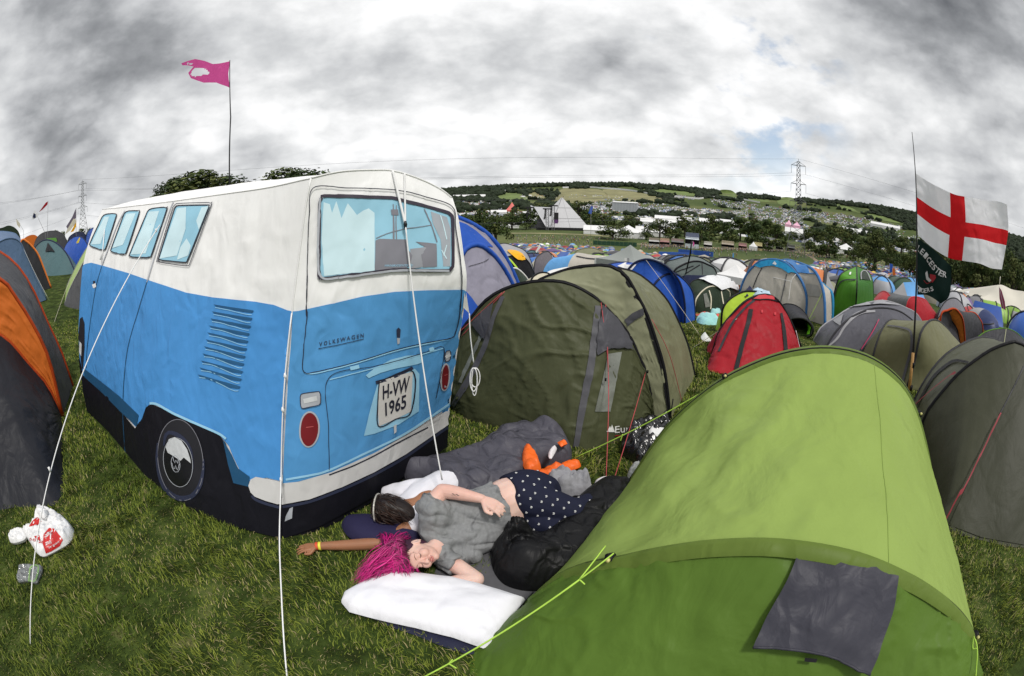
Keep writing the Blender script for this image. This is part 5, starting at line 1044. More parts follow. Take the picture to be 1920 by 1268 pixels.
    for i in range(-5, 9):
        for j in range(-7, 8):
            X = 975+i*21+j*7+(j % 2)*5; Y = 945+j*16+i*6
            d = ray(X, Y); h = bt.ray_cast(CAMP, d)
            if h[0] is None or not (918 < X < 1120): continue
            nn = h[1] if h[1].dot(d) < 0 else -h[1]; a_ = nn.cross(Vector((0, 0, 1))).normalized(); b_ = nn.cross(a_); c_ = h[0]+nn*.0022
            ring = [c_+a_*.0062*math.cos(t)+b_*.0055*math.sin(t) for t in np.linspace(.5, 5.6, 9)]; em.tube(ring, .0017, 4); em.tube([c_-b_*.004, c_+b_*.005], .0018, 4)
    me0 = to.data; V0 = [tuple(v.co+off) for v in me0.vertices]; F0 = [tuple(p.vertices) for p in me0.polygons]; n0 = len(V0); bpy.data.objects.remove(to)
    to = mesh('trousers', V0+em.V, F0+[tuple(i+n0 for i in f) for f in em.F], [TR, mat('print_white', (.7, .7, .7), .7)], T, mi=[0]*len(F0)+[1]*len(em.F))
    # hair: dark roots, magenta lengths swept to the left over the pillow corner
    HM = mat('pink_hair', attr='tint', rough=.38, var=.12, scale=40, spec=.5); hb = MB(); hb.add(*ell(H(0, -.028, .040), (.081, .094, .092), A, 20, 14)); hb.add(*ell(H(.0, -.05, -.005), (.07, .07, .08), A, 16, 12))
    V = []; F = []; C = []
    cap = remesh('hair', hb.V, hb.F, mat('hair_root', (.045, .012, .03), .6, .2, 30, .5, 40), T, .006, 2)
    rs = random.Random(5)
    for k in range(1100):
        th = rs.uniform(-2.7, 2.7); ph = rs.uniform(.05, 1.0)
        # root on the crown, start near the face side of the hairline for some
        a_ = math.sin(th)*.081*math.sin(ph*1.5+.2); c_ = .045+.088*math.cos(ph*1.5+.1); b_ = -.02+math.cos(th)*.092*math.sin(ph*1.5+.2)
        if c_ < .03 and b_ > .03: c_ = .05
        r0_ = H(a_, b_, c_); g = rs.random()
        X = 668+118*g**1.1+rs.gauss(0, 7); Y = 1088-62*g**.9*rs.random()**.7+rs.gauss(0, 7)
        if rs.random() < .22: X, Y = rs.uniform(700, 775), rs.uniform(1000, 1022)
        if rs.random() < .2: X, Y = rs.uniform(715, 775), rs.uniform(1068, 1088)
        z1 = .02+.10*max(0, (X-680)/100.)*rs.random() if Y < 1070 else .11
        e = W(X, Y, z1); out = (r0_-hc).normalized(); m1 = r0_+out*.020+u*.03+Vector((0, 0, .008)); m2 = r0_.lerp(e, .55)+Vector((0, 0, .055*rs.random()+.012))+s*rs.uniform(-.012, .02); m3 = r0_.lerp(e, .82)+Vector((rs.gauss(0, .012), rs.gauss(0, .012), .02))
        P = spline([r0_, m1, m2, m3, e], 13); rad = rs.uniform(.0011, .0030); R = rad*np.array([.7, 1, 1.1, 1.1, 1.1, 1, 1, .9, .85, .7, .55, .35, .1]); w0 = np.array([math.sin(i*.75+g*9)*.006 for i in range(13)])[:, None]; P = P+w0*np.array(s)
        v, ff = tube_geo(P, R, 5, len(V), True, .6); V += [tuple(q) for q in v]; F += ff
        t = rs.random(); c1 = np.array((.56, .014, .20))*(.55+.75*t) if rs.random() > .14 else np.array((.10, .01, .06)); root = np.array((.06, .015, .035))
        for i in range(13): C += [tuple(root*(1-min(1, i/3.5))+c1*min(1, i/3.5))]*5
    mesh('strands', V, F, HM, cap, col=np.array(C))
    # finger nails and tattoo
    for k, (X, Y) in enumerate(((849, 926), (852, 928), (856, 927), (859, 929))):
        p = W(X, Y, .42); tube('tattoo', [p-Vector((.004, 0, 0)), p+Vector((.005, .002, -.004))], .0022, mat('tattoo_ink', (.06, .06, .07), .7), T, 5)
build_girl()
def build_friend():
    W = pz; base = W(740, 960, 0); T = tag(thing('person', None, None, (base.x, base.y, .02)), 'brown haired person in a white top asleep, one bare arm stretched on the grass', 'person'); mb = MB()
    hc = W(727, 957, .16); mb.add(*ell(hc, (.095, .082, .085))); nk = W(770, 950, .15); blob(mb, [hc, nk, W(800, 935, .15)], [.055, .055, .07], 14)
    blob(mb, [W(800, 930, .11), W(840, 908, .11), W(890, 890, .085), W(925, 876, .075)], [.095, .10, .085, .075], 18, 1.0, (0, 0, 1))
    for o in (-.05, .05): blob(mb, [W(935, 872, .07)+Vector((o, -o*.4, 0)), W(985, 858, .06)+Vector((o, -o*.4, 0)), W(1035, 852, .05)+Vector((o, -o*.4, 0))], [.065, .05, .035], 14)
    e = W(712, 1019, .05); w = W(596, 1024, .047); sh = W(775, 985, .09)
    blob(mb, [sh, sh.lerp(e, .5), e], [.05, .045, .038], 14); blob(mb, [e, e.lerp(w, .4), w], [.038, .036, .0235], 14)
    d = (W(540, 1032, .04)-w).normalized(); fingers(mb, w+d*.008, d, Vector((0, 0, 1)), .92, .22, .13, -1, .0078)
    fw = W(706, 958, .15)
    remesh('body', mb.V, mb.F, SKINT, T, .0046, 3)
    tb = MB(); blob(tb, [W(775, 945, .12), W(800, 930, .12), W(840, 908, .12), W(860, 898, .10)], [.10, .118, .110, .09], 20, 1.0, (0, 0, 1)); blob(tb, [W(785, 955, .12), sh], [.08, .06], 14)
    blob(tb, [W(725, 922, .10), W(760, 922, .13), W(800, 915, .14)], [.045, .07, .075], 14)
    remesh('white_top', tb.V, tb.F, mat('white_cotton', (.72, .71, .76), .85, .05, 8, .25, 9), T, .007, 4, lambda co: np.array([.012*mnoise.noise(Vector((p[0]*9+p[1]*7, p[1]*9-p[0]*6, p[2]*14))) for p in co]))
    hm = MB(); hm.add(*ell(hc+Vector((-.005, 0, .006)), (.105, .09, .092))); blob(hm, [hc+Vector((.04, 0, 0)), W(757, 962, .15), W(776, 975, .12)], [.085, .075, .045], 12)
    hair = remesh('hair', hm.V, hm.F, mat('brown_hair_base', (.010, .005, .004), .5, .2, 40, .4, 40), T, .006, 2)
    V = []; F = []; C = []; rs = random.Random(9)
    for k in range(230):
        a = rs.uniform(0, 6.28); b = rs.uniform(.15, 1.35); p = hc+Vector((-.105*math.cos(b), .09*math.sin(b)*math.cos(a), .094*abs(math.sin(b)*math.sin(a))+.01)); e_ = W(rs.uniform(735, 778), rs.uniform(945, 985), rs.uniform(.05, .2))
        m = (p+e_)/2; o = m-hc; m = hc+o.normalized()*max(o.length, .108); P = spline([p, m, e_], 9); v, ff = tube_geo(P, np.array([.5, 1, 1, 1, 1, 1, .8, .6, .2])*rs.uniform(.0015, .0035), 5, len(V), True, .6); V += [tuple(q) for q in v]; F += ff
        c = np.array((.020, .009, .005))*rs.uniform(.4, 1.8); C += [tuple(c)]*45
    mesh('strands', V, F, mat('brown_hair', attr='tint', rough=.4, var=.1, scale=40), hair, col=np.array(C))
    hb = [hc+Vector((-.062, .10*math.sin(t), .10*math.cos(t))) for t in np.linspace(-1.7, 1.9, 26)]; tube('headband', hb, .0055, mat('glitter_band', (.42, .40, .36), .3, .5, 90, spec=.8), T, 6)
    for t, c, nm in ((.0, (.72, .66, .06), 'wristband'), (.10, (.55, .07, .03), 'wristband')):
        p = w.lerp(e, .02+t*-.5+.0); p = w+(e-w).normalized()*(.014 if t == 0 else -.006); q = (e-w).normalized(); tube(nm, [p-q*.008, p+q*.008], .0275 if t == 0 else .026, mat('band_'+('yellow' if t == 0 else 'red'), c, .5), T, 16)
build_friend()
# ---- bedding
def bed(name, label, cat, poly, z0, top, m, **k):
    o, s = heap(name, poly, z0, top, m, None, **k); tag(o, label, cat); return o, s
NY = mat('grey_nylon', (.072, .07, .088), .5, .08, 6, .3, 8, spec=.2, crease=.6); ORL = mat('orange_lining', (.80, .13, .012), .5, .05, 6, .4, 9); BK = mat('black_nylon', (.007, .007, .008), .5, .1, 8, .4, 9, (1, 1, 1), .1, spec=.2, crease=.7)
def quilt(o, amp, fr, ang):
    me = o.data
    c, s_ = math.cos(ang), math.sin(ang)
    for v in me.vertices:
        a = (v.co.x*c+v.co.y*s_)*fr+1.2*mnoise.noise(Vector((v.co.x*4, v.co.y*4, 0))); v.co.z += amp*(abs(math.sin(a))**.6-.6) if v.co.z > .04 else 0
o, _ = bed('sleeping_bag', 'grey sleeping bag with orange lining bunched up by the olive tent', 'sleeping bag', [(748, 896), (752, 886), (800, 877), (850, 866), (893, 850), (925, 828), (945, 815), (985, 812), (1030, 816), (1058, 830), (1072, 852), (1065, 866), (1030, 874), (1004, 884), (1000, 905), (975, 925), (945, 938), (900, 945), (850, 948), (815, 938), (800, 912), (768, 906)], .03, .19, NY, R=.15, step=.015, wrinkle=.07, wsc=2.9, seed=3, billow=True)
quilt(o, .010, 26, .9)
SB = o
for poly, z0, tp in (([(982, 842), (990, 838), (1001, 848), (1010, 862), (1014, 880), (1000, 884), (984, 880), (979, 862)], .20, .06), ([(998, 893), (1020, 882), (1045, 876), (1070, 868), (1086, 868), (1088, 876), (1068, 884), (1048, 894), (1030, 908), (1008, 902)], .03, .05), ([(1045, 830), (1052, 838), (1064, 832), (1060, 826)], .20, .03)):
    heap('orange_lining', poly, z0, tp, ORL, SB, R=.05, step=.014, wrinkle=.03, wsc=14, billow=True)
o, _ = heap('sock', [(1030, 846), (1040, 838), (1044, 842), (1034, 860), (1028, 856)], .20, .035, mat('white_sock', (.7, .66, .68), .8, .04), None, R=.03, step=.012, wrinkle=.002); tag(o, 'white sock poking out of the grey sleeping bag', 'sock')
bed('blanket', 'pale grey fleece blanket crumpled behind the navy trousers', 'blanket', [(1020, 912), (1032, 898), (1052, 890), (1080, 899), (1105, 908), (1108, 922), (1080, 930), (1045, 930)], .05, .12, mat('grey_fleece', (.26, .26, .28), .95, .12, 14, .7, 12), R=.08, step=.014, wrinkle=.07, wsc=13, billow=True)
bed('sock', 'white padded sock at the end of the black sleeping bag', 'sock', [(1112, 912), (1130, 905), (1152, 908), (1166, 915), (1163, 925), (1135, 926), (1115, 922)], .04, .09, mat('white_sock', (.7, .7, .74), .8, .04), R=.06, step=.015, wrinkle=.006)
o, _ = bed('sleeping_bag', 'shiny black sleeping bag pulled over the legs next to the lime tent', 'sleeping bag', [(922, 1058), (922, 1040), (934, 1022), (948, 1008), (975, 1010), (1005, 1020), (1035, 1002), (1062, 968), (1092, 940), (1125, 922), (1168, 918), (1190, 934), (1192, 980), (1174, 1015), (1145, 1050), (1112, 1078), (1065, 1098), (1000, 1108), (955, 1100), (932, 1082)], .03, .215, BK, R=.17, step=.014, wrinkle=.05, wsc=2.6, seed=8, billow=True, wst=(1, 1, 1))
quilt(o, .010, 22, -.4)
bed('sleeping_bag_hood', 'ruffled opening of the black sleeping bag beside the grey T-shirt', 'sleeping bag', [(940, 1030), (945, 1005), (960, 992), (985, 995), (1005, 1015), (1010, 1040), (985, 1060), (955, 1062), (940, 1050)], .10, .17, BK, R=.10, step=.013, wrinkle=.06, wsc=14, seed=2) if False else heap('ruffled_opening', [(938, 1032), (944, 1005), (960, 992), (985, 995), (1005, 1015), (1010, 1042), (985, 1062), (955, 1066), (940, 1052)], .10, .15, BK, o, R=.10, step=.011, wrinkle=.09, wsc=13, seed=2, billow=True)
bed('sleeping_mat', 'thin grey camping mat under the person with pink hair', 'mat', [(820, 1090), (840, 1040), (900, 990), (960, 930), (1060, 900), (1180, 950), (1150, 1060), (1050, 1100), (985, 1128), (960, 1120)], .012, .012, mat('mat_grey', (.085, .085, .092), .8, .06, 30, .2, 40), R=.02, bottom=.01, step=.05, wrinkle=.003)
bed('pillow', 'large white pillow in front of the pink haired person', 'pillow', [(640, 1130), (646, 1114), (680, 1095), (720, 1079), (745, 1073), (800, 1080), (850, 1086), (900, 1098), (940, 1110), (985, 1125), (974, 1152), (948, 1182), (925, 1210), (906, 1216), (850, 1196), (780, 1178), (700, 1160), (655, 1148)], .06, .085, mat('white_pillowcase', (.74, .74, .78), .8, .02, 6, .15, 5, crease=.3), R=.15, bottom=.045, step=.012, wrinkle=.012, wsc=5, wst=(1, 1.8, 1), smooth=False)
bed('sleeping_mat', 'dark navy mat showing under the white pillow', 'mat', [(690, 1120), (760, 1090), (930, 1120), (975, 1150), (900, 1222), (860, 1222), (780, 1192), (700, 1160)], .014, .018, mat('mat_navy', (.008, .010, .035), .7, .1), R=.03, bottom=.012, step=.04, wrinkle=.004)
bed('pillow', 'dark navy pillow under the brown haired person', 'pillow', [(640, 985), (650, 972), (680, 968), (730, 972), (780, 978), (790, 1000), (775, 1022), (735, 1025), (690, 1020), (655, 1008)], .05, .07, mat('navy_pillowcase', (.012, .010, .045), .8, .08, 6, .2, 7), R=.12, bottom=.045, step=.02, wrinkle=.006)
# ---- rubbish
def bag_glossy(name, col_, rough, **k): return mat(name, col_, rough, .06, 8, .6, 14, spec=.8, **k)
BB = bag_glossy('bin_bag_black', (.006, .006, .007), .18)
bed('bin_bag', 'crumpled shiny black bin bag between the olive and lime tents', 'bin bag', [(1162, 848), (1168, 828), (1182, 814), (1200, 806), (1228, 800), (1256, 806), (1258, 828), (1240, 850), (1215, 872), (1196, 874), (1180, 862)], .02, .15, BB, R=.09, step=.012, wrinkle=.075, wsc=14)
o, _ = bed('tray', 'white plastic tray lying on the black bin bag', 'tray', [(1216, 808), (1222, 800), (1252, 806), (1252, 814), (1244, 822), (1218, 814)], .17, .02, mat('white_plastic', (.75, .75, .75), .4, .03), R=.02, step=.012, wrinkle=.002, smooth=False)
bed('paper_bag', 'small crumpled pale bag beside the corner strap of the lime tent', 'bag', [(1176, 890), (1184, 878), (1198, 872), (1200, 884), (1190, 896), (1180, 898)], .02, .06, mat('pale_film', (.42, .43, .42), .25, .15, 20, .8, 25, spec=.8), R=.04, step=.009, wrinkle=.03, wsc=25)
def carrier():
    m = mat('white_carrier_bag', (.72, .72, .72), .32, .04, 6, .5, 14, spec=.6); rdm = mat('red_bag_print', (.50, .02, .02), .35, .08, 6, .4, 14)
    o, (Vt, F) = heap('carrier_bag', [(72, 972), (78, 958), (98, 962), (118, 972), (134, 986), (139, 1000), (130, 1018), (112, 1030), (96, 1038), (82, 1044), (70, 1038), (58, 1020), (50, 1008), (45, 1002), (62, 990)], .03, .085, m, None, R=.07, step=.010, wrinkle=.03, wsc=15)
    tag(o, 'white and red plastic carrier bag knotted shut on the grass', 'carrier bag'); S = Skin.__new__(Skin); S.b = BVHTree.FromPolygons([Vector(v) for v in Vt], F); S.last = 3.3
    heap('handle', [(18, 1010), (24, 1000), (42, 994), (50, 1002), (46, 1012), (30, 1018), (20, 1017)], .05, .04, m, o, R=.03, step=.008, wrinkle=.025, wsc=25)
    heap('handle', [(70, 962), (72, 950), (84, 953), (90, 962), (82, 972)], .14, .03, m, o, R=.03, step=.008, wrinkle=.02, wsc=25)
    S.patch('red_print', [(80, 1020), (82, 1002), (92, 990), (102, 992), (112, 1004), (118, 1012), (112, 1024), (96, 1034), (86, 1038)], rdm, o, .003, 3, smooth=False); S.patch('red_print', [(54, 988), (62, 976), (70, 970), (78, 978), (72, 984)], rdm, o, .003, 3, smooth=False); S.patch('red_print', [(64, 1006), (74, 1004), (76, 1014), (68, 1012)], rdm, o, .003, 3, smooth=False)
    text_px(S, 'lettering', 'n-no ba', [(56, 1014), (80, 1020), (81, 1012), (57, 1006)], rdm, o, .005); text_px(S, 'lettering', 'gains', [(86, 1012), (100, 1000), (97, 994), (82, 1006)], m, o, .006, .02); text_px(S, 'lettering', 'zon', [(86, 1024), (97, 1019), (95, 1013), (85, 1018)], m, o, .006, .02); text_px(S, 'lettering', 'bargains', [(92, 1030), (112, 1018), (110, 1014), (90, 1025)], m, o, .006)
carrier()
o, (Vt, F) = heap('food_packet', [(38, 1064), (44, 1060), (76, 1062), (80, 1068), (74, 1084), (68, 1094), (52, 1090), (36, 1092), (33, 1084)], .02, .03, mat('clear_film', (.16, .17, .17), .12, .3, 30, .9, 30, spec=1.0), None, R=.03, step=.006, wrinkle=.02, wsc=30); tag(o, 'crushed clear food packet with a green label', 'packet')
S_ = Skin.__new__(Skin); S_.b = BVHTree.FromPolygons([Vector(v) for v in Vt], F); S_.last = 3.3
S_.line('green_label', [(54, 1090), (58, 1064), (72, 1063), (66, 1088), (56, 1089)], 2.6, mat('label_green', (.20, .34, .12), .4), o, .004, 3)
o, _ = heap('sweet_wrapper', [(133, 752), (140, 750), (142, 760), (136, 766), (132, 760)], .08, .01, mat('wrapper_red', (.5, .08, .08), .4, .3, 60), None, R=.01, step=.01, wrinkle=.002, lift=lambda X, Y: 0); tag(o, 'tiny red and white wrapper on the grass by the left tent', 'wrapper')
def cloth(name, label, cat, poly, c, top=.12, z=None, **k):
    p = G(*poly[len(poly)//2]); z = tz(p.x, p.y)+.02 if z is None else z; o, _ = heap(name, poly, z, top, mat(name+'_'+str(c[0]), c, .8, .1, 8, .5, 8), None, R=.15, step=.05, wrinkle=.08, wsc=6); tag(o, label, cat)
cloth('groundsheet', 'turquoise crumpled sheet on the grass beside the royal blue tent', 'sheet', [(1305, 600), (1312, 593), (1335, 596), (1350, 602), (1348, 612), (1325, 614), (1308, 609)], (.30, .58, .58)); cloth('towel', 'red towel spread beyond the turquoise sheet', 'towel', [(1304, 592), (1308, 588), (1345, 590), (1350, 595), (1330, 597)], (.55, .09, .07), .04)
cloth('groundsheet', 'small turquoise sheet near the tarpaulin covered tent', 'sheet', [(1327, 584), (1334, 577), (1346, 577), (1353, 582), (1350, 590), (1335, 590)], (.34, .62, .62)); cloth('plastic_bag', 'little white plastic bag on the grass left of the red dome tent', 'bag', [(1314, 632), (1320, 627), (1330, 634), (1334, 640), (1320, 640)], (.6, .62, .6), .06)
d_ = math.hypot(*G(1420, 600).xy)
cloth('jacket', 'dark navy jacket thrown on top of the lime pop-up tent', 'jacket', [(1394, 552), (1402, 541), (1410, 543), (1412, 550), (1400, 556)], (.012, .014, .05), .06, pd(1403, 548, 8.9).z); cloth('towel', 'pale blue towel drying on top of the lime pop-up tent', 'towel', [(1410, 552), (1412, 544), (1430, 545), (1446, 554), (1440, 562), (1420, 556)], (.42, .55, .66), .06, pd(1425, 550, 8.9).z)
# ================================================================== valley, far tents, stage, trees, pylons, flags
def perp(az): a = math.radians(az); return Vector((math.cos(a), -math.sin(a), 0)), Vector((math.sin(a), math.cos(a), 0))
def pxat(X, Y, d): p = pd(X, Y, d); return p
def azpx(X, Y): r = ray(X, Y); return math.degrees(math.atan2(r.x, r.y))
# ---- trees
LEAFM = mat('leaves', attr='tint', rough=.7, var=.15, scale=1.2, spec=.15); BARK = mat('bark', (.05, .04, .03), .9, .3, 8)
def tree_mesh(seed, nleaf, size, lobes=16, squash=1.0):
    r = np.random.default_rng(seed); C = []; 
    for i in range(lobes):
        a = r.uniform(0, 6.28); q = r.uniform(0, 1)**.6*.33; C.append((q*math.cos(a), q*math.sin(a), .30+.56*(1-(q/.33)**1.6*.7)*r.uniform(.1, 1)))
    for i in range(lobes//3):
        a = r.uniform(0, 6.28); C.append((.36*math.cos(a), .36*math.sin(a), r.uniform(.16, .6)))
    C = np.array(C); R = r.uniform(.10, .17, len(C)); k = r.integers(0, len(C), nleaf); d = r.normal(0, 1, (nleaf, 3)); d /= np.linalg.norm(d, axis=1, keepdims=True)
    P = C[k]+d*(R[k]*r.uniform(.35, 1.08, nleaf)**.5)[:, None]*np.array((1, 1, .82)); P[:, 2] = np.maximum(P[:, 2], .05)
    t1 = r.normal(0, 1, (nleaf, 3)); t1 -= d*(t1*d).sum(1, keepdims=True)*.6; t1 /= np.linalg.norm(t1, axis=1, keepdims=True); t2 = np.cross(d+r.normal(0, .5, (nleaf, 3)), t1); t2 /= np.linalg.norm(t2, axis=1, keepdims=True)
    s = (size*r.uniform(.5, 1.3, nleaf))[:, None]; V = np.stack([P-t1*s, P+t2*s*.6, P+t1*s, P-t2*s*.6], 1); F = np.arange(nleaf*4).reshape(-1, 4)
    base = np.array([(.045, .068, .018), (.065, .088, .024), (.034, .055, .018), (.085, .10, .03)])[k % 4]*r.uniform(.6, 1.35, nleaf)[:, None]
    me = bpy.data.meshes.new('crown'); me.vertices.add(nleaf*4); me.vertices.foreach_set('co', V.astype(np.float32).ravel()); me.loops.add(nleaf*4); me.loops.foreach_set('vertex_index', F.astype(np.int32).ravel()); me.polygons.add(nleaf); me.polygons.foreach_set('loop_start', np.arange(0, nleaf*4, 4, dtype=np.int32)); me.polygons.foreach_set('loop_total', np.full(nleaf, 4, np.int32)); me.update(calc_edges=True)
    a = me.color_attributes.new('tint', 'FLOAT_COLOR', 'POINT'); c = np.ones((nleaf*4, 4), np.float32); c[:, :3] = np.repeat(base, 4, 0); a.data.foreach_set('color', c.ravel()); me.materials.append(LEAFM)
    tb = MB(); tb.tube([(0, 0, 0), (.005, 0, .2), (0, .01, .45), (0, 0, .7)], [.03, .024, .018, .006], 6)
    for i in range(7):
        c = C[i]; tb.tube([(0, 0, .22+.03*i), (c[0]*.5, c[1]*.5, .3+.03*i+.05), tuple(c)], [.014, .010, .003], 5)
    tm_ = bpy.data.meshes.new('trunk'); tm_.from_pydata([tuple(v) for v in tb.V], [], tb.F); tm_.materials.append(BARK); return me, tm_
TREE_HI = [tree_mesh(s, 9000, .017, 20) for s in (1, 2)]; TREE_MD = [tree_mesh(s, 1700, .035, 16) for s in (3, 4, 5, 6)]; TREE_LO = [tree_mesh(s, 420, .062, 12) for s in (7, 8, 9)]
def place_tree(p, h, w, protos, label, group, seed=0):
    r = random.Random(seed); me, tk = r.choice(protos); o = bpy.data.objects.new('tree', None); COL.objects.link(o); o.location = (p.x, p.y, p.z-.02*h); o.rotation_euler = (0, 0, r.uniform(0, 6.28)); tag(o, label, 'tree', group)
    for n_, m_ in (('crown', me), ('trunk', tk)):
        c = bpy.data.objects.new(n_, m_); COL.objects.link(c); c.parent = o; c.scale = (w, w, h)
    return o
def tree_px(X, yt, d, wpx, protos, label, group, seed, hmin=0):
    if d < 0: d = G(X, -d).xy.length
    q = pd(X, yt, d); g = tz(q.x, q.y); h = max(q.z-g, 4); w = wpx/853*q.xy.length*1.15; q.z = g; place_tree(q, h/.93, w, protos, label, group, seed)
tree_px(376, 314, 60, 290, TREE_HI, 'big dark oak on the skyline behind the pink flag', 'skyline trees', 1); tree_px(326, 322, 66, 130, TREE_HI, 'smaller dark tree at the left side of the skyline oak', 'skyline trees', 2)
tree_px(560, 302, 62, 250, TREE_HI, 'dark tree top showing above the white roof of the camper van tent', 'skyline trees', 4); tree_px(512, 322, 66, 130, TREE_HI, 'low tree top just left of the one above the van roof', 'skyline trees', 5)
for i, (X, yt, w) in enumerate(((104, 427, 18), (118, 430, 16), (152, 425, 22), (168, 420, 18), (180, 424, 14))): tree_px(X, yt, 120+8*i, w, TREE_MD, 'small distant tree on the left skyline under the pylon', 'small trees on the left skyline', 20+i)
VT = [(930, 398, -462, 62, 'dark tree at the left edge of the arena field'), (905, 386, 330, 50, 'round tree left of the arena'), (872, 388, 320, 60, 'tree beside the rear edge of the camper van tent'), (1150, 420, -449, 74, 'low dark tree in front of the white marquees'), (1130, 396, 400, 60, 'yellowish green tree right of the pyramid stage'), (1105, 388, 520, 50, 'tree behind the right side of the pyramid stage'), (960, 398, 420, 66, 'tree below the coral big top'), (987, 392, 430, 40, 'tree left of the pyramid stage'), (1018, 376, 640, 60, 'tree behind the left speaker tower'), (1085, 372, 660, 60, 'tree behind the peak of the pyramid stage'),
 (1213, 430, -450, 30, 'small round tree between white marquees'), (1180, 402, -440, 46, 'tree behind the white marquee roofs'), (1238, 406, -447, 60, 'broad tree above the food stalls'), (1285, 402, -445, 52, 'tall tree above the stall row'), (1308, 410, -450, 44, 'tree behind the blue signed stall'), (1338, 398, -448, 60, 'wide tree behind the stalls'), (1362, 408, -452, 46, 'tree right of the blue signed stall'), (1390, 398, -452, 60, 'large tree in the middle of the valley'), (1412, 404, -456, 56, 'large dark tree left of the right pylon'), (1440, 402, -456, 50, 'tree beside the right pylon'), (1458, 412, -460, 44, 'tree in front of the right pylon'), (1528, 418, -458, 50, 'tree just right of the right pylon'), (1560, 414, -460, 60, 'second tree right of the pylon'), (1592, 416, -462, 52, 'third tree right of the pylon'),
 (1646, 422, -512, 100, 'very large dark tree standing among the far tents'), (1692, 440, -478, 62, 'lighter green tree left of the England flag'), (1712, 452, 130, 50, 'dark tree behind the flag pole'), (1748, 462, 120, 70, 'tree behind the dark green flag'), (1790, 468, 125, 70, 'tree below the England flag'), (1828, 466, 130, 70, 'tree above the small white gazebo'), (1868, 470, 120, 76, 'tree above the cream marquee'), (1905, 476, 110, 70, 'tree at the right edge of the picture'), (1770, 440, 220, 60, 'far tree behind the England flag'), (1850, 448, 200, 70, 'tall far tree behind the cream marquee'), (1895, 440, 190, 60, 'tall far tree at the right edge')]
for i, (X, yt, d, w, lb) in enumerate(VT): tree_px(X, yt, d, w, TREE_MD if w < 75 else TREE_HI, lb, 'trees in the valley', 50+i)
rr = random.Random(4)
for i in range(64):
    az = rr.uniform(56, 82); d = rr.uniform(118, 260)
    p = on_ground(az, d); h = rr.uniform(9, 15); place_tree(p, h, h*rr.uniform(.9, 1.3), TREE_MD, 'dark tree in the wood on the slope beyond the cream marquee', 'trees of the wood on the right slope', 300+i)
# hedgerow and parkland trees further off
zone = [(-20, 'left of the pyramid stage'), (4, 'around the pyramid stage'), (14, 'right of the pyramid stage'), (24, 'behind the food stalls'), (34, 'left of the right pylon'), (44, 'right of the right pylon'), (54, 'behind the flag pole'), (90, 'on the slope at the far right')]
def zn(az, Z=zone):
    for i in range(len(Z)-1):
        if az < Z[i+1][0]: return Z[i][1] if i else Z[0][1]
    return Z[-1][1]
rr = random.Random(11); k = 0
for _ in range(900):
    az = rr.uniform(-12, 75); d = 500*math.exp(rr.uniform(-.45, .95))
    if d < 480 and 2 < az < 16: continue
    if mnoise.noise(Vector((az*.09, math.log(d)*3.1, 2.2))) < .02: continue
    p = on_ground(az, d); h = rr.uniform(8, 16); place_tree(p, h, h*rr.uniform(.9, 1.5), TREE_LO, 'distant tree in the valley '+zn(az), 'distant valley trees', k); k += 1
    if k >= 230: break
# ---- woods on the hill as one mass
ico = bmesh.new(); bmesh.ops.create_icosphere(ico, subdivisions=1, radius=1.0); ICV = np.array([tuple(v.co) for v in ico.verts]); ICF = np.array([[v.index for v in f.verts] for f in ico.faces]); ico.free()
def blobs(name, P, S, colr, label, kind_cat, jitter=.28, m=None):
    n = len(P); r = np.random.default_rng(3); V = ICV[None]*(1+r.normal(0, jitter, (n, len(ICV), 1)))*S[:, None, :]+P[:, None]; F = ICF[None]+(np.arange(n)*len(ICV))[:, None, None]
    o = fastmesh(name, V.reshape(-1, 3), F.reshape(-1, 3), m or mat('woods', attr='tint', rough=.9, var=.25, scale=.15, spec=.1), col=np.repeat(colr, len(ICV), 0)); return tag(o, label, kind_cat, kind='stuff')
F_DRY = [[(1028, 381), (1042, 369), (1054, 355), (1090, 354), (1124, 356), (1136, 364), (1146, 373), (1110, 380), (1060, 383)], [(1130, 356), (1165, 357), (1205, 363), (1240, 372), (1246, 378), (1200, 378), (1150, 375), (1140, 366)], [(985, 372), (1000, 360), (1012, 364), (1022, 370), (1018, 376)]]
F_GRN = [[(1205, 356), (1250, 356), (1285, 360), (1308, 366), (1290, 368), (1240, 364)], [(1350, 357), (1370, 357), (1378, 362), (1390, 370), (1370, 372), (1347, 369)], [(1460, 372), (1478, 370), (1492, 374), (1494, 385), (1475, 386), (1458, 382)], [(1398, 372), (1440, 376), (1446, 380), (1410, 378)], [(1560, 378), (1600, 392), (1612, 400), (1575, 392)], [(925, 372), (945, 364), (970, 362), (990, 370), (985, 378), (940, 378)], [(1620, 400), (1665, 408), (1690, 420), (1640, 412)]]
F_CARS = [[(1080, 380), (1145, 374), (1200, 380), (1250, 384), (1330, 392), (1400, 396), (1480, 404), (1510, 412), (1500, 425), (1440, 418), (1380, 406), (1300, 402), (1200, 398), (1090, 392)], [(1330, 373), (1400, 380), (1440, 387), (1520, 396), (1600, 404), (1690, 424), (1700, 436), (1640, 428), (1560, 420), (1480, 408), (1400, 396), (1340, 386)], [(1268, 366), (1312, 370), (1312, 376), (1262, 372)], [(860, 378), (925, 380), (925, 386), (862, 385)], [(895, 402), (990, 396), (995, 412), (900, 416)]]
OPEN = F_DRY+F_GRN+F_CARS
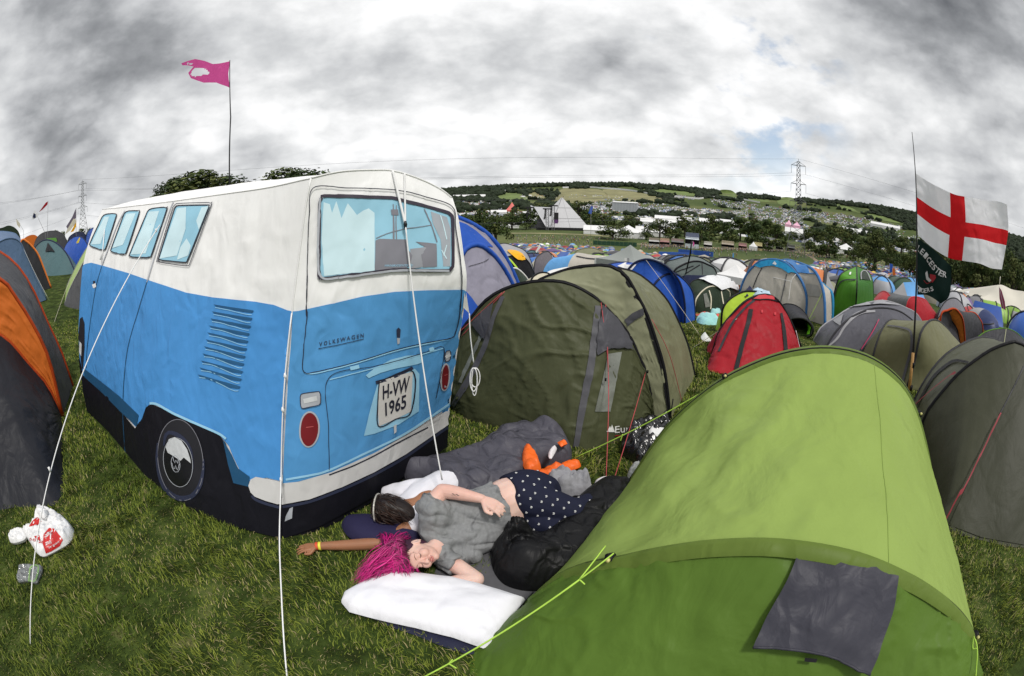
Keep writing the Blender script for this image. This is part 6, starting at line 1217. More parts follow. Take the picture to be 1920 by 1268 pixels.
def woods():
    r = np.random.default_rng(21); P = []; S = []; C = []
    for _ in range(110000):
        az = r.uniform(-48, 80); d = 950+1500*r.uniform()**.7
        crest = d > 2020 and d < 2350
        nv = mnoise.noise(Vector((az*.13, d*.0035, 5)))+.55*mnoise.noise(Vector((az*.5, d*.012, 1))); lim = -.02 if d > 1750 else .10
        if az > 60: lim = -.6
        if az < 2 and d > 1200: lim = -.35
        if az < -16 and d < 1500: continue
        hedge = abs(((d*.004+az*.05) % 1)-.5) < .05 and r.uniform() < .35
        if not (crest or nv > lim or hedge): continue
        a = math.radians(az); x, y = math.sin(a)*d, math.cos(a)*d; h = r.uniform(6, 12)*(1.25 if crest else 1); w = h*r.uniform(.7, 1.2)
        P.append((x, y, h*.42)); S.append((w, w, h*.75)); g = r.uniform(.65, 1.3); C.append((.026*g, .036*g, .021*g))
        if len(P) > 17500: break
    P = np.array(P); S = np.array(S); C = np.array(C); P[:, 2] += tz_np(P[:, 0], P[:, 1]); Q = px_of(P-np.array((0, 0, 3))); ok = np.ones(len(P), bool)
    for poly in OPEN: ok &= ~pip(Q, np.array(poly, float))
    P, S, C = P[ok], S[ok], C[ok]; blobs('woods', P, S, C, 'dark green woods covering the hill beyond the valley', 'woods')
woods()
# ---- far camping and car fields, white and blue specks on the valley floor
def specks():
    r = np.random.default_rng(5); V = []; F = []; C = []; cols = np.array([(.75, .75, .75), (.62, .64, .68), (.5, .52, .55), (.2, .25, .35), (.10, .14, .25), (.04, .05, .06), (.55, .5, .42), (.3, .1, .08), (.7, .7, .72), (.35, .38, .42)])
    n = 0
    for _ in range(40000):
        az = r.uniform(-12, 66); d = 560*math.exp(r.uniform(0, 1.08)); nv = mnoise.noise(Vector((az*.11+3, math.log(d)*4.5, 7)))
        if nv < (-.02 if az > 8 else .12) or (d > 1250 and nv < .2): continue
        a = math.radians(az); x, y = math.sin(a)*d, math.cos(a)*d; z_ = tz(x, y); w, l, h = r.uniform(1.2, 2.6), r.uniform(1.2, 3.5), r.uniform(1.2, 2.4)
        if r.uniform() < .02: w, l, h = r.uniform(3, 6), r.uniform(4, 9), r.uniform(2.5, 4)
        t = r.uniform(0, 3.14); c, s = math.cos(t), math.sin(t); o = len(V)
        for i, j, q in ((-1, -1, 0), (1, -1, 0), (1, 1, 0), (-1, 1, 0), (-.5, -.8, 1), (.5, -.8, 1), (.5, .8, 1), (-.5, .8, 1)): V.append((x+i*w*c-j*l*s, y+i*w*s+j*l*c, z_+q*h))
        F += [(o, o+1, o+5, o+4), (o+1, o+2, o+6, o+5), (o+2, o+3, o+7, o+6), (o+3, o, o+4, o+7), (o+4, o+5, o+6, o+7)]
        k_ = cols[r.integers(0, len(cols))] if w < 3 else cols[0]; C += [k_*.8]*8; n += 1
        if n > 5000: break
    for poly, cnt in zip(F_CARS, (3600, 3600, 250, 260, 420)):
        pl = np.array(poly, float); Qs = np.stack([r.uniform(pl[:, 0].min(), pl[:, 0].max(), cnt*4), r.uniform(pl[:, 1].min(), pl[:, 1].max(), cnt*4)], 1); Qs = Qs[pip(Qs, pl)][:cnt]
        for qx, qy in Qs:
            if mnoise.noise(Vector((qx*.06, qy*.35, 1))) < -.12: continue
            g_ = G(qx, qy); x, y, z_ = g_; w, l, h = r.uniform(1, 2.2), r.uniform(1.6, 3.4), r.uniform(1.3, 2.4); t = math.atan2(x, y)*-1+r.uniform(-.15, .15); c, s = math.cos(t), math.sin(t); o = len(V)
            if r.uniform() < .03: w, l, h = w*2.4, l*2, 4
            for i, j, q_ in ((-1, -1, 0), (1, -1, 0), (1, 1, 0), (-1, 1, 0), (-.5, -.8, 1), (.5, -.8, 1), (.5, .8, 1), (-.5, .8, 1)): V.append((x+i*w*c-j*l*s, y+i*w*s+j*l*c, z_+q_*h))
            F += [(o, o+1, o+5, o+4), (o+1, o+2, o+6, o+5), (o+2, o+3, o+7, o+6), (o+3, o, o+4, o+7), (o+4, o+5, o+6, o+7)]; C += [cols[r.integers(0, len(cols))]*r.uniform(.3, .95)]*8
    o = fastmesh('far_tents_and_cars', np.array(V), np.array(F), mat('speck_paint', attr='tint', rough=.6, var=.1, scale=.5), col=np.array(C)); tag(o, 'thousands of far off tents and parked cars on the valley fields', 'far camp', kind='stuff')
specks()
# ---- worn paths and field sheets
def ribbon(name, label, pts, w, m, lift=.05, kind='structure', cat='path', n=40):
    P = spline([(p[0], p[1], 0) for p in pts], n); T_ = np.gradient(P, axis=0); T_ /= np.linalg.norm(T_, axis=1, keepdims=True); Nn = np.stack([-T_[:, 1], T_[:, 0], 0*T_[:, 0]], 1); g = []
    for s in np.linspace(-.5, .5, 5): q = P+Nn*w*s; q[:, 2] = tz_np(q[:, 0], q[:, 1])+lift; g.append(q)
    o = mesh(name, np.array(g).reshape(-1, 3), gfaces(5, n), m); tag(o, label, cat, kind=kind); return o
EARTH = mat('worn_earth', (.22, .17, .11), .95, .25, .3); PALEG = mat('trodden_grass', (.20, .19, .09), .95, .3, .05)
ribbon('path', 'brown trodden path running down between the far tents', [G(1600, 560), G(1574, 532), G(1545, 505), G(1512, 478), G(1440, 466)], 3.0, EARTH, .06)
ribbon('path', 'worn pale path along the front of the food stalls', [G(1120, 452), G(1210, 459), G(1330, 465), G(1450, 470), G(1560, 478)], 9.0, PALEG, .12); ribbon('path', 'pale trodden ground in front of the pyramid stage', [G(955, 438), G(1010, 438), G(1080, 440), G(1150, 444)], 16, PALEG, .15)
FIELD = mat('hill_field', (.12, .165, .045), .95, .25, .02); FIELD2 = mat('hill_field_dry', (.20, .19, .09), .95, .25, .02)
for i, poly in enumerate(F_DRY+F_GRN):
    A, F, _ = fill(poly, 4, True); V = [G(a[0], a[1])+Vector((0, 0, 1.0)) for a in A]; f = F[0]
    if (V[f[1]]-V[f[0]]).cross(V[f[2]]-V[f[0]]).z < 0: F = [q[::-1] for q in F]
    o = mesh('field', V, F, FIELD2 if i < len(F_DRY) else FIELD); tag(o, 'open field between the woods on the hillside', 'field', kind='structure')
WHT = mat('white_canvas', (.70, .70, .70), .6, .03, .5); CRM = mat('cream_canvas', (.62, .585, .50), .6, .05, .5); MTL = mat('shed_metal', (.36, .38, .41), .5, .08, .5); DKM = mat('stage_black', (.012, .012, .014), .7, .1)
for i, (pts, h) in enumerate(((((930, 366), (950, 358), (980, 360)), 5), (((1055, 353), (1100, 352), (1130, 354), (1180, 358), (1230, 366), (1310, 374)), 6), (((1310, 374), (1340, 371), (1390, 375), (1425, 381)), 6), (((900, 380), (925, 376), (960, 379)), 6))):
    P = []
    for X, Y in pts: q = G(X, Y); P.append((q.x, q.y, 0))
    P = spline(P, 40); P[:, 2] = tz_np(P[:, 0], P[:, 1]); V = np.vstack([P, P+np.array((0, 0, h))]); V = np.vstack([V, V+np.array((0, 1.5, 0))]); n = 40; F = []
    for j in range(n-1): F += [(j, j+1, n+j+1, n+j), (n+j, n+j+1, 3*n+j+1, 3*n+j), (2*n+j+1, 2*n+j, 3*n+j, 3*n+j+1)]
    o = mesh('perimeter_fence', V, F, WHT, smooth=False); tag(o, ('pale perimeter fence left of the hill field', 'long white perimeter fence crossing the hillside', 'white fence under the hill fields on the right', 'low white fence near the coral big top')[i], 'fence', 'white fences on the hillside')
# ---- marquees and stalls
def frame_at(X, Y, yaw=0, d=None):
    p = G(X, Y) if d is None else pd(X, Y, d)
    if d is not None: p.z = tz(p.x, p.y)
    az = math.degrees(math.atan2(p.x, p.y)); r, f = perp(az+yaw); return p, r, f
def marquee(X, Y, wpx, hpx, depth, label, m=None, peaks=1, yaw=0, d=None, cat='marquee', wall=.45, group='white marquees in the valley'):
    p, r, f = frame_at(X, Y, yaw, d); D = p.xy.length; w = wpx/853*D; h = hpx/853*D; m = m or WHT; T = thing('marquee', label, cat, p, group); hw = h*wall
    def q(a, b, c): return p+r*a+f*b+Vector((0, 0, c))
    V = [q(-w/2, 0, -.5), q(w/2, 0, -.5), q(w/2, depth, -.5), q(-w/2, depth, -.5), q(-w/2, 0, hw), q(w/2, 0, hw), q(w/2, depth, hw), q(-w/2, depth, hw)]
    mesh('wall', V, [(0, 1, 5, 4), (1, 2, 6, 5), (2, 3, 7, 6), (3, 0, 4, 7)], m, T, smooth=False)
    n = 10*peaks; g = []; 
    for i in range(n+1):
        u = i/n; loc = (u*peaks) % 1 if i < n else 1; pk = 1-abs(2*loc-1); row = []
        for v in np.linspace(0, 1, 9):
            pv = 1-abs(2*v-1); t = min(pk, pv)**1.35 if peaks > 0 else pv; row.append(tuple(q(-w*.52+w*1.04*u, -depth*.02+depth*1.04*v, hw+(h-hw)*t)))
        g.append(row)
    sheet('roof', np.array(g), m, T); return T
def ridge(X, Y, wpx, hpx, depth, label, m=None, **k):     # long gabled roof
    p, r, f = frame_at(X, Y, k.get('yaw', 0), k.get('d')); D = p.xy.length; w = wpx/853*D; h = hpx/853*D; hw = h*k.get('wall', .5); m = m or WHT; T = thing('marquee', label, 'marquee', p, 'white marquees in the valley')
    def q(a, b, c): return p+r*a+f*b+Vector((0, 0, c))
    a, b = -w/2, w/2; V = [q(a, 0, -.5), q(b, 0, -.5), q(b, depth, -.5), q(a, depth, -.5), q(a, 0, hw), q(b, 0, hw), q(b, depth, hw), q(a, depth, hw), q(a, depth/2, h), q(b, depth/2, h)]
    mesh('wall', V, [(0, 1, 5, 4), (1, 2, 6, 9, 5), (2, 3, 7, 6), (3, 0, 4, 8, 7)], k.get('wm', m), T, smooth=False); R = [q(a-.3, -.4, hw-.1), q(b+.3, -.4, hw-.1), q(b+.3, depth/2, h+.1), q(a-.3, depth/2, h+.1), q(a-.3, depth+.4, hw-.1), q(b+.3, depth+.4, hw-.1)]
    mesh('roof', R, [(0, 1, 2, 3), (3, 2, 5, 4)], m, T, smooth=False); return T
marquee(1178, 447, 62, 24, 18, 'white marquee with one tall peak behind the low dark tree'); ridge(1228, 444, 74, 17, 16, 'long white marquee right of the peaked marquee'); ridge(1124, 440, 60, 16, 16, 'low white marquee by the right foot of the pyramid stage'); ridge(1235, 424, 70, 13, 20, 'white marquee roof behind the long one'); ridge(1262, 418, 70, 12, 22, 'far white roof above the food stalls')
ridge(1335, 424, 50, 13, 20, 'white marquee roof between the valley trees'); ridge(1378, 430, 60, 16, 24, 'big white marquee roof left of the right pylon'); ridge(1345, 436, 44, 10, 14, 'small white roof below the valley trees'); ridge(1440, 458, 40, 12, 10, 'white marquee near the yellow stall'); ridge(1500, 446, 60, 16, 14, 'white roofs at the foot of the right pylon')
marquee(1585, 478, 50, 20, 12, 'white marquee left of the very large dark tree'); marquee(1486, 430, 30, 16, 16, 'pink and white circus tent behind the right pylon', mat('pink_white_canvas', (.75, .42, .55), .6, .2, .1), 2); ridge(1610, 440, 50, 9, 20, 'white roofs far right of the pylon'); ridge(1660, 428, 60, 8, 24, 'pale roofs near the hill on the right')
ridge(905, 448, 40, 10, 10, 'grey roofed shed at the left of the arena', MTL, wm=DKM); ridge(950, 428, 46, 10, 14, 'white caravans and roofs below the coral big top'); ridge(880, 372, 60, 7, 20, 'far white roofs near the camper van tent'); ridge(1000, 405, 40, 8, 14, 'white roofs left of the stage tower'); ridge(935, 402, 30, 8, 14, 'white roof left of the coral big top')
marquee(960, 397, 24, 18, 18, 'coral red big top tent in the valley', mat('coral_canvas', (.62, .15, .13), .6, .05, .5), 1, wall=.15)
def shed():
    p, r, f = frame_at(1170, 397, 12); D = p.xy.length; w = 46/853*D; h = 17/853*D; T = thing('stage_building', 'big grey metal second stage building behind the valley trees', 'building', p)
    def q(a, b, c): return p+r*a+f*b+Vector((0, 0, c))
    V = [q(-w/2, 0, -4), q(w/2, 0, -4), q(w/2, 30, -4), q(-w/2, 30, -2), q(-w/2, 0, h), q(w/2, 0, h), q(w/2, 30, h), q(-w/2, 30, h)]; mesh('wall', V, [(0, 1, 5, 4), (1, 2, 6, 5), (2, 3, 7, 6), (3, 0, 4, 7)], MTL, T, smooth=False)
    R = [q(-w/2-1, -1, h), q(w/2+1, -1, h), q(w/2+1, 31, h), q(-w/2-1, 31, h), q(-w/2, 15, h+2.5), q(w/2, 15, h+2.5)]; mesh('roof', R, [(0, 1, 5, 4), (4, 5, 2, 3), (0, 4, 3), (1, 2, 5)], WHT, T, smooth=False)
    b = MB()
    for u in np.linspace(-.5, .5, 9): b.box(q(w*u, -.2, h/2), (.35, .35, h))
    b.build('cladding_rib', mat('rib_grey', (.22, .23, .25), .5), T)
shed()
def stall(X, Y, wpx, hpx, body, sign, label, awn=None):
    p, r, f = frame_at(X, Y); D = p.xy.length; w = wpx/853*D; h = hpx/853*D; T = thing('food_stall', label, 'stall', p, 'food stalls along the arena'); rz = math.atan2(r.y, r.x)
    def q(a, b, c): return p+r*a+f*b+Vector((0, 0, c))
    b = MB(); b.box(q(0, 2.5, h*.36), (w, .2, h*.72), rz=rz); b.box(q(-w/2, 1.2, h*.36), (.2, 2.6, h*.72), rz=rz); b.box(q(w/2, 1.2, h*.36), (.2, 2.6, h*.72), rz=rz); b.build('booth', DKM, T); MB().box(q(0, 0, h*.14), (w, .5, h*.28), rz=rz).build('counter', body, T)
    mesh('awning', [q(-w/2, -1.3, h*.58), q(w/2, -1.3, h*.58), q(w/2, 2.7, h*.76), q(-w/2, 2.7, h*.76)], [(0, 1, 2, 3)], awn or body, T, smooth=False); MB().box(q(0, -.1, h*.86), (w*.98, .25, h*.28), rz=rz).build('sign_board', sign, T)
def sc(n, c): return mat('stall_'+n, tuple(.45*v+.55*(sum(c)/3*.5+.16) for v in c), .6, .25, 1.5)
for a in ((1226, 462, 20, 16, sc('white', (.6, .6, .58)), sc('brown', (.30, .2, .1)), 'white food stall with a brown sign, leftmost of the row'), (1246, 463, 18, 16, sc('red', (.5, .1, .08)), sc('orange', (.6, .28, .1)), 'food stall with an orange sign beside the leftmost one'), (1270, 463, 24, 15, sc('dark', (.1, .1, .1)), sc('greyred', (.4, .2, .18)), 'long food stall with a pinkish grey sign'), (1297, 466, 26, 29, sc('paleblue', (.5, .6, .68)), sc('navyblue', (.03, .07, .25)), 'tall food stall with a navy blue sign'), (1327, 467, 16, 14, sc('cream', (.62, .58, .5)), sc('cream2', (.6, .55, .45)), 'plain cream booth right of the tall blue stall'), (1364, 468, 24, 16, sc('tan', (.45, .33, .18)), sc('tan2', (.5, .36, .15)), 'wide tan food stall'), (1392, 469, 16, 13, sc('red', (.5, .1, .08)), sc('red2', (.45, .12, .1)), 'small food stall with a red sign'), (1421, 470, 16, 15, sc('yellow2', (.6, .45, .05)), sc('yellow', (.62, .50, .03)), 'yellow food stall beside the small pointed tent'), (1442, 470, 14, 12, sc('dark', (.1, .1, .1)), sc('greyred', (.4, .2, .18)), 'dark food stall right of the yellow one'), (1461, 471, 14, 12, sc('white', (.6, .6, .58)), sc('black', (.03, .03, .03)), 'food stall with a black sign right of the yellow one'), (1482, 472, 16, 12, sc('dark', (.1, .1, .1)), sc('black', (.03, .03, .03)), 'rightmost dark food stall near the pylon')): stall(*a)
marquee(1412, 470, 16, 16, 5, 'small white pointed tent beside the yellow stall')
def fencebox(x0, x1, y0, y1, hpx, m, label, name='fence', seg=6, group=None):
    a, b = G(x0, y0), G(x1, y1); D = (a.xy.length+b.xy.length)/2; h = hpx/853*D; T = thing(name, label, 'fence', (a+b)/2, group)
    for i in range(seg):
        p = a.lerp(b, i/seg); q = a.lerp(b, (i+.97)/seg); p.z = tz(p.x, p.y); q.z = tz(q.x, q.y); n = Vector((p.y-q.y, q.x-p.x, 0)).normalized()*.15; u = Vector((0, 0, h)); V = [p-n, q-n, q+n, p+n, p-n+u, q-n+u, q+n+u, p+n+u]; mesh('panel', V, [(0, 1, 5, 4), (1, 2, 6, 5), (2, 3, 7, 6), (3, 0, 4, 7), (4, 5, 6, 7)], m, T, smooth=False)
BF = mat('fence_blue', (.03, .10, .42), .5, .12, 1); fencebox(1302, 1337, 478, 482, 9, BF, 'bright blue screened fence, right part, in front of the food stalls', seg=5); fencebox(1272, 1304, 474, 477, 7, BF, 'blue screened fence running along the back', seg=5); fencebox(1235, 1292, 478, 480, 6, BF, 'long low blue screened fence among the far tents', seg=7)
GF = mat('fence_green', (.012, .05, .025), .7, .3, 1); fencebox(1112, 1194, 459, 463, 8, GF, 'dark green screen fence below the white marquees', seg=10)
# ---- pyramid stage
def stage():
    A_ = pd(1054, 370, 450); F_, R_, L_, B_ = [pd(X, 432, d) for X, d in ((1030, 424), (1108, 448), (990, 452), (1075, 478))]; zb = tz(A_.x, A_.y)
    for q in (F_, R_, L_, B_): q.z = zb
    T = thing('pyramid_stage', 'huge pale grey pyramid stage in the arena field', 'stage', (A_.x, A_.y, zb)); CV = mat('stage_cover', (.50, .50, .52), .5, .03, .1)
    mesh('cover', [A_, F_, R_, B_, L_], [(0, 1, 2), (0, 2, 3), (0, 3, 4)], CV, T, smooth=False)
    def P(u, v): return A_.lerp(L_.lerp(F_, u), v)         # front-left face
    nrm = (L_-A_).cross(F_-A_).normalized(); nrm = nrm if nrm.y < 0 else -nrm
    mesh('cover', [A_, L_, F_], [(0, 1, 2)], DKM, T, smooth=False)  # open stage front, its inner dark painted on as a black face
    def onf(X, Y, o_): return pplane(X, Y, A_, nrm)+nrm*o_
    mesh('wing', [onf(1054, 370, .4), onf(1036, 391, 1.5), onf(1004, 391, 3), onf(1010, 400, 3), onf(1027, 429, 3), onf(1033, 431, 2)], [(0, 1, 2, 3, 4, 5)], CV, T, smooth=False); mesh('wing', [onf(998, 388, 3), onf(1004, 391, 3), onf(1001, 400, 3)], [(0, 1, 2)], CV, T, smooth=False)
    b = MB()
    for k in (.33, .66): b.tube([A_.lerp(R_, k)-Vector((0, .3, 0)), A_.lerp(F_, k)-Vector((0, .3, 0))], .12, 4)
    b.tube([A_, (F_+R_)/2-Vector((0, .3, 0))], .1, 4); b.build('panel_seam', mat('seam_grey', (.35, .35, .36), .6), T)
    b = MB(); c = (L_+R_)/2; b.box((c.x, c.y-26, zb+1.2), (48, 6, 2.6)); b.build('stage_floor', DKM, T)
    return A_, F_, zb
_A, _F, _zb = stage()
def lattice(mb, base, h, w, step, r=.12):
    c = [Vector((sx*w/2, sy*w/2, 0)) for sx, sy in ((-1, -1), (1, -1), (1, 1), (-1, 1))]
    for q in c: mb.tube([base+q, base+q+Vector((0, 0, h))], r, 4)
    z_ = 0; i = 0
    while z_ < h-step*.5:
        for j in range(4): a, b = c[j], c[(j+1) % 4]; a, b = (a, b) if i % 2 else (b, a); mb.tube([base+a+Vector((0, 0, z_)), base+b+Vector((0, 0, min(h, z_+step)))], r*.7, 3)
        z_ += step; i += 1
for X, d, h, lb, sp in ((1026, 412, 19, 'black lattice speaker tower in front of the pyramid stage opening', 1), (1037, 414, 22, 'black lattice tower with a purple screen on the pyramid stage', 2), (993, 425, 20, 'black speaker tower at the left of the pyramid stage', 1)):
    p = pd(X, 432, d); p.z = tz(p.x, p.y); T = thing('speaker_tower', lb, 'tower', p, 'towers of the pyramid stage'); b = MB(); lattice(b, p, h, 2.2, 2.2, .16); b.build('lattice_mast', DKM if X < 1000 else mat('truss_grey', (.16, .16, .17), .5), T); b = MB()
    for i in range(7): b.box(p+Vector((-1.8-.12*i*i*.2, -1.5, h*.98-1.3*i)), (1.7, 1.4, 1.15))
    b.build('speaker_array', DKM, T); MB().box(p+Vector((0, 0, h+.8)), (8, 3, 1.2)).build('top_rig', DKM, T)
    if sp == 2: MB().box(p+Vector((2.6, -1.6, h*.55)), (4.0, .4, 9)).build('screen', DKM, T); MB().box(p+Vector((2.6, -1.9, h*.38)), (3.2, .3, 3.5)).build('purple_banner', mat('banner_purple', (.10, .03, .14), .6), T)
# ---- crowd
def crowd():
    r = np.random.default_rng(8); V = []; F = []; C = []; cl = np.array([(.05, .05, .06), (.3, .05, .05), (.5, .5, .5), (.08, .12, .25), (.45, .35, .1), (.1, .15, .1), (.35, .3, .3), (.6, .55, .5)])
    def one(p, h):
        o = len(V); t = r.uniform(0, 3.14); ex, ey = math.cos(t)*.22, math.sin(t)*.22
        for z_, w in ((0, .6), (.45, .8), (.8, 1.05), (.84, .45), (.92, .5), (1, .25)): V.extend([(p.x-ex*w, p.y-ey*w, p.z+z_*h), (p.x+ey*w*.5, p.y-ex*w*.5, p.z+z_*h), (p.x+ex*w, p.y+ey*w, p.z+z_*h), (p.x-ey*w*.5, p.y+ex*w*.5, p.z+z_*h)])
        for i in range(5):
            for j in range(4): F.append((o+i*4+j, o+i*4+(j+1) % 4, o+i*4+4+(j+1) % 4, o+i*4+4+j))
        a, b = cl[r.integers(0, 8)]*.4, cl[r.integers(0, 8)]; s_ = (.45, .28, .2); C.extend([a]*8+[b]*4+[s_]*12)
    for (x0, x1, y0, y1, n) in ((960, 1110, 444, 462, 190), (1110, 1220, 446, 452, 50), (1200, 1310, 458, 469, 240), (1310, 1500, 468, 474, 210), (1310, 1500, 470, 484, 40), (1480, 1640, 460, 486, 900), (1650, 1720, 482, 512, 220), (1530, 1580, 490, 530, 60)):
        for _ in range(n): one(G(r.uniform(x0, x1), y0+(y1-y0)*r.uniform()), r.uniform(1.55, 1.9))
    o = fastmesh('crowd', np.array(V), np.array(F), mat('crowd_cloth', attr='tint', rough=.8, var=.1, scale=3), col=np.array(C)); tag(o, 'far crowd of festival goers in front of the stalls and stage', 'crowd', kind='stuff')
crowd()
# ---- far tents as single things, and the mass beyond them
FO = mat('far_fly', objcol=True, rough=.5, var=.08, scale=1.5, bump=.2, bscale=3); FK = mat('far_sleeve', (.03, .03, .035), .6, .1); FA = mat('far_accent', (.34, .34, .35), .6, .3, .4)
def proto(kind):
    b = MB()
    if kind == 'dome':
        n = 12; V = [(0, 0, 1.0)]
        for i in range(1, 6):
            a = math.pi/2*i/5
            for j in range(n): t = 2*math.pi*j/n; k_ = 1+.12*math.cos(4*t); V.append((math.sin(a)**.85*math.cos(t)*k_, math.sin(a)**.85*math.sin(t)*k_, math.cos(a)))
        F = [(0, 1+j, 1+(j+1) % n) for j in range(n)]; M = [0]*n
        for i in range(4):
            for j in range(n): F.append((1+i*n+j, 1+(i+1)*n+j, 1+(i+1)*n+(j+1) % n, 1+i*n+(j+1) % n)); M.append(2 if (i > 0 and j in (4, 5, 6)) else 0)
        b.V = V; b.F = F; b.M = M
        for t0 in (.52, 2.1): b.tube([(1.04*math.sin(a)*math.cos(t0), 1.04*math.sin(a)*math.sin(t0), 1.03*math.cos(a)) for a in np.linspace(-1.55, 1.55, 13)], .035, 4, 1)
    elif kind == 'tunnel':
        arcs = [(-1.25, .3, .35), (-.9, .85, .9), (0, 1, 1.0), (.8, .8, .85), (1.2, .3, .3)]; V = [(x_, w*math.cos(a), h*math.sin(a)) for x_, w, h in arcs for a in np.linspace(0, math.pi, 9)]; b.add(V, gfaces(5, 9)); b.M[:8] = [2]*8
        for x_, w, h in arcs[1:4]: b.tube([(x_, w*1.02*math.cos(a), h*1.02*math.sin(a)) for a in np.linspace(0, math.pi, 9)], .04, 4, 1)
    elif kind == 'ridge':
        b.add([(-1, -.8, 0), (1, -.8, 0), (1, .8, 0), (-1, .8, 0), (-.7, 0, 1), (.8, 0, .9)], [(0, 1, 5, 4), (2, 3, 4, 5), (3, 0, 4), (1, 2, 5)]); b.M[-1] = 2; b.M[-2] = 2
    elif kind == 'pop':
        V = [(0, 0, .8)]; n = 12
        for i in range(1, 6):
            a = math.pi/2*i/5
            for j in range(n): t = 2*math.pi*j/n; V.append((1.3*math.sin(a)*math.cos(t), .8*math.sin(a)*math.sin(t), .8*math.cos(a)**.8))
        F = [(0, 1+j, 1+(j+1) % n) for j in range(n)]+[(1+i*n+j, 1+(i+1)*n+j, 1+(i+1)*n+(j+1) % n, 1+i*n+(j+1) % n) for i in range(4) for j in range(n)]; b.V = V; b.F = F; b.M = [2 if k_ % 12 in (2, 3) else 0 for k_ in range(len(F))]
        b.tube([(1.3*math.cos(t), .82*math.sin(t), .5+.2*math.sin(t*2)) for t in np.linspace(0, 3.1, 12)], .03, 4, 1)
    me = bpy.data.meshes.new(kind); me.from_pydata([tuple(v) for v in b.V], [], b.F); me.polygons.foreach_set('material_index', np.array(b.M, np.int32)); me.polygons.foreach_set('use_smooth', np.ones(len(b.F), bool))
    for m_ in (FO, FK, FA): me.materials.append(m_)
    return me
PR = {k_: proto(k_) for k_ in ('dome', 'tunnel', 'ridge', 'pop')}; SHN = dict(dome='dome_tent', tunnel='tunnel_tent', ridge='ridge_tent', pop='popup_tent')
PAL = [('blue', (.03, .10, .38)), ('blue', (.04, .14, .42)), ('sky blue', (.10, .28, .55)), ('navy', (.02, .035, .12)), ('dark green', (.03, .07, .035)), ('olive', (.13, .14, .08)), ('grey', (.17, .17, .18)), ('dark grey', (.05, .05, .06)), ('orange', (.50, .16, .05)), ('red', (.35, .04, .04)), ('teal', (.05, .14, .16)), ('lime green', (.22, .38, .06)), ('white', (.68, .68, .68)), ('beige', (.42, .38, .30)), ('purple', (.12, .07, .18)), ('blue', (.025, .08, .33)), ('slate blue', (.10, .15, .24)), ('pale grey', (.38, .38, .40)), ('mustard', (.5, .35, .05)), ('dark grey', (.06, .06, .065))]
ZN = [(-20, 'beyond the lilac grey dome tent'), (-2, 'beyond the olive tent roof, left of its peak'), (5, 'beyond the olive tent roof under the pyramid stage'), (12, 'behind the grey canopy'), (19, 'behind the royal blue tunnel tent'), (24, 'in front of the blue fences'), (29, 'behind the white gazebo'), (35, 'behind the big beige tunnel tent'), (42, 'left of the toilet tent'), (46, 'right of the toilet tent'), (52, 'between the toilet tent and the flag pole'), (57, 'behind the flag pole'), (62, 'between the flag pole and the cream marquee'), (90, 'in front of the cream marquee')]
occupied = [(o_.location.x, o_.location.y, 2.2) for o_ in bpy.data.objects if o_.get('category') in ('tent',)]
def far_single():
    r = random.Random(31); placed = list(occupied); n = 0
    for it in range(9000):
        if n >= 262: break
        az = r.uniform(-9, 84); f = r.random(); d = 12.5+62*f**1.25
        if az > 60: d = 24+56*f**1.2
        if 45 < az <= 60: d = 34+44*f**1.2
        if (az < -2 and d < 16) or (14 < az < 34 and d < 25): continue
        p = on_ground(az, d)
        if any((p.x-a)**2+(p.y-b)**2 < (c_+1.25)**2 for a, b, c_ in placed): continue
        if abs(az-(44.5-.0)) < 1.2 and d > 22: continue
        nm, c = r.choice(PAL); k_ = r.choice(('dome', 'dome', 'dome', 'tunnel', 'tunnel', 'pop', 'ridge') if d > 14 else ('dome', 'tunnel')); s = r.uniform(1.15, 1.75); h = s*r.uniform(.78, .95) if k_ != 'pop' else s*.8
        if d < 16: h = min(h, 1.15)
        o = bpy.data.objects.new(SHN[k_], PR[k_]); COL.objects.link(o); o.location = (p.x, p.y, p.z-.03); o.rotation_euler = (0, 0, r.uniform(0, 6.28)); o.scale = (s, s*r.uniform(.8, 1), h); v = r.uniform(.75, 1.2); o.color = (c[0]*v, c[1]*v, c[2]*v, 1)
        dist = 'near' if d < 24 else ('mid-distance' if d < 45 else 'far')
        tag(o, f"{dist} {nm} {k_ if k_ != 'pop' else 'pop-up'} tent {zn(az, ZN)}", 'tent', 'camping tents spread down the slope'); placed.append((p.x, p.y, s*.9)); n += 1
    return placed
PLACED = far_single()
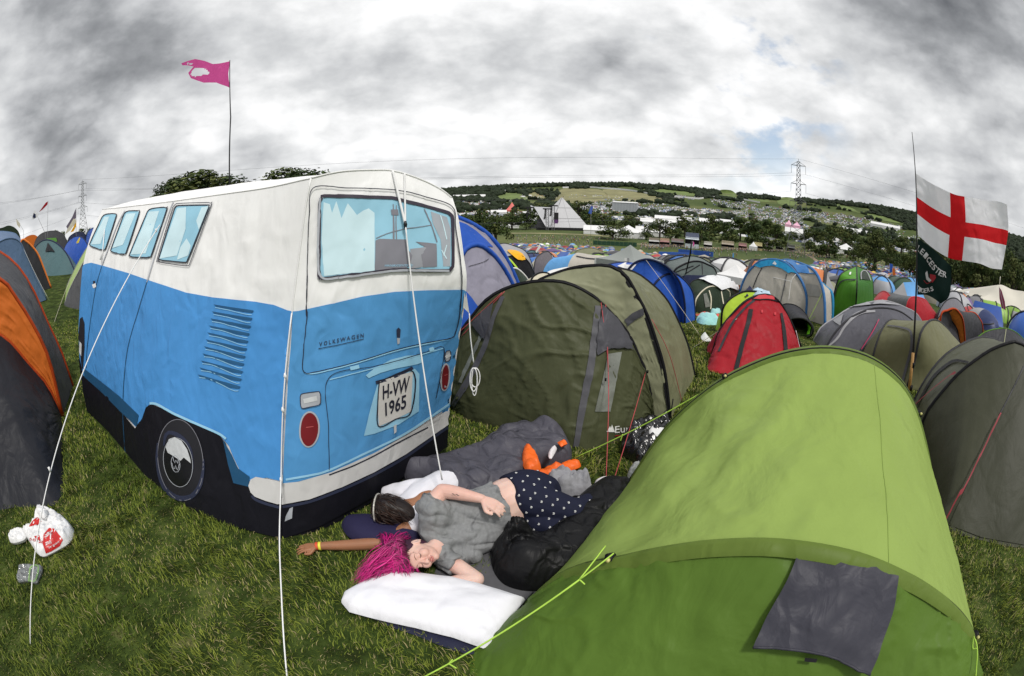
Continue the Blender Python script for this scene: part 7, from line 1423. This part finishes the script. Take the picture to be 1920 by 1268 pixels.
def mass_tents():
    r = np.random.default_rng(77); V = []; F = []; C = []; n = 0; pal = np.array([c for _, c in PAL])
    me = []; 
    for k_ in ('dome', 'ridge', 'tunnel'):
        m_ = PR[k_]; vv = np.array([tuple(v.co) for v in m_.vertices]); 
        if k_ == 'dome': vv = None
        me.append(vv)
    nn = 8; dv = [(0, 0, 1)]+[(math.sin(a)*math.cos(t), math.sin(a)*math.sin(t), math.cos(a)) for a in (.6, 1.1, 1.57) for t in np.linspace(0, 2*math.pi, nn, endpoint=False)]; df = [(0, 1+j, 1+(j+1) % nn, 1+(j+1) % nn) for j in range(nn)]+[(1+i*nn+j, 1+(i+1)*nn+j, 1+(i+1)*nn+(j+1) % nn, 1+i*nn+(j+1) % nn) for i in range(2) for j in range(nn)]; dv = np.array(dv)
    for _ in range(32000):
        az = r.uniform(-9, 80); d = 62+270*r.uniform()**1.0 if az < 60 else 55+70*r.uniform()
        lim = np.interp(az, [-9, 10, 25, 34, 40, 46, 56, 62, 80], [250, 245, 190, 195, 260, 330, 330, 150, 112])
        if d > lim: continue
        a = math.radians(az); x, y = math.sin(a)*d, math.cos(a)*d
        pathx = abs(az-np.interp(d, [30, 60, 200], [44.6, 42.5, 38])) < .9
        if pathx or mnoise.noise(Vector((x*.05, y*.05, 0))) < -.34: continue
        s = r.uniform(1.0, 2.2); t = r.uniform(0, 3.14); c, q = math.cos(t), math.sin(t); o = len(V); sx, sy, sz = s, s*r.uniform(.6, 1), s*r.uniform(.55, .85); z_ = tz(x, y); P = dv*np.array((sx, sy, sz)); P = np.stack([x+P[:, 0]*c-P[:, 1]*q, y+P[:, 0]*q+P[:, 1]*c, z_+P[:, 2]], 1); V.append(P); F.append(np.array([f if len(f) == 4 else f for f in df])+n*len(dv)); k_ = pal[r.integers(0, len(pal))]*r.uniform(.7, 1.3); cc = np.tile(k_, (len(dv), 1)); cc[r.integers(1, len(dv)-4):][:4] = (.3, .3, .3) if r.uniform() < .5 else pal[r.integers(0, len(pal))]; C.append(cc); n += 1
        if n > 6500: break
    V = np.vstack(V); F = np.vstack(F); C = np.vstack(C); T3 = F[:, 2] == F[:, 3]
    F3 = np.vstack([F[T3][:, [0, 1, 2]], F[~T3][:, [0, 1, 2]], F[~T3][:, [0, 2, 3]]]); o = fastmesh('tent_mass', V, F3, mat('mass_fly', attr='tint', rough=.55, var=.1, scale=1), col=C, smooth=False); tag(o, 'sea of countless small tents further down the slope', 'tents', kind='stuff')
mass_tents()
# ---- gazebos and cream marquee
def gazebo(X, Y, d, wpx, hpx, m, label, legs=True, depth=3.0, yaw=20):
    p, r, f = frame_at(X, Y, yaw, d); w = wpx/853*d/2; top = pd(X, Y-hpx, d).z-p.z; T = thing('gazebo', label, 'gazebo', p, None); rh = top*.70
    def q(a, b, c): return p+r*a+f*b+Vector((0, 0, c))
    cs = [q(-w, -w, rh), q(w, -w, rh), q(w, w, rh), q(-w, w, rh)]; ap = q(0, 0, top); g = []
    for i in range(4):
        a, b = cs[i], cs[(i+1) % 4]; V = []; 
        for u in np.linspace(0, 1, 7):
            for v in np.linspace(0, 1, 7): pt = ap.lerp(a.lerp(b, u), v); pt.z -= .12*top*math.sin(math.pi*v)*.5; V.append(pt)
        mesh('canopy', V, gfaces(7, 7), m, T); mesh('valance', [a, b, b-Vector((0, 0, .22)), a-Vector((0, 0, .22))], [(0, 1, 2, 3)], m, T, smooth=False)
    if legs:
        for c in cs: tube('leg', [c, Vector((c.x, c.y, tz(c.x, c.y)))], .035 if d > 10 else .03, m if d < 25 else tm('greyl'), T, 6)
    return T
gazebo(1376, 548, 15, 62, 53, WHT, 'white party gazebo behind the tarpaulin covered tent'); gazebo(1180, 510, 15, 92, 51, mat('grey_canopy', (.24, .26, .25), .6, .06, 1), 'grey green canopy gazebo behind the royal blue tunnel tent', yaw=35); gazebo(1820, 572, 48, 26, 33, WHT, 'small white gazebo left of the cream marquee')
for i, X in enumerate((1171, 1176)):
    o = sheet('towel', np.array([[tuple(pd(X+u*4, 484+v*18, 13.2)) for v in np.linspace(0, 1, 6)] for u in np.linspace(0, 1, 4)]), (WHT, tm('greyl'))[i])[0]; tag(o, ('white towel hanging from the grey canopy', 'grey towel hanging from the grey canopy')[i], 'towel')
def cream():
    d = 42; p = pd(1900, 575, d); p.z = tz(p.x, p.y); T = thing('marquee', 'large cream marquee with a tall peak at the right edge', 'marquee', p); D = d
    E0, E1 = pd(1836, 560, d), pd(2010, 612, d*.9); A0, A1 = pd(1874, 534, d+3), pd(1925, 548, d+2); A2 = pd(1990, 566, d)
    top = spline([E0, pd(1856, 551, d+2), A0, pd(1898, 543, d+3), A1, pd(1950, 560, d+2), A2], 40); bot = spline([E0, pd(1880, 573, d-1), pd(1930, 587, d-2), E1], 40); t = np.linspace(0, 1, 10)[None, :, None]; g = top[:, None]*(1-t)+bot[:, None]*t; sheet('roof', g, CRM, T)
    bk = top+np.array((3, 9, -2.5)); g = top[:, None]*(1-t)+bk[:, None]*t; sheet('roof', g, CRM, T)
    w = bot.copy(); w[:, 2] = tz_np(w[:, 0], w[:, 1])-.3; sheet('wall', np.stack([bot, w], 1), CRM, T); tube('peak_pole', [A0, A0+Vector((0, 0, .7))], .04, CRM, T); tube('peak_pole', [A1, A1+Vector((0, 0, .9))], .04, CRM, T)
cream()
# ---- pylons and cables
PY = mat('galvanised_steel', (.12, .125, .13), .6, .1, .5)
def pylon(X, yt, d, label, h=None, yaw=0):
    top = pd(X, yt, d); g = tz(top.x, top.y); h = top.z-g; base = Vector((top.x, top.y, g)); T = thing('pylon', label, 'pylon', base, 'pylons carrying the power line'); az = math.degrees(math.atan2(top.x, top.y)); r, f = perp(az+yaw); b = MB(); hw = lambda z_: np.interp(z_/h, [0, .25, .55, .97, 1], [.11, .075, .03, .016, .002])*h
    lv = [0, .12, .22, .31, .39, .46, .52, .58, .63, .68, .73, .78, .83, .88, .93, .97]; rad = .0026*h
    def c(z_, sx, sy): return base+r*sx*hw(z_)+f*sy*hw(z_)+Vector((0, 0, z_))
    for a, e in zip(lv[:-1], lv[1:]):
        z0, z1 = a*h, e*h
        for sx, sy in ((-1, -1), (1, -1), (1, 1), (-1, 1)): b.tube([c(z0, sx, sy), c(z1, sx, sy)], rad, 4)
        for (p_, q_) in (((-1, -1), (1, -1)), ((1, -1), (1, 1)), ((1, 1), (-1, 1)), ((-1, 1), (-1, -1))): b.tube([c(z0, *p_), c(z1, *q_)], rad*.6, 3); b.tube([c(z0, *q_), c(z1, *p_)], rad*.6, 3); b.tube([c(z1, *p_), c(z1, *q_)], rad*.5, 3)
    b.tube([c(.97*h, 0, 0), base+Vector((0, 0, h))], rad, 4); b.build('lattice', PY, T); ends = []
    for za, w in ((.93, .078), (.74, .082), (.56, .09)):
        ab = MB(); z_ = za*h
        for s in (-1, 1):
            e = base+r*s*w*h+Vector((0, 0, z_)); 
            for sy in (-1, 1): ab.tube([c(z_, s, sy), e], rad*.9, 4)
            ab.tube([c(z_+.045*h, 0, 0), e], rad*.7, 4); ab.tube([e, e-Vector((0, 0, .085*h))], rad*.8, 4); ends.append(e-Vector((0, 0, .085*h)))
        ab.build('cross_arm', PY, T)
    return ends, base+Vector((0, 0, h))
eL, tL = pylon(155, 337, 300, 'steel pylon on the left skyline'); eR, tR = pylon(1497, 298, 290, 'tall steel pylon in the valley on the right')
CB = mat('cable', (.10, .10, .11), .6, .05)
def cable(a, b, sag, label, r=.04):
    a, b = Vector(a), Vector(b); P = [a.lerp(b, t)-Vector((0, 0, sag*4*t*(1-t))) for t in np.linspace(0, 1, 40)]; o = tube('power_cable', P, r, CB, None, 4); tag(o, label, 'cable', 'power cables')
for i, (a, b) in enumerate(zip([tL]+eL, [tR]+eR)):
    if i in (0, 1, 2, 3, 5): cable(a, b, 21.0+i*.7, 'power cable strung between the two pylons high over the valley')
offL = [pd(-140, Y, 230) for Y in (392, 400, 446, 455, 500)]
for a, b in zip([eL[0], eL[1], eL[2], eL[3], eL[4]], offL): cable(a, b, 3, 'power cable sloping down from the left pylon to the left edge', .035)
for a, b in zip([tR, eR[1], eR[3]], [pd(1990, Y, 330) for Y in (452, 472, 500)]): cable(a, b, 5, 'power cable running right from the right pylon', .04)
# ---- flags
def cloth_px(poly, D, wave=.05, fr=3.0, holes=(), step=6, amp_from=None, yaw=0):
    A, F, _ = fill(poly, step, False); V = []; p0 = pd(poly[0][0], poly[0][1], D); r, f = perp(math.degrees(math.atan2(p0.x, p0.y))+yaw); out = []
    F = [t for t in F if not any(pip(np.array([np.mean([A[i] for i in t], 0)]), np.array(h))[0] for h in holes)]
    for a in A:
        q = pplane(a[0], a[1], p0, f); s = (q-p0).dot(r); k_ = min(1, abs(s)/.25) if D < 20 else 1; V.append(q+f*wave*k_*math.sin(fr*s+.8*q.z*fr*.4+.6)); 
    return V, F
PK = translucent(fabric('pink_cloth', (.72, .10, .36), .6, .2), .4)
T = thing('flag', 'torn bright pink flag with a big hole on a tall thin pole', 'flag', G(433, 700)); D = 11.0; p = pd(432, 300, D); T.location = (p.x, p.y, tz(p.x, p.y)); tube('pole', [Vector((p.x, p.y, tz(p.x, p.y))), pd(432.5, 220, D), pd(431, 113, D)], [.02, .016, .010], mat('pole_dark', (.03, .03, .032), .4), T, 8)
V, F = cloth_px([(431, 115), (415, 117), (399, 120), (385, 116), (366, 113), (352, 116), (340, 119), (342, 123), (352, 124), (363, 127), (353, 138), (358, 148), (370, 153), (382, 157), (406, 155), (420, 160), (432, 165), (429, 150), (428, 138), (430, 125)], D, .08, 4, holes=[[(365, 130), (374, 129), (382, 130), (390, 133), (394, 137), (390, 142), (383, 142), (366, 146), (357, 141), (361, 135)], [(350, 119), (360, 120), (362, 124), (352, 122)]], step=3); mesh('cloth', V, F, PK, T)
# England flag and the club flag on one pole
D = 6.4; FPm = mat('pole_black', (.012, .012, .013), .35); base = G(1703, 738); 
T = thing('flagpole', 'black telescopic flag pole strapped to a wooden stake', 'flagpole', base); Dp = base.xy.length; pp = [base, pd(1710, 690, Dp), pd(1716, 590, Dp), pd(1719, 450, Dp), pd(1716, 318, Dp), pd(1710, 248, Dp)]; tube('pole', spline(pp, 20), np.linspace(.020, .005, 20), FPm, T, 8)
ST = base+Vector((-.03, -.05, 0)); tube('stake', [ST-Vector((0, 0, .1)), pd(1712, 662, Dp-.05)], .026, mat('bamboo', (.36, .20, .06), .6, .2, 12), T, 10)
for X, Y in ((1707, 727), (1711, 684)): q = pd(X, Y, Dp-.04); tube('tape', [q-Vector((0, 0, .035)), q+Vector((0, 0, .035))], .036, tm('black'), T, 10)
FW = translucent(fabric('flag_white', (.86, .86, .90), .6, .15), .35); FR = translucent(fabric('flag_red', (.66, .015, .02), .6, .15), .3)
def quadgrid(top, bot, lf, rt, nu, nv, D, wave):
    q = coons(*[spline([(x_, y_, 0) for x_, y_ in c], m_) for c, m_ in ((bot, nu), (top, nu), (lf, nv), (rt, nv))]); p0 = pd(q[0, 0, 0], q[0, 0, 1], D); r, f = perp(math.degrees(math.atan2(p0.x, p0.y))); G_ = np.zeros((nu, nv, 3))
    for i in range(nu):
        for j in range(nv): w = pplane(q[i, j, 0], q[i, j, 1], p0, f); u = i/(nu-1); G_[i, j] = w+f*(wave*min(1, u*3)*math.sin(7*u+1.5*(j/(nv-1)))+.010*mnoise.noise(Vector((i*.3, j*.22, 0))))
    return G_
g = quadgrid([(1716, 325), (1745, 343), (1783, 364), (1807, 370), (1842, 374), (1875, 377), (1890, 383)], [(1721, 441), (1750, 466), (1780, 484), (1805, 489), (1835, 494), (1858, 503), (1880, 506)], [(1721, 441), (1718, 385), (1716, 325)], [(1880, 506), (1887, 470), (1893, 430), (1890, 383)], 61, 41, Dp, .10)
nu, nv = 61, 41; F = gfaces(nu, nv); MI = []
for i in range(nu-1):
    for j in range(nv-1):
        u, v = (i+.5)/60, (j+.5)/40; a = .40 <= u <= .545; c0, c1 = (.36, .62) if u < .42 else (.37, .60); MI.append(1 if a or c0 <= v <= c1 else 0)
o = mesh('england_flag', g.reshape(-1, 3), F, [FW, FR], None, mi=MI); tag(o, 'white flag with a red cross flying from the black pole', 'flag')
CG = fabric('flag_dark_green', (.006, .022, .018), .65, .2); tl_ = [(1721, 447), (1750, 468), (1784, 500)]; g2 = quadgrid(tl_, [(1720, 553), (1738, 554), (1752, 560), (1764, 570)], [(1720, 553), (1720, 500), (1721, 447)], [(1764, 570), (1779, 558), (1784, 530), (1784, 500)], 30, 24, Dp+.06, .05)
o = mesh('club_flag', g2.reshape(-1, 3), gfaces(30, 24), CG); tag(o, 'dark green rugby club flag lettered Leicester Tigers hanging below the red cross flag', 'flag'); S = Skin([g2]); S.last = Dp
LW = mat('letter_white', (.62, .62, .62), .6)
def letters(word, pts, hgt, upv):
    Pth = spline([(x_, y_, 0) for x_, y_ in pts], len(word)*2+1)
    for i, ch in enumerate(word):
        a, b = Pth[2*i][:2], Pth[2*i+2][:2]; a, b = a+(b-a)*.08, a+(b-a)*.88; n = np.array((b-a)[::-1])*np.array((1, -1)); n = n/np.linalg.norm(n)*hgt; n = n*(1 if n[1] < 0 else -1); n = n*.8+np.array(upv)*hgt*.2
        text_px(S, 'lettering', ch, [a, b, b+n, a+n], LW, o, .008, .02)
letters('LEICESTER', [(1716, 468), (1732, 482), (1748, 505), (1762, 518), (1775, 521)], 11, (0, -1)); letters('TIGERS', [(1715, 541), (1726, 549), (1738, 549), (1752, 545)], 8.5, (0, -1))
S.patch('crest', [(1735, 512), (1739, 508), (1741, 520), (1747, 526), (1743, 529), (1737, 524)], LW, o, .008, 3, smooth=False); S.patch('crest', [(1744, 514), (1754, 516), (1755, 521), (1749, 530), (1744, 526)], mat('crest_red', (.35, .02, .03), .6), o, .008, 3, smooth=False); S.line('crest', [(1732, 526), (1738, 532), (1746, 529)], 1.2, mat('crest_red', (.35, .02, .03), .6), o, .008)
def small_flag(label, pole, poly, D, m, name='flag', extra=()):
    a, b = pd(*pole[0], D), pd(*pole[1], D); T = thing('flag', label, 'flag', (a.x, a.y, tz(a.x, a.y))); g_ = Vector((a.x, a.y, tz(a.x, a.y))); tube('pole', [g_, a, b], max(.012, D*.00035), mat('pole_grey', (.25, .25, .26), .5), T, 6)
    V, F = cloth_px(poly, D, .04, 2, step=3); mesh('cloth', V, F, m, T)
    for q, mm in extra: V, F = cloth_px(q, D-.05, .04, 2, step=3); mesh('emblem', V, F, mm, T)
small_flag('dark red tattered streamer flag on a pole at the far left', [(89, 436), (90.5, 377)], [(90, 378), (86, 380), (80, 388), (73, 398), (80, 393), (86, 387), (89, 384)], 26, tm('red')); small_flag('small white flag with a dark emblem at the far left', [(85, 438), (66, 396)], [(64, 394), (59, 413), (69, 408), (73, 402)], 24, tm('white'), extra=[([(63, 400), (67, 402), (66, 409), (61, 408)], tm('navy'))])
small_flag('thin faded cream flag at the far left edge', [(44, 432), (30, 410)], [(30, 410), (32, 422), (37, 428), (38, 420)], 30, tm('cream')); small_flag('grey, white and yellow striped flag near the left pylon', [(143, 450), (143, 390)], [(142, 391), (136, 406), (124, 425), (127, 430), (136, 418), (143, 408)], 22, fabric('flag_greyviolet', (.14, .12, .16)), extra=[([(138, 410), (126, 430), (122, 440), (132, 432), (142, 418), (143, 412)], tm('cream')), ([(143, 412), (138, 425), (132, 436), (138, 434), (143, 424)], tm('yellow'))])
small_flag('red white and blue flag by the cream marquee', [(1884, 592), (1873, 536)], [(1873, 538), (1878, 545), (1884, 565), (1886, 582), (1878, 578), (1874, 560)], 24, fabric('flag_mixed', (.30, .06, .12), .6)); small_flag('blue banner flag among the far tents by the big dark tree', [(1668, 520), (1668, 494)], [(1668, 494), (1674, 496), (1674, 510), (1668, 512)], 60, tm('royal')); small_flag('orange banner flag among the far tents', [(1673, 524), (1673, 502)], [(1673, 502), (1678, 504), (1679, 518), (1674, 520)], 60, OR)
small_flag('thin pale blue feather flag in the far tents', [(1375, 486), (1374, 474)], [(1374, 474), (1376, 476), (1376, 486), (1373, 486)], 80, tm('sky')); small_flag('blue festival banner on the tree right of the pyramid stage', [(1108, 425), (1108, 386)], [(1108, 386), (1112, 388), (1109, 402), (1103, 400)], 330, tm('royal')); small_flag('pink pennant in front of the food stalls', [(1299, 474), (1299, 452)], [(1299, 452), (1302, 456), (1301, 462), (1299, 462)], 120, PK); small_flag('white feather flag between the near valley tents', [(1008, 470), (1012, 458)], [(1012, 458), (1014, 464), (1006, 474), (1004, 472)], 40, tm('white'))
# arrow sign in front of the blue dome
T = thing('arrow_sign', 'yellow arrow sign pointing up in front of the bright blue dome tent', 'sign', G(152, 497)); D = T.location.xy.length; tube('post', [Vector(T.location), pd(150, 455, D)], .022, mat('post_tan', (.55, .45, .2), .6, .3, 20), T, 6)
V, F = cloth_px([(149, 445), (155, 453), (155, 456), (150.5, 454), (144, 457), (143, 455)], D-.03, 0, 1, step=3); mesh('arrow_head', V, F, fabric('sign_yellow', (.8, .62, .08)), T)
build_grass()
